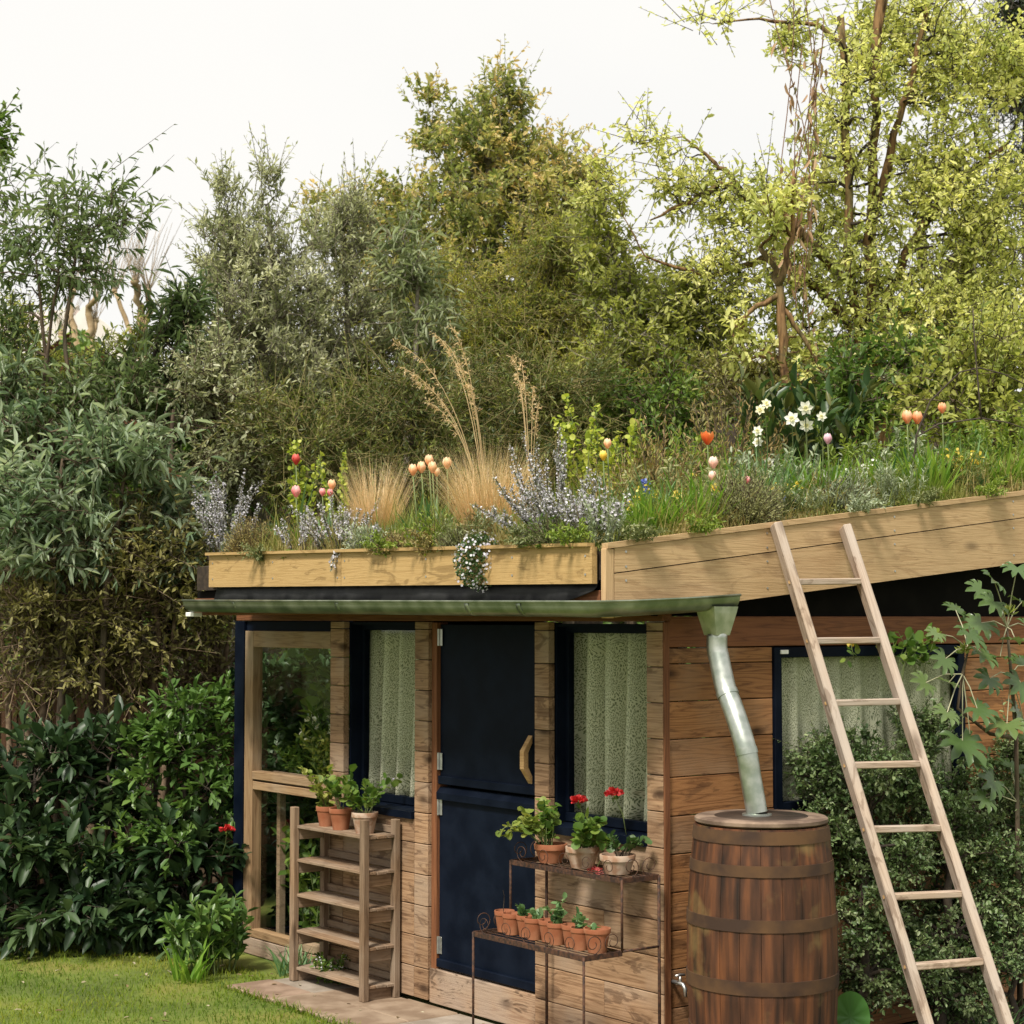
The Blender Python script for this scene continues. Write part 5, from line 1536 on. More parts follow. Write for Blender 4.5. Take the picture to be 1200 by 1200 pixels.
dl = [(928, 491, 'white daffodil with the widest star, lowest of the upper group'), (944, 478, 'topmost white daffodil of the group'), (945, 498, 'white daffodil right below the topmost one'), (963, 488, 'small white daffodil at the mauve tulip side of the group'),
      (891, 480, 'cream daffodil at the twiggy shrub side of the group'), (898, 473, 'cream daffodil leaning up behind the twiggy shrub'), (888, 505, 'white daffodil low down, upper of two beside the shrub'), (888, 518, 'white daffodil low down, lower of two beside the shrub'), (901, 542, 'white daffodil lowest of all, near the thyme bush')]
for i, (px, py, lab) in enumerate(dl):
    p = RS(px, -.50 - .03 * (i % 3)); daffodil(lab, p, at(px, py, p[1]), .078 if i < 3 else .055, 300 + i, PET['white'] if i not in (4, 5) else PET['cream'], 'white daffodils on the roof')
for i, (px, py, lab) in enumerate([(793, 580, 'yellow daffodil above the roof edge'), (802, 578, 'second yellow daffodil touching the first')][:1] + [(838, 572, 'pale yellow daffodil beside the small pink tulip')]):
    p = RS(px, -.2); daffodil(lab, p, at(px, py, p[1]), .055, 320 + i, PET['yellow'], 'yellow daffodils on the roof')
p = RS(765, -.25)
stems_plant('grape_hyacinth', 'small blue grape hyacinth in the green leaves', 'plant', 331, p, 1, hgt(p, 765, 562), .05, None, M['barkgreen'], M['strap'], {'k': 60, 'L': .012, 'W': .012, 'shape': 'round', 'from': 4, 'scat': .010}, PET['blue'], hmin=.99)
# dark broad leaves standing at the back
for i, (px, xl, py, lab) in enumerate([(905, -1.3, 445, 'dark broad leaved plant behind the white daffodils'), (960, -1.25, 440, 'dark olive leaved plant in front of the pear trunk')]):
    p = RS(px, xl)
    stems_plant('broad_leaf_plant', lab, 'plant', 340 + i, p, 14, hgt(p, px, py), .35, {'k': 5, 'L': .13, 'W': .042, 'shape': 'big', 'fwd': .9, 'lift': .3, 'from': 1}, M['barkgreen'], M['darkbroad'], base_r=.16, r=.004)
# arching bare bramble
rng = np.random.default_rng(350)
b0 = RS(1065, -.3)
root = empty('bramble', b0); tag(root, 'bare arching dark bramble stems at the roof edge', 'bramble')
for tips in ([(1074, 510), (1090, 470), (1125, 436), (1148, 431), (1175, 438), (1205, 452)], [(1074, 512), (1100, 497), (1150, 490), (1180, 495), (1210, 505)], [(1150, 492), (1147, 460), (1142, 400), (1140, 360)]):
    pts = [at(px, py, b0[1] + .0) - b0 for px, py in tips]
    if tips[0][0] < 1100: pts = [np.zeros(3)] + pts
    MB().tube(pts, list(np.linspace(.006, .003, len(pts))), 6).build('stem', M['barkdark'], root, smooth='all')

# fine mixed growth between the named plants
rng = np.random.default_rng(371)
n = 70000
gx = rng.uniform(-3.43, .085, n); gyy = rng.uniform(-.45, 2.9, n)
keepm = ((gyy < .9) | (gx > -1.3)) & (rng.random(n) < np.where((gyy < .1) | (gx > -.5), 1, .55))
gx, gyy = gx[keepm], gyy[keepm]; n = len(gx)
nzv = .5 + .25 * np.sin(gx * 5.1 + 1.7 * np.sin(gyy * 4.3)) + .25 * np.sin(gx * 11.3 + gyy * 7.7)
edge = np.minimum(1, np.minimum((gyy + .47) / .22, (.11 - gx) / .22))
P = SHC[None] + gx[:, None] * AX[None] + gyy[:, None] * AY[None]
P[:, 2] = np.array([soil_z(v) for v in gyy]) - .01
hh = (.06 + .24 * nzv * rng.random(n) ** .7 + .22 * (rng.random(n) > .93)) * (.30 + .70 * edge)
M['wisp'] = leafmat('wispy_growth', [(.10, .15, .03), (.20, .24, .05), (.31, .29, .09), (.36, .27, .12), (.17, .21, .06)], .4, .6, .2)
gp = np.clip(.5 + .3 * np.sin(gx * 3.7 + 2 * np.sin(gyy * 2.9)) + .35 * (rng.random(n) - .5), 0, 1)
o = blades('wispy_growth', rng, P, rng.random(n) * 6.28, rng.uniform(.05, .6, n), rng.uniform(.1, .8, n), hh, rng.uniform(.003, .007, n), M['wisp'], None, 2, gp)
tag(o, 'fine grassy growth filling the gaps between the roof flowers', 'grass', kind='stuff')
# small leafy herbs dotted all over
rng = np.random.default_rng(372)
HM = [('thyme', 'grey-green'), ('limeleaf', 'lime green'), ('gera', 'fresh green'), ('heath', 'brownish'), ('silver', 'silvery'), ('rosem', 'dull green'), ('sedum', 'yellowish')]
NEAR_F = [(262, 'the brownish end cushion'), (310, 'the red and pink tulips'), (352, 'the tall lime spurge'), (388, 'the peach tulip pair'), (440, 'the smaller blond tuft'), (500, 'the peach tulip bunch'), (573, 'the big blond tuft'), (625, 'the big open rosemary'), (690, 'the planter corner')]
NEAR_S = [(735, 'the planter corner grass'), (768, 'the blue grape hyacinth'), (795, 'the yellow daffodil'), (836, 'the pale pink tulips'), (868, 'the thyme bush'), (922, 'the ladder top'), (970, 'the mauve tulip'), (1040, 'the silver bush'), (1070, 'the touching orange tulips'), (1110, 'the bright iris leaves'), (1160, 'the roof end mound')]
used_l = set()
k_ = 0
for i in range(58):
    if i < 34: pxx = rng.uniform(262, 720); yl = rng.choice([-.34, -.22, -.05, .2, .5]) + rng.uniform(-.05, .05); p = RF(pxx, yl); near = NEAR_F
    else: pxx = rng.uniform(730, 1195); yl = rng.choice([.16, .3, .5, .9]) + rng.uniform(-.05, .05); p = RS(pxx, -yl); yl = yl - .4; near = NEAR_S
    r = rng.uniform(.09, .19); h = rng.uniform(.11, .24)
    mk, adj = HM[rng.integers(len(HM))]; m_ = M[mk]
    st = rng.random() < .5
    nn_ = min(near, key=lambda q: abs(q[0] - pxx))
    dep = 'in front of' if yl < -.15 else ('beside' if yl < .1 else 'behind')
    lab = None
    for size_ in ('small', 'low', 'loose', 'tufted', 'wispy', 'compact'):
        lab = '%s %s %s %s %s' % (size_, adj, 'cushion herb' if st else 'upright herb', dep, nn_[1])
        if lab not in used_l: break
    used_l.add(lab)
    if st:
        mound('roof_herb', lab, 3800 + i, p, r, h, m_, .022, .0075, 1300, 'oval', 'small herbs among the roof flowers', spike=.7, cat='herb')
    else:
        stems_plant('roof_herb', lab, 'herb', 3800 + i, p, 26, h * 1.35, .7, {'k': 6, 'L': .026, 'W': .008, 'shape': 'diamond', 'fwd': .6}, M['barkgreen'], m_, base_r=r * .7, r=.0018, group='small herbs among the roof flowers', seg=4)

# bulb leaves, small blue and yellow flowers, and plants spilling over the boards
for i, (pxx, yl, h, mk, lab) in enumerate([
    (312, -.05, .30, 'bluegreen', 'blue-green bulb leaves behind the brownish end cushion'), (372, .15, .30, 'strap', 'fresh bulb leaves behind the lime spurge'), (416, -.12, .24, 'strap', 'bright bulb leaves at the smaller blond tuft'),
    (470, .1, .30, 'bluegreen', 'bulb leaves behind the peach bunch'), (520, .12, .34, 'strap', 'tall bulb leaves between peach bunch and big blond tuft'), (622, -.15, .26, 'strap', 'bulb leaves under the big rosemary'), (700, .2, .36, 'bluegreen', 'tall blue-green bulb leaves behind the planter corner')]):
    tuft('bulb_leaves', lab, 3901 + i, RF(pxx, yl), 42, h, .017, M[mk], .4, .6, .10, cat='plant')
for i, (pxx, xl, h, mk, lab) in enumerate([
    (752, -.16, .26, 'strap', 'lush bulb leaves just past the planter corner'), (778, -.32, .36, 'bluegreen', 'tall bulb leaves behind the yellow daffodil'), (818, -.22, .34, 'strap', 'lush bulb leaves below the orange tulip'), (855, -.5, .42, 'strap', 'tall bulb leaves behind the thyme bush'),
    (892, -.30, .40, 'bluegreen', 'bulb leaves under the low white daffodils'), (958, -.28, .38, 'strap', 'bulb leaves by the mauve tulip stem'), (1012, -.35, .36, 'strap', 'bulb leaves behind the silver bush'), (1060, -.25, .36, 'bluegreen', 'bulb leaves under the touching tulips'),
    (1082, -.14, .32, 'strap', 'bulb leaves in front of the touching tulips'), (1135, -.30, .34, 'bluegreen', 'bulb leaves behind the wallflower'), (1185, -.15, .30, 'strap', 'bulb leaves at the far roof end')]):
    tuft('bulb_leaves', lab, 3921 + i, RS(pxx, xl), 46, h * 1.12, .019, M[mk], .38, .6, .11, cat='plant')
for i, (pxx, xl, py, mk, lab) in enumerate([(752, -.3, 568, 'yellow', 'small yellow flower sprays near the planter corner'), (812, -.4, 555, 'yellow', 'small yellow flower sprays left of the pale pink tulips'.replace('left of', 'behind')), (850, -.15, 588, 'blue', 'tiny blue flowers at the foot of the thyme bush'),
                                             (905, -.2, 575, 'blue', 'tiny blue flowers on the far side of the thyme bush'), (1005, -.35, 535, 'white', 'small white flower sprays behind the silver bush'), (1150, -.35, 530, 'yellow', 'small yellow flower sprays by the roof end mound')]):
    p = RS(pxx, xl)
    stems_plant('small_flowers', lab, 'flowers', 3941 + i, p, 9, hgt(p, pxx, py), .5, {'k': 6, 'L': .03, 'W': .008, 'shape': 'lance'}, M['barkgreen'], M['limeleaf'], {'k': 5, 'L': .015, 'W': .014, 'shape': 'round', 'from': 4, 'scat': .014}, PET[mk], base_r=.09, r=.002)
for i, (pxx, lab) in enumerate([(310, 'trailing green stems over the planter board by the end'), (455, 'trailing green stems over the planter board below the blond tuft'), (505, 'trailing green stems over the planter board below the peach bunch'), (625, 'trailing green stems over the planter board below the rosemary'), (676, 'trailing green stems over the planter board near the corner')]):
    p = RF(pxx, -.455) + np.array([0, 0, .02])
    stems_plant('trailing_herb', lab, 'herb', 3951 + i, p, 16, .15, 1.9, {'k': 6, 'L': .020, 'W': .008, 'shape': 'oval', 'fwd': .5}, M['barkgreen'], [M['thyme'], M['limeleaf'], M['heath']][i % 3], base_r=.07, r=.0015, az=(-2.3, 1.2), curve=1.0, seg=5)
for i, (pxx, lab) in enumerate([(740, 'trailing stems over the side board at the corner'), (812, 'trailing stems over the side board before the ladder'), (1000, 'trailing stems over the side board behind the ladder'), (1075, 'trailing stems over the side board below the tulips'), (1150, 'trailing stems over the side board at its far end')]):
    p = RS(pxx, .10) + np.array([0, 0, .02])
    stems_plant('trailing_herb', lab, 'herb', 3961 + i, p, 14, .12, 1.9, {'k': 6, 'L': .020, 'W': .008, 'shape': 'oval', 'fwd': .5}, M['barkgreen'], [M['thyme'], M['limeleaf'], M['silver']][i % 3], base_r=.09, r=.0015, az=(-.9, 1.2), curve=1.0, seg=5)

for i, (pxx, xl, py, r, mk, lab) in enumerate([
    (775, -1.0, 505, .28, 'limeleaf', 'lime green bush at the back of the roof behind the planter corner'), (835, -1.2, 478, .32, 'gera', 'mid green bush at the back of the roof behind the orange tulip'), (1000, -1.1, 472, .32, 'limeleaf', 'lime green bush at the back of the roof behind the mauve tulip'),
    (1045, -.9, 500, .26, 'silver', 'silvery bush at the back of the roof behind the touching tulips'), (1110, -.9, 490, .30, 'gera', 'mid green bush at the back of the roof behind the lone orange-peach tulip'), (1180, -.8, 480, .30, 'limeleaf', 'lime green bush at the back of the roof by the bramble arch'),
    (905, -.55, 520, .20, 'silver', 'silvery bush under the white daffodils'), (800, -.55, 532, .20, 'thymebush', 'pale grey-green bush behind the yellow daffodil')]):
    p = RS(pxx, xl); hh_ = hgt(p, pxx, py)
    stems_plant('roof_bush', lab, 'shrub', 3981 + i, p, 42, hh_, .55, {'k': 9, 'L': .042, 'W': .014, 'shape': 'oval', 'fwd': .5}, M['barkgreen'], M[mk], base_r=r, r=.003, seg=5, hmin=.45)
# ================================================================ trees and shrubs behind
LM = {}
LM['budd'] = leafmat('buddleia_leaf', [(.05, .085, .042), (.095, .14, .075), (.19, .235, .15), (.32, .36, .26)], .45, .55, gain=1.6)
LM['buddg'] = leafmat('green_lance_leaf', [(.045, .070, .025), (.085, .12, .045), (.16, .19, .09)], .45, .5, gain=1.7)
LM['darklance'] = leafmat('dark_lance_leaf', [(.030, .052, .022), (.065, .095, .036), (.14, .17, .08)], .45, .4, gain=1.9)
LM['olive'] = leafmat('olive_leaf', [(.07, .085, .04), (.13, .14, .075), (.22, .23, .14), (.34, .34, .24)], .45, .55, gain=1.9)
LM['yew'] = leafmat('yew_needle', [(.035, .058, .012), (.095, .115, .020), (.17, .175, .026), (.25, .22, .036)], .45, .55, gain=1.9)
LM['oak'] = leafmat('holm_oak_leaf', [(.06, .085, .022), (.14, .165, .045), (.24, .235, .075), (.42, .31, .14)], .45, .5, gain=1.7)
LM['pear'] = leafmat('pear_leaf', [(.15, .18, .045), (.26, .28, .085), (.40, .405, .15), (.52, .49, .25)], .5, .5, gain=1.7)
LM['limetree'] = leafmat('fresh_green_leaf', [(.10, .13, .028), (.20, .22, .05), (.33, .33, .10)], .45, .5, gain=1.6)
LM['mid'] = leafmat('mid_green_leaf', [(.035, .07, .014), (.07, .12, .022), (.14, .19, .035)], .45, .5, gain=1.6)
LM['brownleaf'] = leafmat('brownish_leaf', [(.05, .05, .016), (.13, .12, .035), (.22, .20, .07)], .3, .6, gain=1.6)
LM['redleaf'] = leafmat('photinia_leaf', [(.26, .12, .07), (.36, .18, .11), (.42, .30, .20)], .4, .5, gain=1.2)
LM['laurel'] = leafmat('laurel_leaf', [(.014, .034, .014), (.030, .060, .022), (.075, .115, .045)], .25, .42, .4, gain=1.15)
LM['laurelnew'] = leafmat('light_laurel_leaf', [(.04, .085, .02), (.075, .14, .03), (.12, .19, .04)], .3, .4, gain=1.3)
LM['pitto'] = leafmat('small_pittosporum_leaf', [(.028, .055, .018), (.06, .10, .032), (.12, .165, .065), (.22, .26, .13)], .25, .45, gain=1.5)
LM['willow'] = leafmat('pale_lance_leaf', [(.16, .20, .09), (.26, .31, .16), (.42, .45, .30)], .4, .5)
M['yewtwig'] = paint('yew_twig', (.14, .12, .045), (.24, .20, .08), 20, .9, bump=.2)
LM['yewbush'] = leafmat('dark_yew_needle', [(.025, .042, .012), (.06, .085, .022), (.12, .145, .03), (.22, .22, .05)], .35, .5, gain=1.3)
LM['endleaf'] = leafmat('shaded_round_leaf', [(.02, .05, .018), (.04, .085, .028), (.08, .14, .05)], .25, .45)
LM['conifer'] = leafmat('dark_conifer', [(.02, .035, .014), (.04, .06, .022)], .15, .6, gain=1.2)
LM['vine'] = leafmat('dry_vine_leaf', [(.22, .13, .07), (.32, .20, .11), (.16, .18, .06)], .3, .6, gain=1.3)
LM['fig'] = leafmat('fatsia_leaf', [(.035, .072, .020), (.060, .105, .028), (.11, .155, .05)], .25, .34, .6, gain=1.25)

def A3(px, py, Y): return at(px, py, Y)
def ELL(px, py, rx, ry, Y, n, dy=1.0):
    s = Y / FPX
    return (at(px, py, Y), (rx * s, rx * s * dy, ry * s), n)
def TR(pts, Y):
    """trunk path from pixel columns, radius in px"""
    return [(at(px, py, Y + (dd[0] if dd else 0)), r * Y / FPX) for px, py, r, *dd in pts]
def GR(px, Y): 
    p = at(px, 725, Y); return np.array([p[0], p[1], 0])

# garden fence at the back of the beds
FE = empty('garden_fence', (-3.2, 13.9, 0)); tag(FE, 'dark brown board fence behind the bare shrubs', 'fence')
M['fence'] = wood('fence_board', (.14, .075, .040), (.07, .034, .018), knots=.4, rough=.85, var=.3)
rf = random.Random(2)
for i in range(64):
    xx = -7.65 + i * .125
    beam('plank', FE, (xx + 3.2 - 0, rf.uniform(-.004, .004) - .2 * 0 + (xx + 3.2) * .08, .05), (xx + 3.2, (xx + 3.2) * .08, 1.62 + rf.uniform(-.01, .01)), .119, .02, M['fence'], (1, 0, 0), .002)
for z in (.35, 1.35):
    beam('rail', FE, (-4.5, .04 - .336, z), (3.5, .04 + .32, z), .08, .04, M['fence'])

# evergreen hedge far behind everything, closes the view between the trunks
rng = np.random.default_rng(401)
hroot = empty('evergreen_hedge', (0, 24, 0)); tag(hroot, 'dark evergreen hedge closing the garden far behind the trees', 'hedge')
n = 42000
P = np.stack([rng.uniform(-9.5, 9.5, n), rng.uniform(-.6, .6, n), rng.random(n) ** .8 * 5.6], 1)
P[:, 2] *= .86 + .14 * np.sin(P[:, 0] * 1.9) + .05 * np.sin(P[:, 0] * 5.3)
leaves('foliage', rng, P, rdir(rng, n), rdir(rng, n) + np.array([0, -.5, .5]), .14 * (.6 + .8 * rng.random(n)), .07, 'oval', LM['mid'], hroot, kind='stuff')
MB().box(-9.5, 9.5, -.15, .15, 0, 4.2).box(-9.5, 9.5, -.14, .14, 4.2, 5.0).build('core', M['barkdark'], hroot)

# --- houses seen through gaps
def gable_house(label, c, w, d, h, roofh, wallm, roofm, trimm, rz, win=None):
    root = empty('brick_house', c, rz); tag(root, label, 'house')
    MB().add([(-w, -d, 0), (w, -d, 0), (w, -d, h), (0, -d, h + roofh), (-w, -d, h), (-w, d, 0), (w, d, 0), (w, d, h), (0, d, h + roofh), (-w, d, h)],
             [(0, 1, 2, 3, 4), (5, 9, 8, 7, 6), (0, 4, 9, 5), (1, 6, 7, 2)]).build('wall', wallm, root)
    e = .25
    rm_ = MB()
    for s in (-1, 1):
        rm_.add([(s * (w + e), -d - e, h - e * roofh / w), (0, -d - e, h + roofh), (0, d + e, h + roofh), (s * (w + e), d + e, h - e * roofh / w),
                 (s * (w + e), -d - e, h - e * roofh / w + .12), (0, -d - e, h + roofh + .12), (0, d + e, h + roofh + .12), (s * (w + e), d + e, h - e * roofh / w + .12)],
                [(0, 3, 2, 1), (4, 5, 6, 7), (0, 1, 5, 4), (1, 2, 6, 5), (2, 3, 7, 6), (3, 0, 4, 7)])
    ro = rm_.build('roof', roofm, root)
    for s in (-1, 1):
        beam('bargeboard', root, (s * (w + e), -d - e - .03, h - e * roofh / w + .0), (s * .02, -d - e - .03, h + roofh + .0), .42, .05, trimm)
    if win:
        fo = MB().box(-.55, .55, -d - .06, -d - .002, h - 1.3, h - .1, .01).build('window', trimm, root)
        MB().box(-.47, -.03, -d - .08, -d - .062, h - 1.22, h - .18).box(.03, .47, -d - .08, -d - .062, h - 1.22, h - .18).build('pane', M['navy'], fo)
    return root
M['trim'] = paint('cream_trim', (.62, .58, .54), (.70, .67, .63), 4, .7, bump=.05)
M['rooft'] = paint('grey_roof', (.40, .33, .31), (.50, .43, .40), 3, .85, bump=.2)
M['pinkwall'] = paint('pale_render', (.50, .40, .34), (.58, .48, .42), 2, .9, bump=.1)
p = at(68, 450, 34); gable_house('brown brick house gable with pale bargeboards seen between trunks', (p[0], 36.5, 0), 1.5, 2.2, at(68, 440, 34)[2], 1.15, M['brick'], M['rooft'], M['trim'], .12, True)
p = at(878, 450, 40); gable_house('pale rendered house behind the pear trunks', (p[0], 44, 0), 2.6, 3, at(878, 432, 40)[2], .9, M['pinkwall'], M['rooft'], M['trim'], .5, False)
p = at(15, 400, 40); gable_house('low brick house end at the edge of the trees', (p[0] - 2.0, 43, 0), 2.2, 3, at(20, 405, 40)[2], 1.0, M['brick'], M['rooft'], M['trim'], 1.2, False)

# --- pollarded plane trees, bare
def pollard(label, seed, Y, trunk, arms, tw=46, twl=1.3):
    trunk = [(px - 14, py + 16, r) for px, py, r in trunk]; arms = [[(px - 14, py + 16, r) for px, py, r in a_] for a_ in arms]
    rng = np.random.default_rng(seed)
    b = GR(trunk[0][0], Y)
    root = empty('pollarded_tree', b); tag(root, label, 'tree', 'pollarded trees')
    mb = MB()
    s = Y / FPX
    tp_ = [np.zeros(3)] + [at(px, py, Y) - b for px, py, r in trunk]
    arms = [[(px, py, r * .72) for px, py, r in a_] for a_ in arms]
    mb.tube(tp_, [trunk[0][2] * s * .8] + [r * s * .75 for _, _, r in trunk], 9)
    A = []; B = []
    for arm in arms:
        pts = [at(px, py, Y + rng.uniform(-.1, .1) * i) - b for i, (px, py, r) in enumerate(arm)]
        P_, R_ = [], []
        for i in range(len(pts) - 1):
            for f in (0, .34, .67):
                P_.append(pts[i] * (1 - f) + pts[i + 1] * f + rng.normal(size=3) * arm[i][2] * s * .25); R_.append((arm[i][2] * (1 - f) + arm[i + 1][2] * f) * s * rng.uniform(.9, 1.15))
        P_.append(pts[-1]); R_.append(arm[-1][2] * s)
        mb.tube(P_, R_, 8)
        d = unit((pts[-1] - pts[-2])[None])[0]
        mb.tube([pts[-1] - d * arm[-1][2] * s, pts[-1], pts[-1] + d * arm[-1][2] * s * 1.2], [arm[-1][2] * s, arm[-1][2] * s * 1.6, arm[-1][2] * s * .7], 8)
        for _ in range(tw):
            dd = unit((rdir(rng, 1)[0] * .55 + np.array([0, 0, 1.1]))[None])[0]
            st = pts[-1] + rdir(rng, 1)[0] * arm[-1][2] * s
            A.append(st); B.append(st + dd * twl * rng.uniform(.3, 1))
    mb.build('trunk', M['barkplane'], root, smooth='all')
    V, F = twig_tubes(np.array(A), np.array(B), .007, .003)
    tag(rawmesh('twigs', V, F, M['stemtw'], root), kind='stuff')
M['stemtw'] = paint('pale_twig', (.34, .27, .19), (.46, .38, .29), 10, .9, bump=.1)
pollard('bare pollarded tree, the forked one nearer the brown house', 411, 29, [(112, 480, 9), (108, 430, 9), (106, 400, 9)],
        [[(106, 400, 8), (100, 370, 6), (95, 335, 4.5), (100, 325, 4)], [(106, 400, 8), (120, 370, 6), (118, 345, 5), (128, 332, 4)], [(106, 408, 6), (88, 385, 4.5), (86, 375, 4)], [(124, 420, 6), (122, 390, 4.5), (126, 360, 4)]], 18, 1.1)
pollard('bare pollarded tree with tall upright twigs, nearer the olive', 412, 27, [(183, 480, 9), (182, 420, 8), (180, 380, 8)],
        [[(180, 380, 7), (178, 345, 6.5), (174, 320, 6), (172, 314, 5)], [(180, 385, 7), (190, 350, 5), (187, 325, 4.5)], [(176, 390, 5), (160, 355, 4), (148, 325, 3.4)]], 26, 1.25)

# --- big evergreen with orange young leaves, the middle peak
LEAF = lambda **k: k
p = GR(590, 18.5)
tree('evergreen_oak', 'tall evergreen with orange-tipped leaves forming the middle peak', 'tree', 421,
     [[(p, .22), (A3(588, 480, 18.5), .17), (A3(585, 330, 18.5), .11), (A3(575, 210, 18.5), .06), (A3(574, 140, 18.5), .025)]],
     [ELL(578, 138, 44, 42, 18.5, 22), ELL(575, 185, 88, 46, 18.5, 64), ELL(560, 255, 138, 56, 18.5, 110), ELL(470, 330, 60, 60, 18.5, 36), ELL(660, 300, 50, 60, 18.5, 30), ELL(645, 240, 64, 74, 18.6, 44), ELL(560, 340, 150, 70, 18.5, 110), ELL(660, 330, 60, 80, 18.5, 36), ELL(560, 430, 160, 70, 18.5, 60), ELL(455, 270, 34, 60, 18.5, 16), ELL(395, 260, 26, 50, 18.3, 9), ELL(505, 125, 14, 14, 18.5, 3), ELL(500, 160, 14, 18, 18.5, 3), ELL(690, 230, 20, 40, 18.6, 6)],
     LEAF(twigs=10, k=11, L=.066, W=.031, shape='oval', out=.5, up=.5, tl=.9, tipt=.6, core=.5), M['barkpale'], LM['oak'], .34, up=.5, twig_r=.004)

# --- yew: dark yellow-green mass before it
p = GR(600, 16)
tree('yew_tree', 'broad dark yellow-green yew filling the middle behind the roof', 'tree', 422,
     [[(p, .22), (A3(620, 480, 16), .16), (A3(640, 380, 16), .09), (A3(650, 270, 16), .03)], [(p + (.2, .1, 0), .14), (A3(520, 470, 15.8), .09), (A3(490, 400, 15.8), .03)], [(p + (.4, 0, 0), .14), (A3(720, 440, 16), .09), (A3(760, 380, 16), .03)]],
     [ELL(645, 310, 50, 60, 15.9, 26), ELL(600, 380, 90, 60, 15.9, 60), ELL(690, 400, 90, 70, 15.9, 70), ELL(520, 350, 40, 50, 15.9, 14), ELL(480, 440, 120, 70, 15.6, 80), ELL(640, 470, 160, 60, 15.6, 90), ELL(770, 440, 70, 60, 15.8, 40), ELL(380, 470, 70, 70, 15.2, 50), ELL(340, 400, 40, 60, 15.2, 18), ELL(330, 520, 90, 50, 15.0, 50), ELL(500, 540, 110, 40, 15.2, 50), ELL(700, 520, 110, 36, 15.3, 40)],
     LEAF(twigs=16, k=17, L=.046, W=.010, shape='diamond', out=.6, up=.0, tl=1.0, hang=.25, fwd=.8, droop=.35, tipt=.45), M['barkdark'], LM['yew'], .40, up=.05, twig_r=.004, branchm=M['yewtwig'])

# --- silver olive
p = GR(290, 14.2)
tree('olive_tree', 'silvery grey-green olive tree with wispy upright shoots', 'tree', 423,
     [[(p, .09), (A3(285, 520, 14.2), .06), (A3(270, 380, 14.2), .035), (A3(262, 270, 14.2), .012)], [(p + (.1, 0, 0), .08), (A3(305, 480, 14.3), .05), (A3(320, 330, 14.3), .03), (A3(312, 240, 14.3), .01)]],
     [ELL(312, 240, 14, 40, 14.2, 7), ELL(262, 250, 14, 34, 14.2, 6), ELL(285, 300, 62, 46, 14.2, 44), ELL(290, 370, 92, 60, 14.2, 90), ELL(300, 450, 100, 60, 14.2, 90), ELL(255, 520, 60, 50, 14.0, 36), ELL(365, 340, 30, 60, 14.4, 18), ELL(400, 300, 30, 60, 14.8, 14)],
     LEAF(twigs=8, k=13, L=.055, W=.017, shape='diamond', out=.3, up=1.0, tl=1.1, tipt=.3), M['barkpale'], LM['olive'], .25, up=1.0, twig_r=.004)
tree('olive_tree', 'looser grey-green olive between the silver one and the evergreen peak', 'tree', 424,
     [[(GR(420, 14.9), .07), (A3(415, 500, 14.9), .05), (A3(408, 380, 14.9), .025), (A3(400, 260, 14.9), .01)]],
     [ELL(400, 290, 40, 60, 14.9, 24), ELL(430, 380, 60, 60, 14.9, 34), ELL(380, 420, 40, 40, 14.9, 20)],
     LEAF(twigs=8, k=12, L=.055, W=.017, shape='diamond', out=.3, up=.9, tl=1.2, tipt=.3), M['barkpale'], LM['olive'], .28, up=.9, twig_r=.004)
# bright lance-leaved shoots in front of the yew
tree('willow_shrub', 'light green long-leaved shrub standing before the evergreen peak', 'shrub', 425,
     [[(GR(478, 14.6), .05), (A3(480, 480, 14.6), .035), (A3(490, 380, 14.6), .02), (A3(486, 300, 14.6), .01)]],
     [ELL(485, 330, 34, 50, 14.6, 12), ELL(500, 390, 40, 40, 14.6, 12), ELL(470, 290, 20, 20, 14.6, 4)],
     LEAF(twigs=6, k=8, L=.11, W=.022, shape='lance', out=.3, up=.6, tl=1.2, hang=.5), M['barkpale'], LM['willow'], .26, twig_r=.004)

# --- buddleias
B_ = dict(twigs=7, k=8, L=.115, W=.026, shape='lance', out=.4, up=.5, tl=1.3, hang=.35, fwd=.7)
tree('buddleia', 'tall long-leaved shrub against the sky with thin trunks', 'shrub', 431,
     [[(GR(60, 13), .028), (A3(62, 470, 13), .017), (A3(52, 400, 13), .014), (A3(42, 300, 13), .008)], [(GR(80, 13), .028), (A3(85, 480, 13), .018), (A3(76, 390, 13), .014), (A3(90, 290, 13), .010)], [(GR(30, 13), .04), (A3(48, 460, 13), .016), (A3(60, 380, 13), .012), (A3(70, 320, 13), .01)]],
     [ELL(85, 268, 66, 44, 13, 17), ELL(70, 320, 66, 40, 13, 13), ELL(15, 310, 44, 60, 13, 11), ELL(8, 225, 14, 24, 13, 3), ELL(10, 390, 20, 30, 13.2, 5), ELL(135, 250, 18, 26, 13, 4)],
     dict(B_, L=.090, W=.022, twigs=7, k=7, tl=1.7, core=.8), M['bark'], LM['buddg'], .22, twig_r=.003)
tree('buddleia', 'dark green drooping shrub under the pollarded twigs', 'shrub', 432,
     [[(GR(185, 13.4), .028), (A3(185, 520, 13.4), .035), (A3(180, 430, 13.4), .02), (A3(190, 370, 13.4), .01)]],
     [ELL(198, 395, 30, 34, 13.4, 13), ELL(172, 445, 44, 34, 13.4, 16), ELL(220, 350, 12, 24, 13.4, 4), ELL(150, 490, 60, 34, 13.5, 14)],
     dict(B_, L=.10, W=.025), M['barkdark'], LM['darklance'], .24, twig_r=.004)
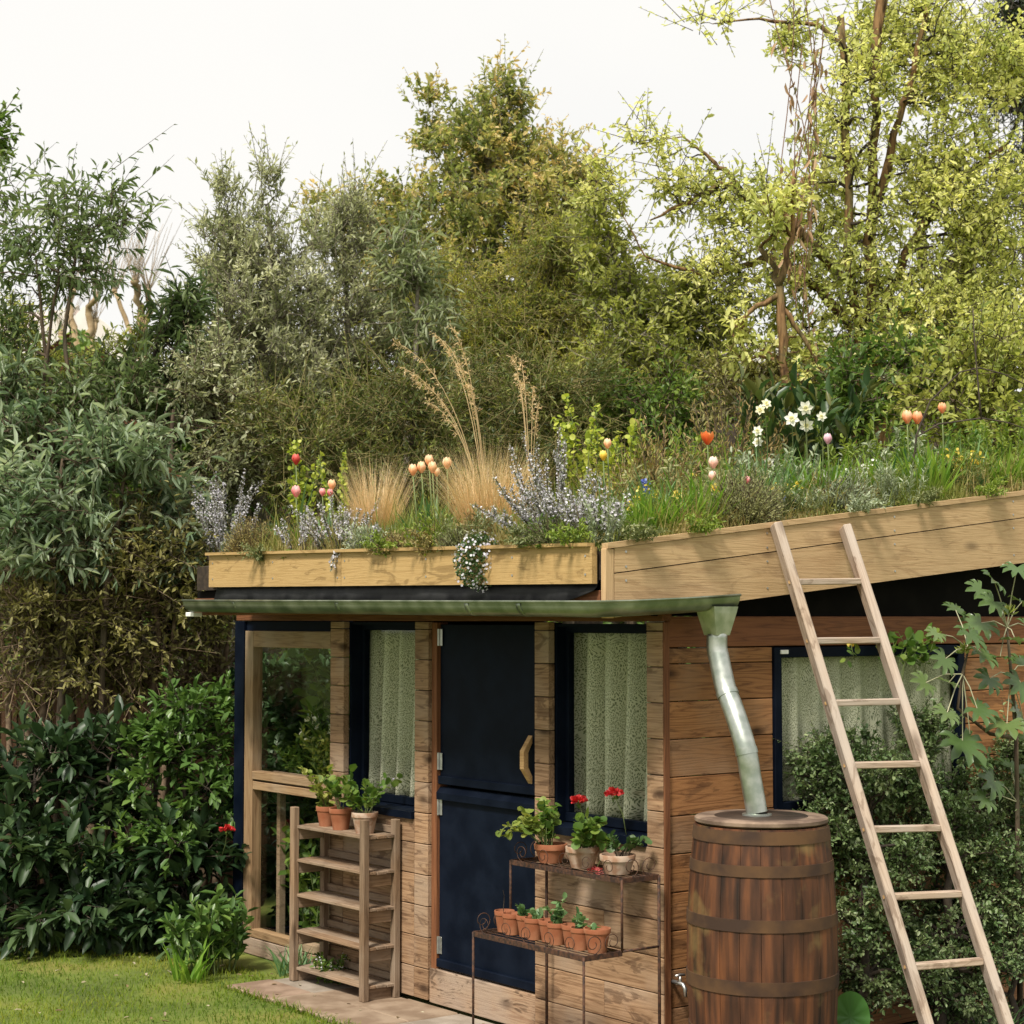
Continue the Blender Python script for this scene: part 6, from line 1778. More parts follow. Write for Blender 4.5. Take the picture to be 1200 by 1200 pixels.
tree('buddleia', 'silver-green buddleia with pale drooping leaves over the bare stems', 'shrub', 433,
     [[(GR(70, 12.2), .028), (A3(75, 680, 12.2), .022), (A3(70, 580, 12.2), .018), (A3(80, 500, 12.2), .012)], [(GR(120, 12.2), .028), (A3(125, 690, 12.2), .022), (A3(140, 600, 12.2), .016), (A3(150, 520, 12.2), .01)]],
     [ELL(45, 580, 80, 54, 12.1, 24), ELL(125, 530, 56, 40, 12.1, 16), ELL(10, 510, 40, 30, 12.4, 7), ELL(40, 640, 80, 30, 12.0, 13), ELL(8, 450, 16, 26, 12.6, 4), ELL(178, 545, 24, 14, 12.1, 4), ELL(110, 615, 50, 36, 12.2, 11), ELL(185, 600, 40, 40, 12.4, 10), ELL(210, 660, 36, 30, 12.4, 6)],
     dict(B_), M['bark'], LM['budd'], .24, twig_r=.004)
tree('buddleia', 'mid green leafy shrub between house gable and silver buddleia', 'shrub', 434,
     [[(GR(40, 13.6), .028), (A3(40, 560, 13.6), .03), (A3(50, 460, 13.6), .015)], [(GR(110, 13.6), .028), (A3(115, 560, 13.6), .03), (A3(110, 450, 13.6), .015)]],
     [ELL(40, 470, 60, 34, 12.9, 24), ELL(130, 470, 60, 34, 12.9, 24), ELL(60, 540, 80, 40, 13.6, 20), ELL(30, 540, 50, 50, 13.6, 24), ELL(200, 500, 60, 50, 13.8, 26)],
     dict(B_, L=.085, W=.024), M['bark'], LM['buddg'], .24, twig_r=.004)
# red-tipped photinia
tree('photinia', 'shrub with coppery red young leaves beside the roof end', 'shrub', 435,
     [[(GR(160, 12.9), .04), (A3(158, 660, 12.9), .03), (A3(150, 570, 12.9), .012)]],
     [ELL(148, 622, 14, 14, 12.5, 3), ELL(195, 575, 26, 14, 12.6, 3), ELL(125, 560, 12, 14, 12.6, 2), ELL(150, 515, 18, 12, 12.7, 2)],
     LEAF(twigs=6, k=5, L=.06, W=.026, shape='oval', out=.3, up=.5, tl=.9), M['bark'], LM['redleaf'], .15, twig_r=.003)
tree('photinia', 'brownish green shrub behind the red-tipped leaves', 'shrub', 436,
     [[(GR(200, 13.2), .05), (A3(195, 680, 13.2), .035), (A3(190, 590, 13.2), .02)]],
     [ELL(190, 600, 70, 60, 13.2, 60), ELL(240, 560, 50, 60, 13.3, 34), ELL(220, 660, 60, 50, 13.0, 40)],
     LEAF(twigs=9, k=8, L=.07, W=.026, shape='oval', out=.3, up=.3, tl=1), M['barkdark'], LM['mid'], .24, twig_r=.004)

# --- twiggy, half bare shrubs above the laurels
for i, (px, Y, w, lab) in enumerate([(30, 12.4, 60, 'bare twiggy shrub with crossing brown stems at the garden edge'), (105, 12.7, 60, 'bare twiggy shrub with two thick brown stems'), (175, 12.5, 50, 'tangled bare shrub in the middle of the bed'), (240, 12.9, 40, 'bare twiggy shrub close to the shed post')]):
    tree('bare_shrub', lab, 'shrub', 441 + i,
         [[(GR(px, Y), .035), (A3(px + 4, 820, Y), .03), (A3(px + 10, 740, Y), .02), (A3(px + 2, 650, Y), .008)], [(GR(px + 15, Y), .03), (A3(px + 22, 810, Y), .025), (A3(px + 30, 720, Y), .012), (A3(px + 40, 660, Y), .006)], [(GR(px - 12, Y), .025), (A3(px - 20, 800, Y), .02), (A3(px - 34, 700, Y), .01), (A3(px - 40, 650, Y), .006)]],
         [ELL(px, 700, w, 70, Y, 40), ELL(px, 780, w, 50, Y, 26)],
         LEAF(twigs=8, k=3, L=.05, W=.022, shape='oval', out=.3, up=.2, tl=1.5), M['stembrown'] if 'stembrown' in M else M.setdefault('stembrown', paint('brown_stem', (.13, .085, .05), (.28, .20, .13), 20, .9, bump=.3)), LM['brownleaf'], .22, twig_r=.0045, limb_k=.7)

# --- laurels and the lighter shrub by the lawn
LRL = dict(twigs=6, k=6, L=.140, W=.050, shape='big', out=.5, up=.35, tl=.9, fwd=.9, t0=.4, nr=.5)
for i, (ells, lab, mat) in enumerate([
    ([(40, 915, 70, 54, 11.7, 19), (20, 1000, 60, 50, 11.5, 15), (50, 1065, 70, 30, 11.4, 15)], 'dark glossy laurel at the garden edge above the lawn', 'laurel'),
    ([(130, 930, 60, 60, 11.8, 20), (110, 1010, 60, 50, 11.6, 15), (130, 1070, 60, 30, 11.5, 15)], 'dark glossy laurel in the middle of the bed', 'laurel'),
    ([(-70, 930, 60, 60, 11.8, 20), (-60, 1020, 60, 50, 11.6, 15), (-60, 1070, 60, 30, 11.5, 12)], 'dark glossy laurel past the garden edge of the bed', 'laurel'),
    ([(215, 1000, 50, 60, 11.6, 17), (215, 1070, 50, 32, 11.5, 14)], 'dark glossy laurel beside the shed post', 'laurel')]):
    px = ells[0][0]
    tree('laurel', lab, 'shrub', 451 + i, [[(GR(px, 11.8), .04), (A3(px, 1020, 11.8), .03), (A3(px, 920, 11.7), .015)]], [ELL(*e, dy=.6) for e in ells], dict(LRL), M['barkdark'], LM[mat], .20, twig_r=.004)
tree('laurel', 'lighter green leafy shrub reaching up beside the shed post', 'shrub', 455, [[(GR(225, 11.9), .03), (A3(222, 960, 11.9), .02), (A3(225, 870, 11.9), .01)]],
     [ELL(235, 850, 45, 36, 11.9, 16), ELL(185, 890, 54, 44, 11.8, 20), ELL(245, 920, 36, 60, 11.8, 16), ELL(190, 980, 50, 40, 11.5, 12)], dict(LRL, L=.075, W=.034, k=8, twigs=8, shape='oval'), M['barkdark'], LM['laurelnew'], .18, twig_r=.003)
flowerhead('camellia_flower', 'deep red bloom against the navy shed post', at(266, 972, 11.3), at(258, 1010, 11.4), 456, M['redfl'], .035)
# leafy perennials at the lawn corner
p = gnd(243, 1140)
stems_plant('leafy_perennial', 'bright green leafy clump at the lawn corner by the glazed bay', 'plant', 461, p, 26, .46, .55, {'k': 6, 'L': .085, 'W': .034, 'shape': 'oval', 'fwd': .6, 'from': 1, 'lift': .1}, M['barkgreen'], LM['laurelnew'], base_r=.16, r=.005)
tuft('strap_leaves', 'fresh strap leaves in front of the leafy clump', 462, gnd(222, 1150), 30, .32, .022, M['strap'], .5, .7, .10, cat='plant')
tuft('strap_leaves', 'dark grassy leaves beside the shelf foot', 463, W(-3.05, -.12, 0), 60, .26, .012, M['bluegreen'], .5, .7, .10, cat='plant')
stems_plant('edging_plant', 'low blue-flowered plant between shelf legs and wall', 'plant', 464, W(-2.72, -.06, .02), 26, .16, .8, {'k': 5, 'L': .03, 'W': .016, 'shape': 'oval'}, M['barkgreen'], M['gera'], {'k': 3, 'L': .012, 'W': .011, 'shape': 'round', 'from': 3, 'scat': .01}, M['whitefl'], base_r=.12, r=.0025)

# plants inside the glazed bay
stems_plant('daffodil_clump', 'pale daffodils blooming inside the glazed bay', 'plant', 465, W(-3.12, .20, 1.10), 16, .46, .5, {'k': 6, 'L': .09, 'W': .012, 'shape': 'lance', 'lift': .4, 'fwd': .8}, M['barkgreen'], M['gera'], {'k': 6, 'L': .038, 'W': .026, 'shape': 'oval', 'from': 4, 'scat': .018}, PET['cream'], base_r=.10, r=.003)
stems_plant('herb', 'bushy yellow-green herb inside the glazed bay', 'plant', 466, W(-3.05, .20, 1.10), 40, .32, .8, {'k': 8, 'L': .035, 'W': .022, 'shape': 'oval'}, M['barkgreen'], M['geray'], base_r=.12, r=.0025)
stems_plant('herb', 'low green herb inside the glazed bay near the frame post', 'plant', 467, W(-3.48, .23, 1.10), 26, .22, .8, {'k': 8, 'L': .035, 'W': .022, 'shape': 'oval'}, M['barkgreen'], M['gera'], base_r=.12, r=.0025)
stems_plant('vine', 'leafy vine high inside the glazed bay', 'vine', 468, W(-3.2, .36, 1.05), 16, .95, .3, {'k': 5, 'L': .09, 'W': .085, 'shape': 'round', 'from': 3, 'rand': 1.0}, M['barkgreen'], M['gera'], base_r=.18, r=.004)
stems_plant('herb', 'dim green plant low inside the glazed bay', 'plant', 469, W(-3.45, .42, .02), 30, .9, .4, {'k': 6, 'L': .07, 'W': .04, 'shape': 'oval'}, M['barkgreen'], LM['mid'], base_r=.3, r=.004)

# --- right hand trees
Yp = 14.5
tree('pear_tree', 'big pear tree in fresh yellow-green leaf with orange-brown trunks', 'tree', 471,
     [[(GR(1035, Yp), .075), (A3(1030, 480, Yp), .065), (A3(1022, 400, Yp), .056), (A3(1020, 250, Yp), .046), (A3(1026, 100, Yp), .034), (A3(1035, -40, Yp), .05)],
      [(GR(1000, Yp - .2), .06), (A3(1005, 420, Yp - .2), .045), (A3(994, 300, Yp - .2), .034), (A3(993, 150, Yp - .2), .035), (A3(985, 20, Yp - .1), .03)],
      [(A3(1022, 260, Yp), .040), (A3(1048, 160, Yp), .032), (A3(1070, 90, Yp), .024), (A3(1085, 10, Yp), .02)],
      [(A3(1026, 400, Yp), .045), (A3(1060, 300, Yp + .1), .036), (A3(1110, 220, Yp + .2), .035), (A3(1180, 170, Yp + .2), .02)],
      [(A3(1010, 400, Yp), .05), (A3(960, 340, Yp), .04), (A3(900, 300, Yp - .1), .03), (A3(830, 325, Yp - .2), .018), (A3(755, 300, Yp - .3), .008), (A3(728, 250, Yp - .3), .004)],
      [(A3(990, 330, Yp), .045), (A3(930, 260, Yp - .2), .035), (A3(870, 225, Yp - .2), .034), (A3(845, 215, Yp - .3), .028), (A3(810, 235, Yp - .3), .018), (A3(762, 258, Yp - .3), .006)],
      [(A3(870, 225, Yp - .2), .02), (A3(848, 200, Yp - .3), .020), (A3(826, 180, Yp - .3), .014), (A3(800, 160, Yp - .3), .006), (A3(772, 165, Yp - .3), .004)],
      [(A3(1022, 80, Yp), .03), (A3(960, 30, Yp), .02), (A3(890, 22, Yp), .010), (A3(835, 28, Yp), .004)]],
     [ELL(1130, 80, 90, 90, Yp, 72), ELL(1140, 250, 100, 100, Yp, 84), ELL(1000, 160, 60, 90, Yp + .9, 18), ELL(1000, 330, 60, 70, Yp + .9, 16), ELL(1015, 290, 44, 120, Yp - .3, 20), ELL(1005, 120, 50, 100, Yp - .3, 18), ELL(1030, 400, 60, 40, Yp - .3, 12), ELL(1040, 50, 80, 60, Yp + .5, 34), ELL(1090, 370, 110, 60, Yp - .3, 60), ELL(945, 250, 50, 80, Yp + .1, 24), ELL(930, 350, 50, 60, Yp + .1, 18), ELL(865, 240, 40, 50, Yp - .3, 16), ELL(870, 330, 60, 40, Yp - .3, 20), ELL(795, 215, 34, 50, Yp - .3, 9), ELL(765, 165, 30, 10, Yp - .3, 4), ELL(835, 28, 22, 8, Yp, 3), ELL(930, 40, 30, 40, Yp, 8), ELL(1160, 420, 60, 60, Yp - .5, 34), ELL(712, 215, 14, 30, Yp - .3, 4), ELL(1080, 200, 40, 60, Yp + .3, 18)],
     LEAF(twigs=10, k=10, L=.050, W=.024, shape='oval', out=.3, up=.4, tl=1.15, hang=.25, core=.7), M['barkred'], LM['pear'], .27, up=.4, twig_r=.004, branchm=M['barkdark'])
tree('pear_tree', 'slim brown trunked small tree in front of the big pear', 'tree', 472,
     [[(GR(920, 13.2), .05), (A3(918, 450, 13.2), .036), (A3(914, 350, 13.2), .030), (A3(908, 315, 13.2), .025), (A3(890, 290, 13.2), .02)], [(A3(912, 335, 13.2), .03), (A3(928, 280, 13.2), .02), (A3(930, 200, 13.2), .012)], [(A3(914, 345, 13.2), .022), (A3(880, 365, 13.2), .018), (A3(855, 390, 13.2), .01)], [(A3(916, 360, 13.2), .018), (A3(945, 400, 13.2), .016), (A3(965, 440, 13.2), .012)]],
     [ELL(920, 260, 40, 50, 13.2, 12), ELL(880, 400, 40, 40, 13.2, 8), ELL(930, 420, 40, 40, 13.2, 10)],
     LEAF(twigs=6, k=7, L=.072, W=.028, shape='oval', out=.3, up=.3, tl=1.0, hang=.3), M['barkred'], LM['pear'], .24, twig_r=.004)
tree('lime_tree', 'fresh green bushy tree between yew and pear', 'tree', 473,
     [[(GR(770, 15), .08), (A3(765, 470, 15), .06), (A3(740, 380, 15), .04), (A3(705, 250, 15), .012)], [(A3(765, 460, 15), .05), (A3(800, 380, 15), .03), (A3(830, 330, 15), .015)]],
     [ELL(705, 240, 24, 44, 15, 12), ELL(720, 330, 40, 50, 15, 24), ELL(780, 350, 70, 44, 15, 40), ELL(760, 410, 80, 50, 14.8, 44), ELL(840, 390, 40, 40, 14.8, 18), ELL(830, 440, 60, 40, 14.6, 22)],
     LEAF(twigs=10, k=9, L=.060, W=.025, shape='oval', out=.3, up=.4, tl=1.1, hang=.25, core=.6), M['barkpale'], LM['limetree'], .26, twig_r=.004)
# hanging dry climber
rng = np.random.default_rng(474)
Yv = 14.0
b0 = A3(945, 0, Yv)
root = empty('dry_climber', A3(948, 480, Yv)); o_ = A3(948, 480, Yv); tag(root, 'dry reddish climber stems hanging down in front of the pear', 'climber')
mb = MB(); As = []; Bs = []
for k in range(8):
    x0_ = 905 + rng.uniform(0, 60); x1_ = 935 + rng.uniform(-20, 30)
    y0_ = rng.uniform(-20, 60); y1_ = rng.uniform(240, 470)
    pts = [A3(x0_ + (x1_ - x0_) * f + 9 * math.sin(f * 5 + k), y0_ + (y1_ - y0_) * f, Yv + rng.uniform(-.1, .1)) - o_ for f in np.linspace(0, 1, 9)]
    mb.tube(pts, .0042, 5, caps=False)
    As += pts[:-1]; Bs += pts[1:]
mb.build('stem', M['stemred'], root, smooth='all')
P, D, t = along_twigs(rng, np.array(As), np.array(Bs), 2, 0); m = len(P)
leaves('foliage', rng, P + rdir(rng, m) * .05, unit(rdir(rng, m) * .5 + np.array([0, 0, -1])), rdir(rng, m), .11 * (.5 + .8 * rng.random(m)), .032, 'lance', LM['vine'], root, kind='stuff')
# conifer at the top corner
tree('conifer', 'dark conifer top behind the pear at the picture edge', 'tree', 475, [[(GR(1215, 19), .2), (A3(1212, 200, 19), .12), (A3(1208, -60, 19), .05)]],
     [ELL(1195, 20, 26, 50, 19, 20), ELL(1190, 100, 34, 40, 19, 20), ELL(1215, 60, 40, 90, 19, 30), ELL(1220, 200, 50, 90, 19, 30)],
     LEAF(twigs=10, k=14, L=.07, W=.012, shape='diamond', out=.5, up=.2, tl=1), M['barkdark'], LM['conifer'], .34)
tree('dark_trunk_tree', 'dark trunked tree behind the pear', 'tree', 476, [[(GR(1110, 16.5), .17), (A3(1112, 400, 16.5), .14), (A3(1115, 320, 16.5), .10), (A3(1150, 260, 16.5), .06), (A3(1190, 200, 16.5), .03)], [(A3(1112, 390, 16.5), .07), (A3(1078, 310, 16.5), .05), (A3(1090, 230, 16.5), .03)]],
     [ELL(1150, 330, 70, 70, 16.5, 30), ELL(1090, 430, 90, 50, 16.3, 30), ELL(1000, 440, 70, 40, 16.3, 20)],
     LEAF(twigs=7, k=7, L=.08, W=.034, shape='oval', out=.3, up=.3, tl=1.0), M['barkdark'], LM['limetree'], .32, twig_r=.005)
# bushes behind the roof edge on the right
for i, (px, Y, ells, lab, mat, L) in enumerate([
    (1130, 12.6, [(1120, 470, 70, 44, 12.6, 30), (1170, 430, 50, 50, 12.6, 24), (1180, 510, 50, 36, 12.4, 18)], 'loose light green bush behind the orange-peach tulips', 'limetree', .065),
    (1010, 13.0, [(1000, 470, 60, 44, 13, 26), (1050, 440, 44, 44, 13, 18)], 'green bush around the pear trunk foot', 'mid', .07),
    (880, 13.4, [(860, 470, 60, 36, 13.4, 22), (920, 470, 50, 40, 13.3, 18)], 'brownish bush below the slim trunk', 'brownleaf', .05),
    (740, 14.0, [(730, 490, 70, 34, 14, 30), (800, 480, 50, 36, 14, 20)], 'dark bush behind the lime spurge', 'mid', .06)]):
    tree('garden_bush', lab, 'shrub', 480 + i, [[(GR(px, Y), .04), (A3(px, 560, Y), .035), (A3(px + 3, 470, Y), .015)]], [ELL(*e) for e in ells],
         LEAF(twigs=8, k=8, L=L, W=L * .42, shape='oval', out=.3, up=.4, tl=1.1), M['bark'], LM[mat], .26, twig_r=.004)
for i, (px, Y, ells, lab, mat) in enumerate([
    (345, 13.0, [(320, 500, 60, 50, 13.0, 34), (385, 520, 50, 44, 13.0, 28), (350, 560, 80, 30, 12.9, 24)], 'dark dense bush behind the red tulip', 'yewbush'),
    (480, 13.4, [(450, 480, 60, 50, 13.4, 36), (510, 500, 60, 50, 13.4, 36), (480, 550, 80, 30, 13.2, 24)], 'dark dense bush behind the peach tulips and plumes', 'yewbush'),
    (620, 13.8, [(590, 460, 70, 60, 13.8, 40), (670, 470, 60, 56, 13.8, 36), (630, 530, 90, 36, 13.6, 30)], 'dark dense bush behind the big rosemary', 'yewbush')]):
    tree('garden_bush', lab, 'shrub', 4900 + i, [[(GR(px, Y), .04), (A3(px, 580, Y), .035), (A3(px + 3, 480, Y), .015)]], [ELL(*e) for e in ells],
         LEAF(twigs=11, k=13, L=.046, W=.011, shape='diamond', out=.5, up=.2, tl=1.15, hang=.1, fwd=.8, tipt=.4), M['barkdark'], LM[mat], .27, twig_r=.004, branchm=M['yewtwig'])
for i, (px, Y, ells, lab, mat) in enumerate([
    (255, 13.0, [(250, 470, 50, 60, 13.0, 34), (240, 545, 60, 40, 12.9, 26)], 'grey-green fine leaved shrub beside the silver olive foot', 'olive'),
    (60, 13.9, [(60, 440, 80, 24, 13.9, 20), (150, 420, 40, 24, 13.9, 12), (15, 400, 30, 40, 13.9, 12)], 'fine leaved green shrub below the brown house gable', 'limetree'),
    (-70, 12.9, [(-60, 520, 60, 70, 12.9, 34), (-60, 640, 60, 70, 12.8, 34), (-70, 750, 60, 60, 12.8, 26)], 'fine leaved green shrub past the garden edge', 'mid'),
    (200, 12.8, [(170, 650, 70, 44, 12.3, 40), (235, 700, 40, 50, 12.3, 26), (60, 710, 70, 40, 12.2, 30), (130, 770, 80, 40, 12.3, 26)], 'fine brownish green shrub among the bare stems', 'brownleaf')]):
    tree('garden_shrub', lab, 'shrub', 4910 + i, [[(GR(px, Y), .03), (A3(px, 580, Y), .025), (A3(px + 3, 480, Y), .012)]], [ELL(*e) for e in ells],
         LEAF(twigs=9, k=10, L=.050, W=.018, shape='oval', out=.4, up=.4, tl=1.15), M['bark'], LM[mat], .25, twig_r=.004)
# leafy shrub outside the glazed end of the shed
q = W(-4.55, .8, 0)
tree('end_shrub', 'leafy green shrub pressed against the glazed shed end', 'shrub', 4920, [[(q, .02), (q + np.array([0, 0, .9]), .015), (q + np.array([0, .05, 1.7]), .008)]],
     [(W(-4.50, .7, 1.55), (.34, .55, .40), 40), (W(-4.5, .8, .9), (.32, .55, .5), 40), (W(-4.45, .7, .35), (.3, .5, .3), 18)], dict(LRL, L=.085, W=.045, k=7, twigs=7, shape='round'), M['bark'], LM['endleaf'], .17, twig_r=.003)
# shoots at the picture's edge, upper left
tree('tall_tree', 'tip of a tall dark leaved tree at the garden edge', 'tree', 486, [[(GR(-40, 15), .12), (A3(-38, 300, 15), .08), (A3(-25, 160, 15), .03)]], [ELL(-16, 160, 20, 30, 15, 12), ELL(-50, 180, 40, 60, 15, 24)],
     LEAF(twigs=7, k=8, L=.07, W=.03, shape='oval', out=.3, up=.3, tl=1.0), M['bark'], LM['mid'], .22)

# ================================================================ by the side wall: small-leaved shrub, fatsia, climber
def sidept(px, py, xl): return W(*sid(px, py, xl))
pb = sidept(1010, 1100, .28)
e1 = lambda px, py, rx, ry, xl, n: (sidept(px, py, xl), (rx * .0042, rx * .0042 * .8, ry * .0042), n)
tree('small_leaved_shrub', 'dense small-leaved evergreen shrub against the side window behind the ladder', 'shrub', 491,
     [[(np.array([pb[0], pb[1], 0]), .03), (sidept(1010, 1050, .25), .022), (sidept(1020, 950, .22), .012)], [(np.array([pb[0] + .4, pb[1] + .2, 0]), .03), (sidept(1110, 1050, .28), .022), (sidept(1110, 950, .25), .012)]],
     [e1(1000, 900, 60, 40, .16, 46), e1(970, 960, 30, 40, .16, 20), e1(1060, 940, 60, 50, .2, 56), e1(1040, 1010, 60, 40, .24, 50), e1(1120, 990, 60, 50, .24, 56), e1(1150, 1070, 50, 60, .28, 46), e1(1080, 870, 40, 30, .12, 20), e1(1000, 1000, 30, 30, .2, 16), e1(1150, 930, 50, 40, .16, 34), e1(1010, 1080, 40, 40, .26, 26), e1(1060, 1130, 60, 50, .30, 40), e1(1130, 1140, 60, 50, .32, 40), e1(960, 900, 30, 30, .12, 12), e1(1185, 965, 40, 50, .2, 34), e1(1190, 890, 34, 44, .14, 24), e1(1110, 1080, 70, 40, .22, 34), e1(1010, 1150, 50, 50, .24, 26)],
     LEAF(twigs=9, k=11, L=.024, W=.014, shape='oval', out=.4, up=.5, tl=1.1), M['barkdark'], LM['pitto'], .115, twig_r=.002, limb_k=.5)
tree('small_leaved_shrub', 'paler small-leaved bush low at the foot of the ladder', 'shrub', 492,
     [[(np.array([*sidept(1185, 1150, .45)[:2], 0]), .02), (sidept(1190, 1120, .45), .012)]],
     [e1(1195, 1030, 30, 40, .42, 22), e1(1190, 1110, 36, 40, .42, 24), e1(1130, 1170, 40, 30, .40, 16)],
     LEAF(twigs=9, k=10, L=.026, W=.014, shape='oval', out=.4, up=.5, tl=1.1), M['barkdark'], LM['pitto'], .12, twig_r=.002, limb_k=.5)

# fatsia: big lobed leaves, each one a piece
def fatsia_mesh(seed):
    rng = np.random.default_rng(seed)
    lobes = 8
    vs = [(0, 0, 0)]; fs = []; 
    out = []
    for k in range(lobes):
        a = math.radians(-125 + 250 * k / (lobes - 1)); ln = (1.0 - .35 * abs(math.sin(a / 2)) ** 1.5) * rng.uniform(.9, 1.08)
        da = math.radians(250 / (lobes - 1))
        for (r, da_, z) in ((.50, -.5, .03), (.68, -.36, .06), (.86, -.27, .02), (1.0, 0, -.12), (.86, .27, .02), (.68, .36, .06)):
            aa = a + da * da_; rr = ln * r if r > .45 else r
            out.append((rr * math.cos(aa), rr * math.sin(aa), z + rng.normal() * .012, r))
        mid = len(out)
    # last sinus
    aa = math.radians(125 + 18); out.append((.30 * math.cos(aa), .30 * math.sin(aa), .02, .4))
    nv = len(out)
    vs += [(x, y, z) for x, y, z, r in out]
    mids = []
    for k in range(lobes):
        b = 1 + 6 * k
        a = math.radians(-125 + 250 * k / (lobes - 1))
        mids.append(len(vs)); vs.append((.55 * math.cos(a), .55 * math.sin(a), -.015))
        nxt = 1 + 6 * (k + 1) if k < lobes - 1 else nv
        m_ = mids[-1]
        fs += [(0, b, m_), (b, b + 1, m_), (b + 1, b + 2, m_), (b + 2, b + 3, m_), (b + 3, b + 4, m_), (b + 4, b + 5, m_), (b + 5, nxt, m_), (nxt, 0, m_)]
    me = bpy.data.meshes.new('leaf'); me.from_pydata(vs, [], fs); me.update()
    t_ = me.attributes.new('tint', 'FLOAT', 'POINT'); t_.data.foreach_set('value', np.full(len(vs), rng.random(), np.float32))
    me.polygons.foreach_set('use_smooth', [True] * len(me.polygons))
    me.materials.append(LM['fig'])
    return me
fm = [fatsia_mesh(s) for s in range(4)]
fb = sidept(1195, 1150, .35); fb = np.array([fb[0], fb[1], 0])
FA = empty('fatsia', fb); tag(FA, 'fatsia with big glossy hand-shaped leaves beside the side window', 'shrub')
rng = np.random.default_rng(500)
XL = .42
k1 = sidept(1192, 940, XL) - fb; k2 = sidept(1185, 790, XL) - fb; k3 = sidept(1180, 735, XL) - fb; k4 = sidept(1128, 790, XL) - fb; k5 = sidept(1135, 760, XL) - fb
MB().tube([np.zeros(3), k1 * (1, 1, .6), k1, (k1 + k2) / 2 + np.array([.01, 0, 0]), k2, k3], [.016, .014, .012, .011, .009, .006], 8).build('trunk', M['bark'], FA, smooth='all')
MB().tube([k1 * .5 + k2 * .5, sidept(1160, 860, XL) - fb, sidept(1122, 830, XL) - fb, k4, k5], [.010, .009, .008, .007, .005], 8).build('trunk', M['bark'], FA, smooth='all')
spec = [(1128, 868, .165, k4, 0, .9), (1180, 848, .15, k2, .5, .3), (1150, 730, .135, k3, .2, .4), (1198, 705, .12, k3, .3, .5), (1136, 742, .12, k5, .1, .8), (1190, 750, .12, k3, .2, .2), (1108, 772, .10, k5, .3, .9), (1160, 795, .11, k2, .2, .7),
        (1196, 800, .12, k2, .3, .7), (1112, 800, .10, k4, .2, .7), (1150, 690, .10, k3, -.1, .9), (1185, 900, .12, k1, .3, .9), (1200, 780, .13, k2, .1, .5), (1098, 742, .075, k5, .2, .8), (1205, 870, .14, k2, .4, .5), (1165, 680, .11, k3, .2, .8), (1192, 665, .10, k3, .2, .7), (1085, 800, .10, k4, .2, .8), (1155, 935, .10, k1, .3, .8), (1172, 770, .09, k3, .3, .4), (1145, 830, .13, k4, .2, .6), (1110, 835, .10, k4, .3, .8), (1165, 705, .11, k3, .2, .7), (1120, 715, .09, k5, .2, .6), (1165, 915, .12, k1, .2, .9), (1190, 830, .13, k2, .2, .8), (1150, 765, .12, k5, .3, .8), (1206, 735, .12, k3, .2, .6), (1140, 890, .11, k4, .3, .8)]
stm = MB()
for i, (px, py, sz, k, yaw, facing) in enumerate(spec):
    sz *= 1.02
    c = sidept(px, py, XL + rng.uniform(-.10, .12)) - fb
    stm.tube([k, (k + c) / 2 + np.array([0, 0, .02]), c], [.0035, .003, .0025], 5, caps=False)
    # normal turned up and towards the garden, tip hanging outward
    nrm = unit((np.array([AX[0], AX[1], 0]) * .9 * facing + np.array([0, 0, .9 - .35 * facing]) + rng.normal(size=3) * .18)[None])[0]
    tip = (c - k) * (1, 1, .3) + np.array([0, 0, -.12]) + rng.normal(size=3) * .05
    tip = tip - nrm * (tip @ nrm); tip = unit(tip[None])[0]
    sd = np.cross(nrm, tip)
    mtx = Matrix(((tip[0] * sz, sd[0] * sz, nrm[0] * sz, c[0]), (tip[1] * sz, sd[1] * sz, nrm[1] * sz, c[1]), (tip[2] * sz, sd[2] * sz, nrm[2] * sz, c[2]), (0, 0, 0, 1)))
    link('leaf', fm[i % 4], FA, mtx=mtx)
tag(stm.build('leaf_stalks', M['palestem'] if 'palestem' in M else M.setdefault('palestem', paint('pale_stalk', (.30, .30, .18), (.40, .38, .25), 20, .6, bump=.1)), FA, smooth='all'), kind='stuff')
for px, py in ((1130, 765), (1182, 720)):
    c = sidept(px, py, XL + .03) - fb
    d = rdir(rng, 26); d[:, 2] = np.abs(d[:, 2]) * 1.3
    leaves('bud', rng, np.repeat(c[None], 26, 0) + d * .008, d, rdir(rng, 26), .05, .010, 'lance', M['geray'], FA, kind='stuff')

# climber with a yellow flower at the window head
cb = sidept(1060, 905, .12); 
stems_plant('climber', 'thin climber with a small yellow flower across the upper window', 'climber', 511, sidept(1052, 800, .10), 9, .32, .9, {'k': 2, 'L': .045, 'W': .034, 'shape': 'round', 'from': 2}, M['barkgreen'], M['gera'], base_r=.04, r=.002, curve=.4)
stems_plant('climber', 'green leafy climber shoot beside the ladder under the roof board', 'climber', 512, sidept(1075, 790, .12), 8, .26, 1.0, {'k': 2, 'L': .040, 'W': .028, 'shape': 'round', 'from': 1}, M['barkgreen'], M['gera'], base_r=.05, r=.002, curve=.3)
yf_ = sidept(996, 754, .30)
root = empty('yellow_flower', yf_ - np.array([0, 0, .08])); tag(root, 'small yellow bell flower hanging over the second ladder rung', 'flower')
MB().tube([(.02, 0, 0), (.01, 0, .05), (0, 0, .10)], .0018, 5).build('stem', M['barkgreen'], root, smooth='all')
d = unit(rng.normal(size=(10, 3)) * .35 + np.array([0, 0, -1]))
leaves('petals', rng, np.repeat(np.array([[0, 0, .11]]), 10, 0), d, rdir(rng, 10), .05, .018, 'oval', PET['yellow'], root)
n = 7
leaves('leaf', rng, np.array([.01, 0, .03]) + rdir(rng, n) * .05, rdir(rng, n), rdir(rng, n) + np.array([0, -.5, .5]), .035, .026, 'round', M['gera'], root, kind='stuff')

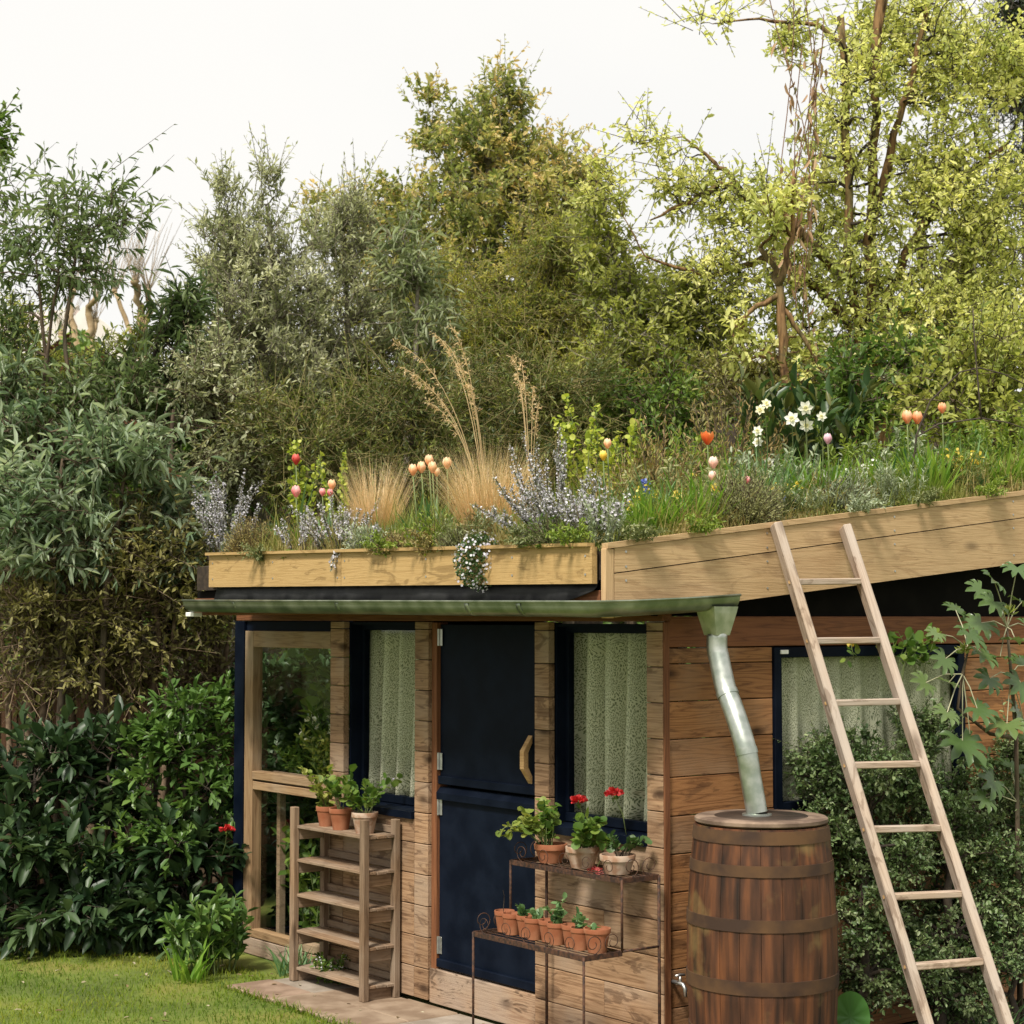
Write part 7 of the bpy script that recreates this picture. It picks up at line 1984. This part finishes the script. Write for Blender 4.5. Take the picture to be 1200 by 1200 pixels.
# big round leaf low by the barrel
rb = gnd(997, 1262)
root = empty('round_leaf_plant', rb); tag(root, 'single big round bright green leaf standing beside the barrel', 'plant')
c = at(996, 1196, rb[1]) - rb
MB().tube([(0, 0, 0), c * .6 + np.array([.01, .05, 0]), c + np.array([0, .035, .01])], [.007, .006, .005], 8).build('stalk', M['barkgreen'], root, smooth='all')
vs = [(0, .004, -.03)]; fs = []; nn = 32
for q, rr2 in enumerate((.3, .65, 1.0)):
    for k in range(nn):
        a = 2 * math.pi * k / nn
        notch = 1 - .42 * max(0, math.cos(a + math.pi)) ** 10
        vein = .004 * math.cos(9 * a) * rr2
        vs.append((.088 * rr2 * notch * math.sin(a), vein - .012 * rr2 ** 2, -.03 + .105 * rr2 * notch * math.cos(a) * (1.15 if math.cos(a) > 0 else .85)))
for k in range(nn): fs.append((0, 1 + (k + 1) % nn, 1 + k))
for q in (0, 1):
    for k in range(nn): fs.append((1 + q * nn + k, 1 + q * nn + (k + 1) % nn, 1 + (q + 1) * nn + (k + 1) % nn, 1 + (q + 1) * nn + k))
M['roundleaf'] = leafmat('round_leaf', [(.05, .16, .03), (.09, .23, .05)], .35, .4)
vs = [(v[0] + c[0], v[1] + c[1] - .01, v[2] + c[2] + .045) for v in vs]
quad = [f if len(f) == 4 else f for f in fs]
me = bpy.data.meshes.new('leaf'); me.from_pydata([tuple(map(float, v)) for v in vs], [], quad); me.update()
t_ = me.attributes.new('tint', 'FLOAT', 'POINT'); t_.data.foreach_set('value', np.linspace(.2, .8, len(vs)).astype(np.float32))
me.polygons.foreach_set('use_smooth', [True] * len(me.polygons)); me.materials.append(M['roundleaf'])
link('leaf', me, root)
# small ferny growth and soil bed by the side wall
tuft('fern', 'small dark fern at the foot of the ladder', 521, gnd(1165, 1215), 60, .30, .014, M['bluegreen'], .7, .9, .08, cat='fern')
tag(MB().box(.02, 1.1, .10, 3.2, -.04, .012).build('bed_soil', M['soil'], None, loc=tuple(SHC)), kind='structure').rotation_euler = (0, 0, -math.radians(52.5425))
tag(MB().box(-6.5, -1.9, 11.75, 14.6, -.04, .01).build('border_soil', M['soil'], None), kind='structure')

# fallen leaves and petals on the lawn and paving
rng = np.random.default_rng(531)
n = 260
P = np.stack([rng.uniform(-4.5, .6, n), rng.uniform(8.3, 11.9, n), np.full(n, .022)], 1)
tag(leaves('fallen_leaves', rng, P, rdir(rng, n) * np.array([1, 1, .15]), rdir(rng, n) * .3 + np.array([0, 0, 1.]), .035 * (.5 + rng.random(n)), .018, 'oval', M['litter'] if 'litter' in M else M.setdefault('litter', leafmat('litter', [(.10, .06, .03), (.24, .17, .08), (.45, .40, .28), (.16, .09, .04)], .2, .8)), None), 'few scattered dry leaves and petals on lawn and paving', 'fallen leaves', kind='stuff')
n = 1500
xe = rng.uniform(-3.0, .6, n)
P = np.array([W(x_, -.61 + rng.normal() * .012, .0) for x_ in xe])
o = blades('edge_grass', rng, P, rng.random(n) * 6.28, rng.uniform(.2, 1.0, n), rng.uniform(.3, 1.2, n), rng.uniform(.03, .075, n), .005, M['grass'], None, 2)
tag(o, 'longer grass creeping over the paving edge', 'grass', kind='stuff')
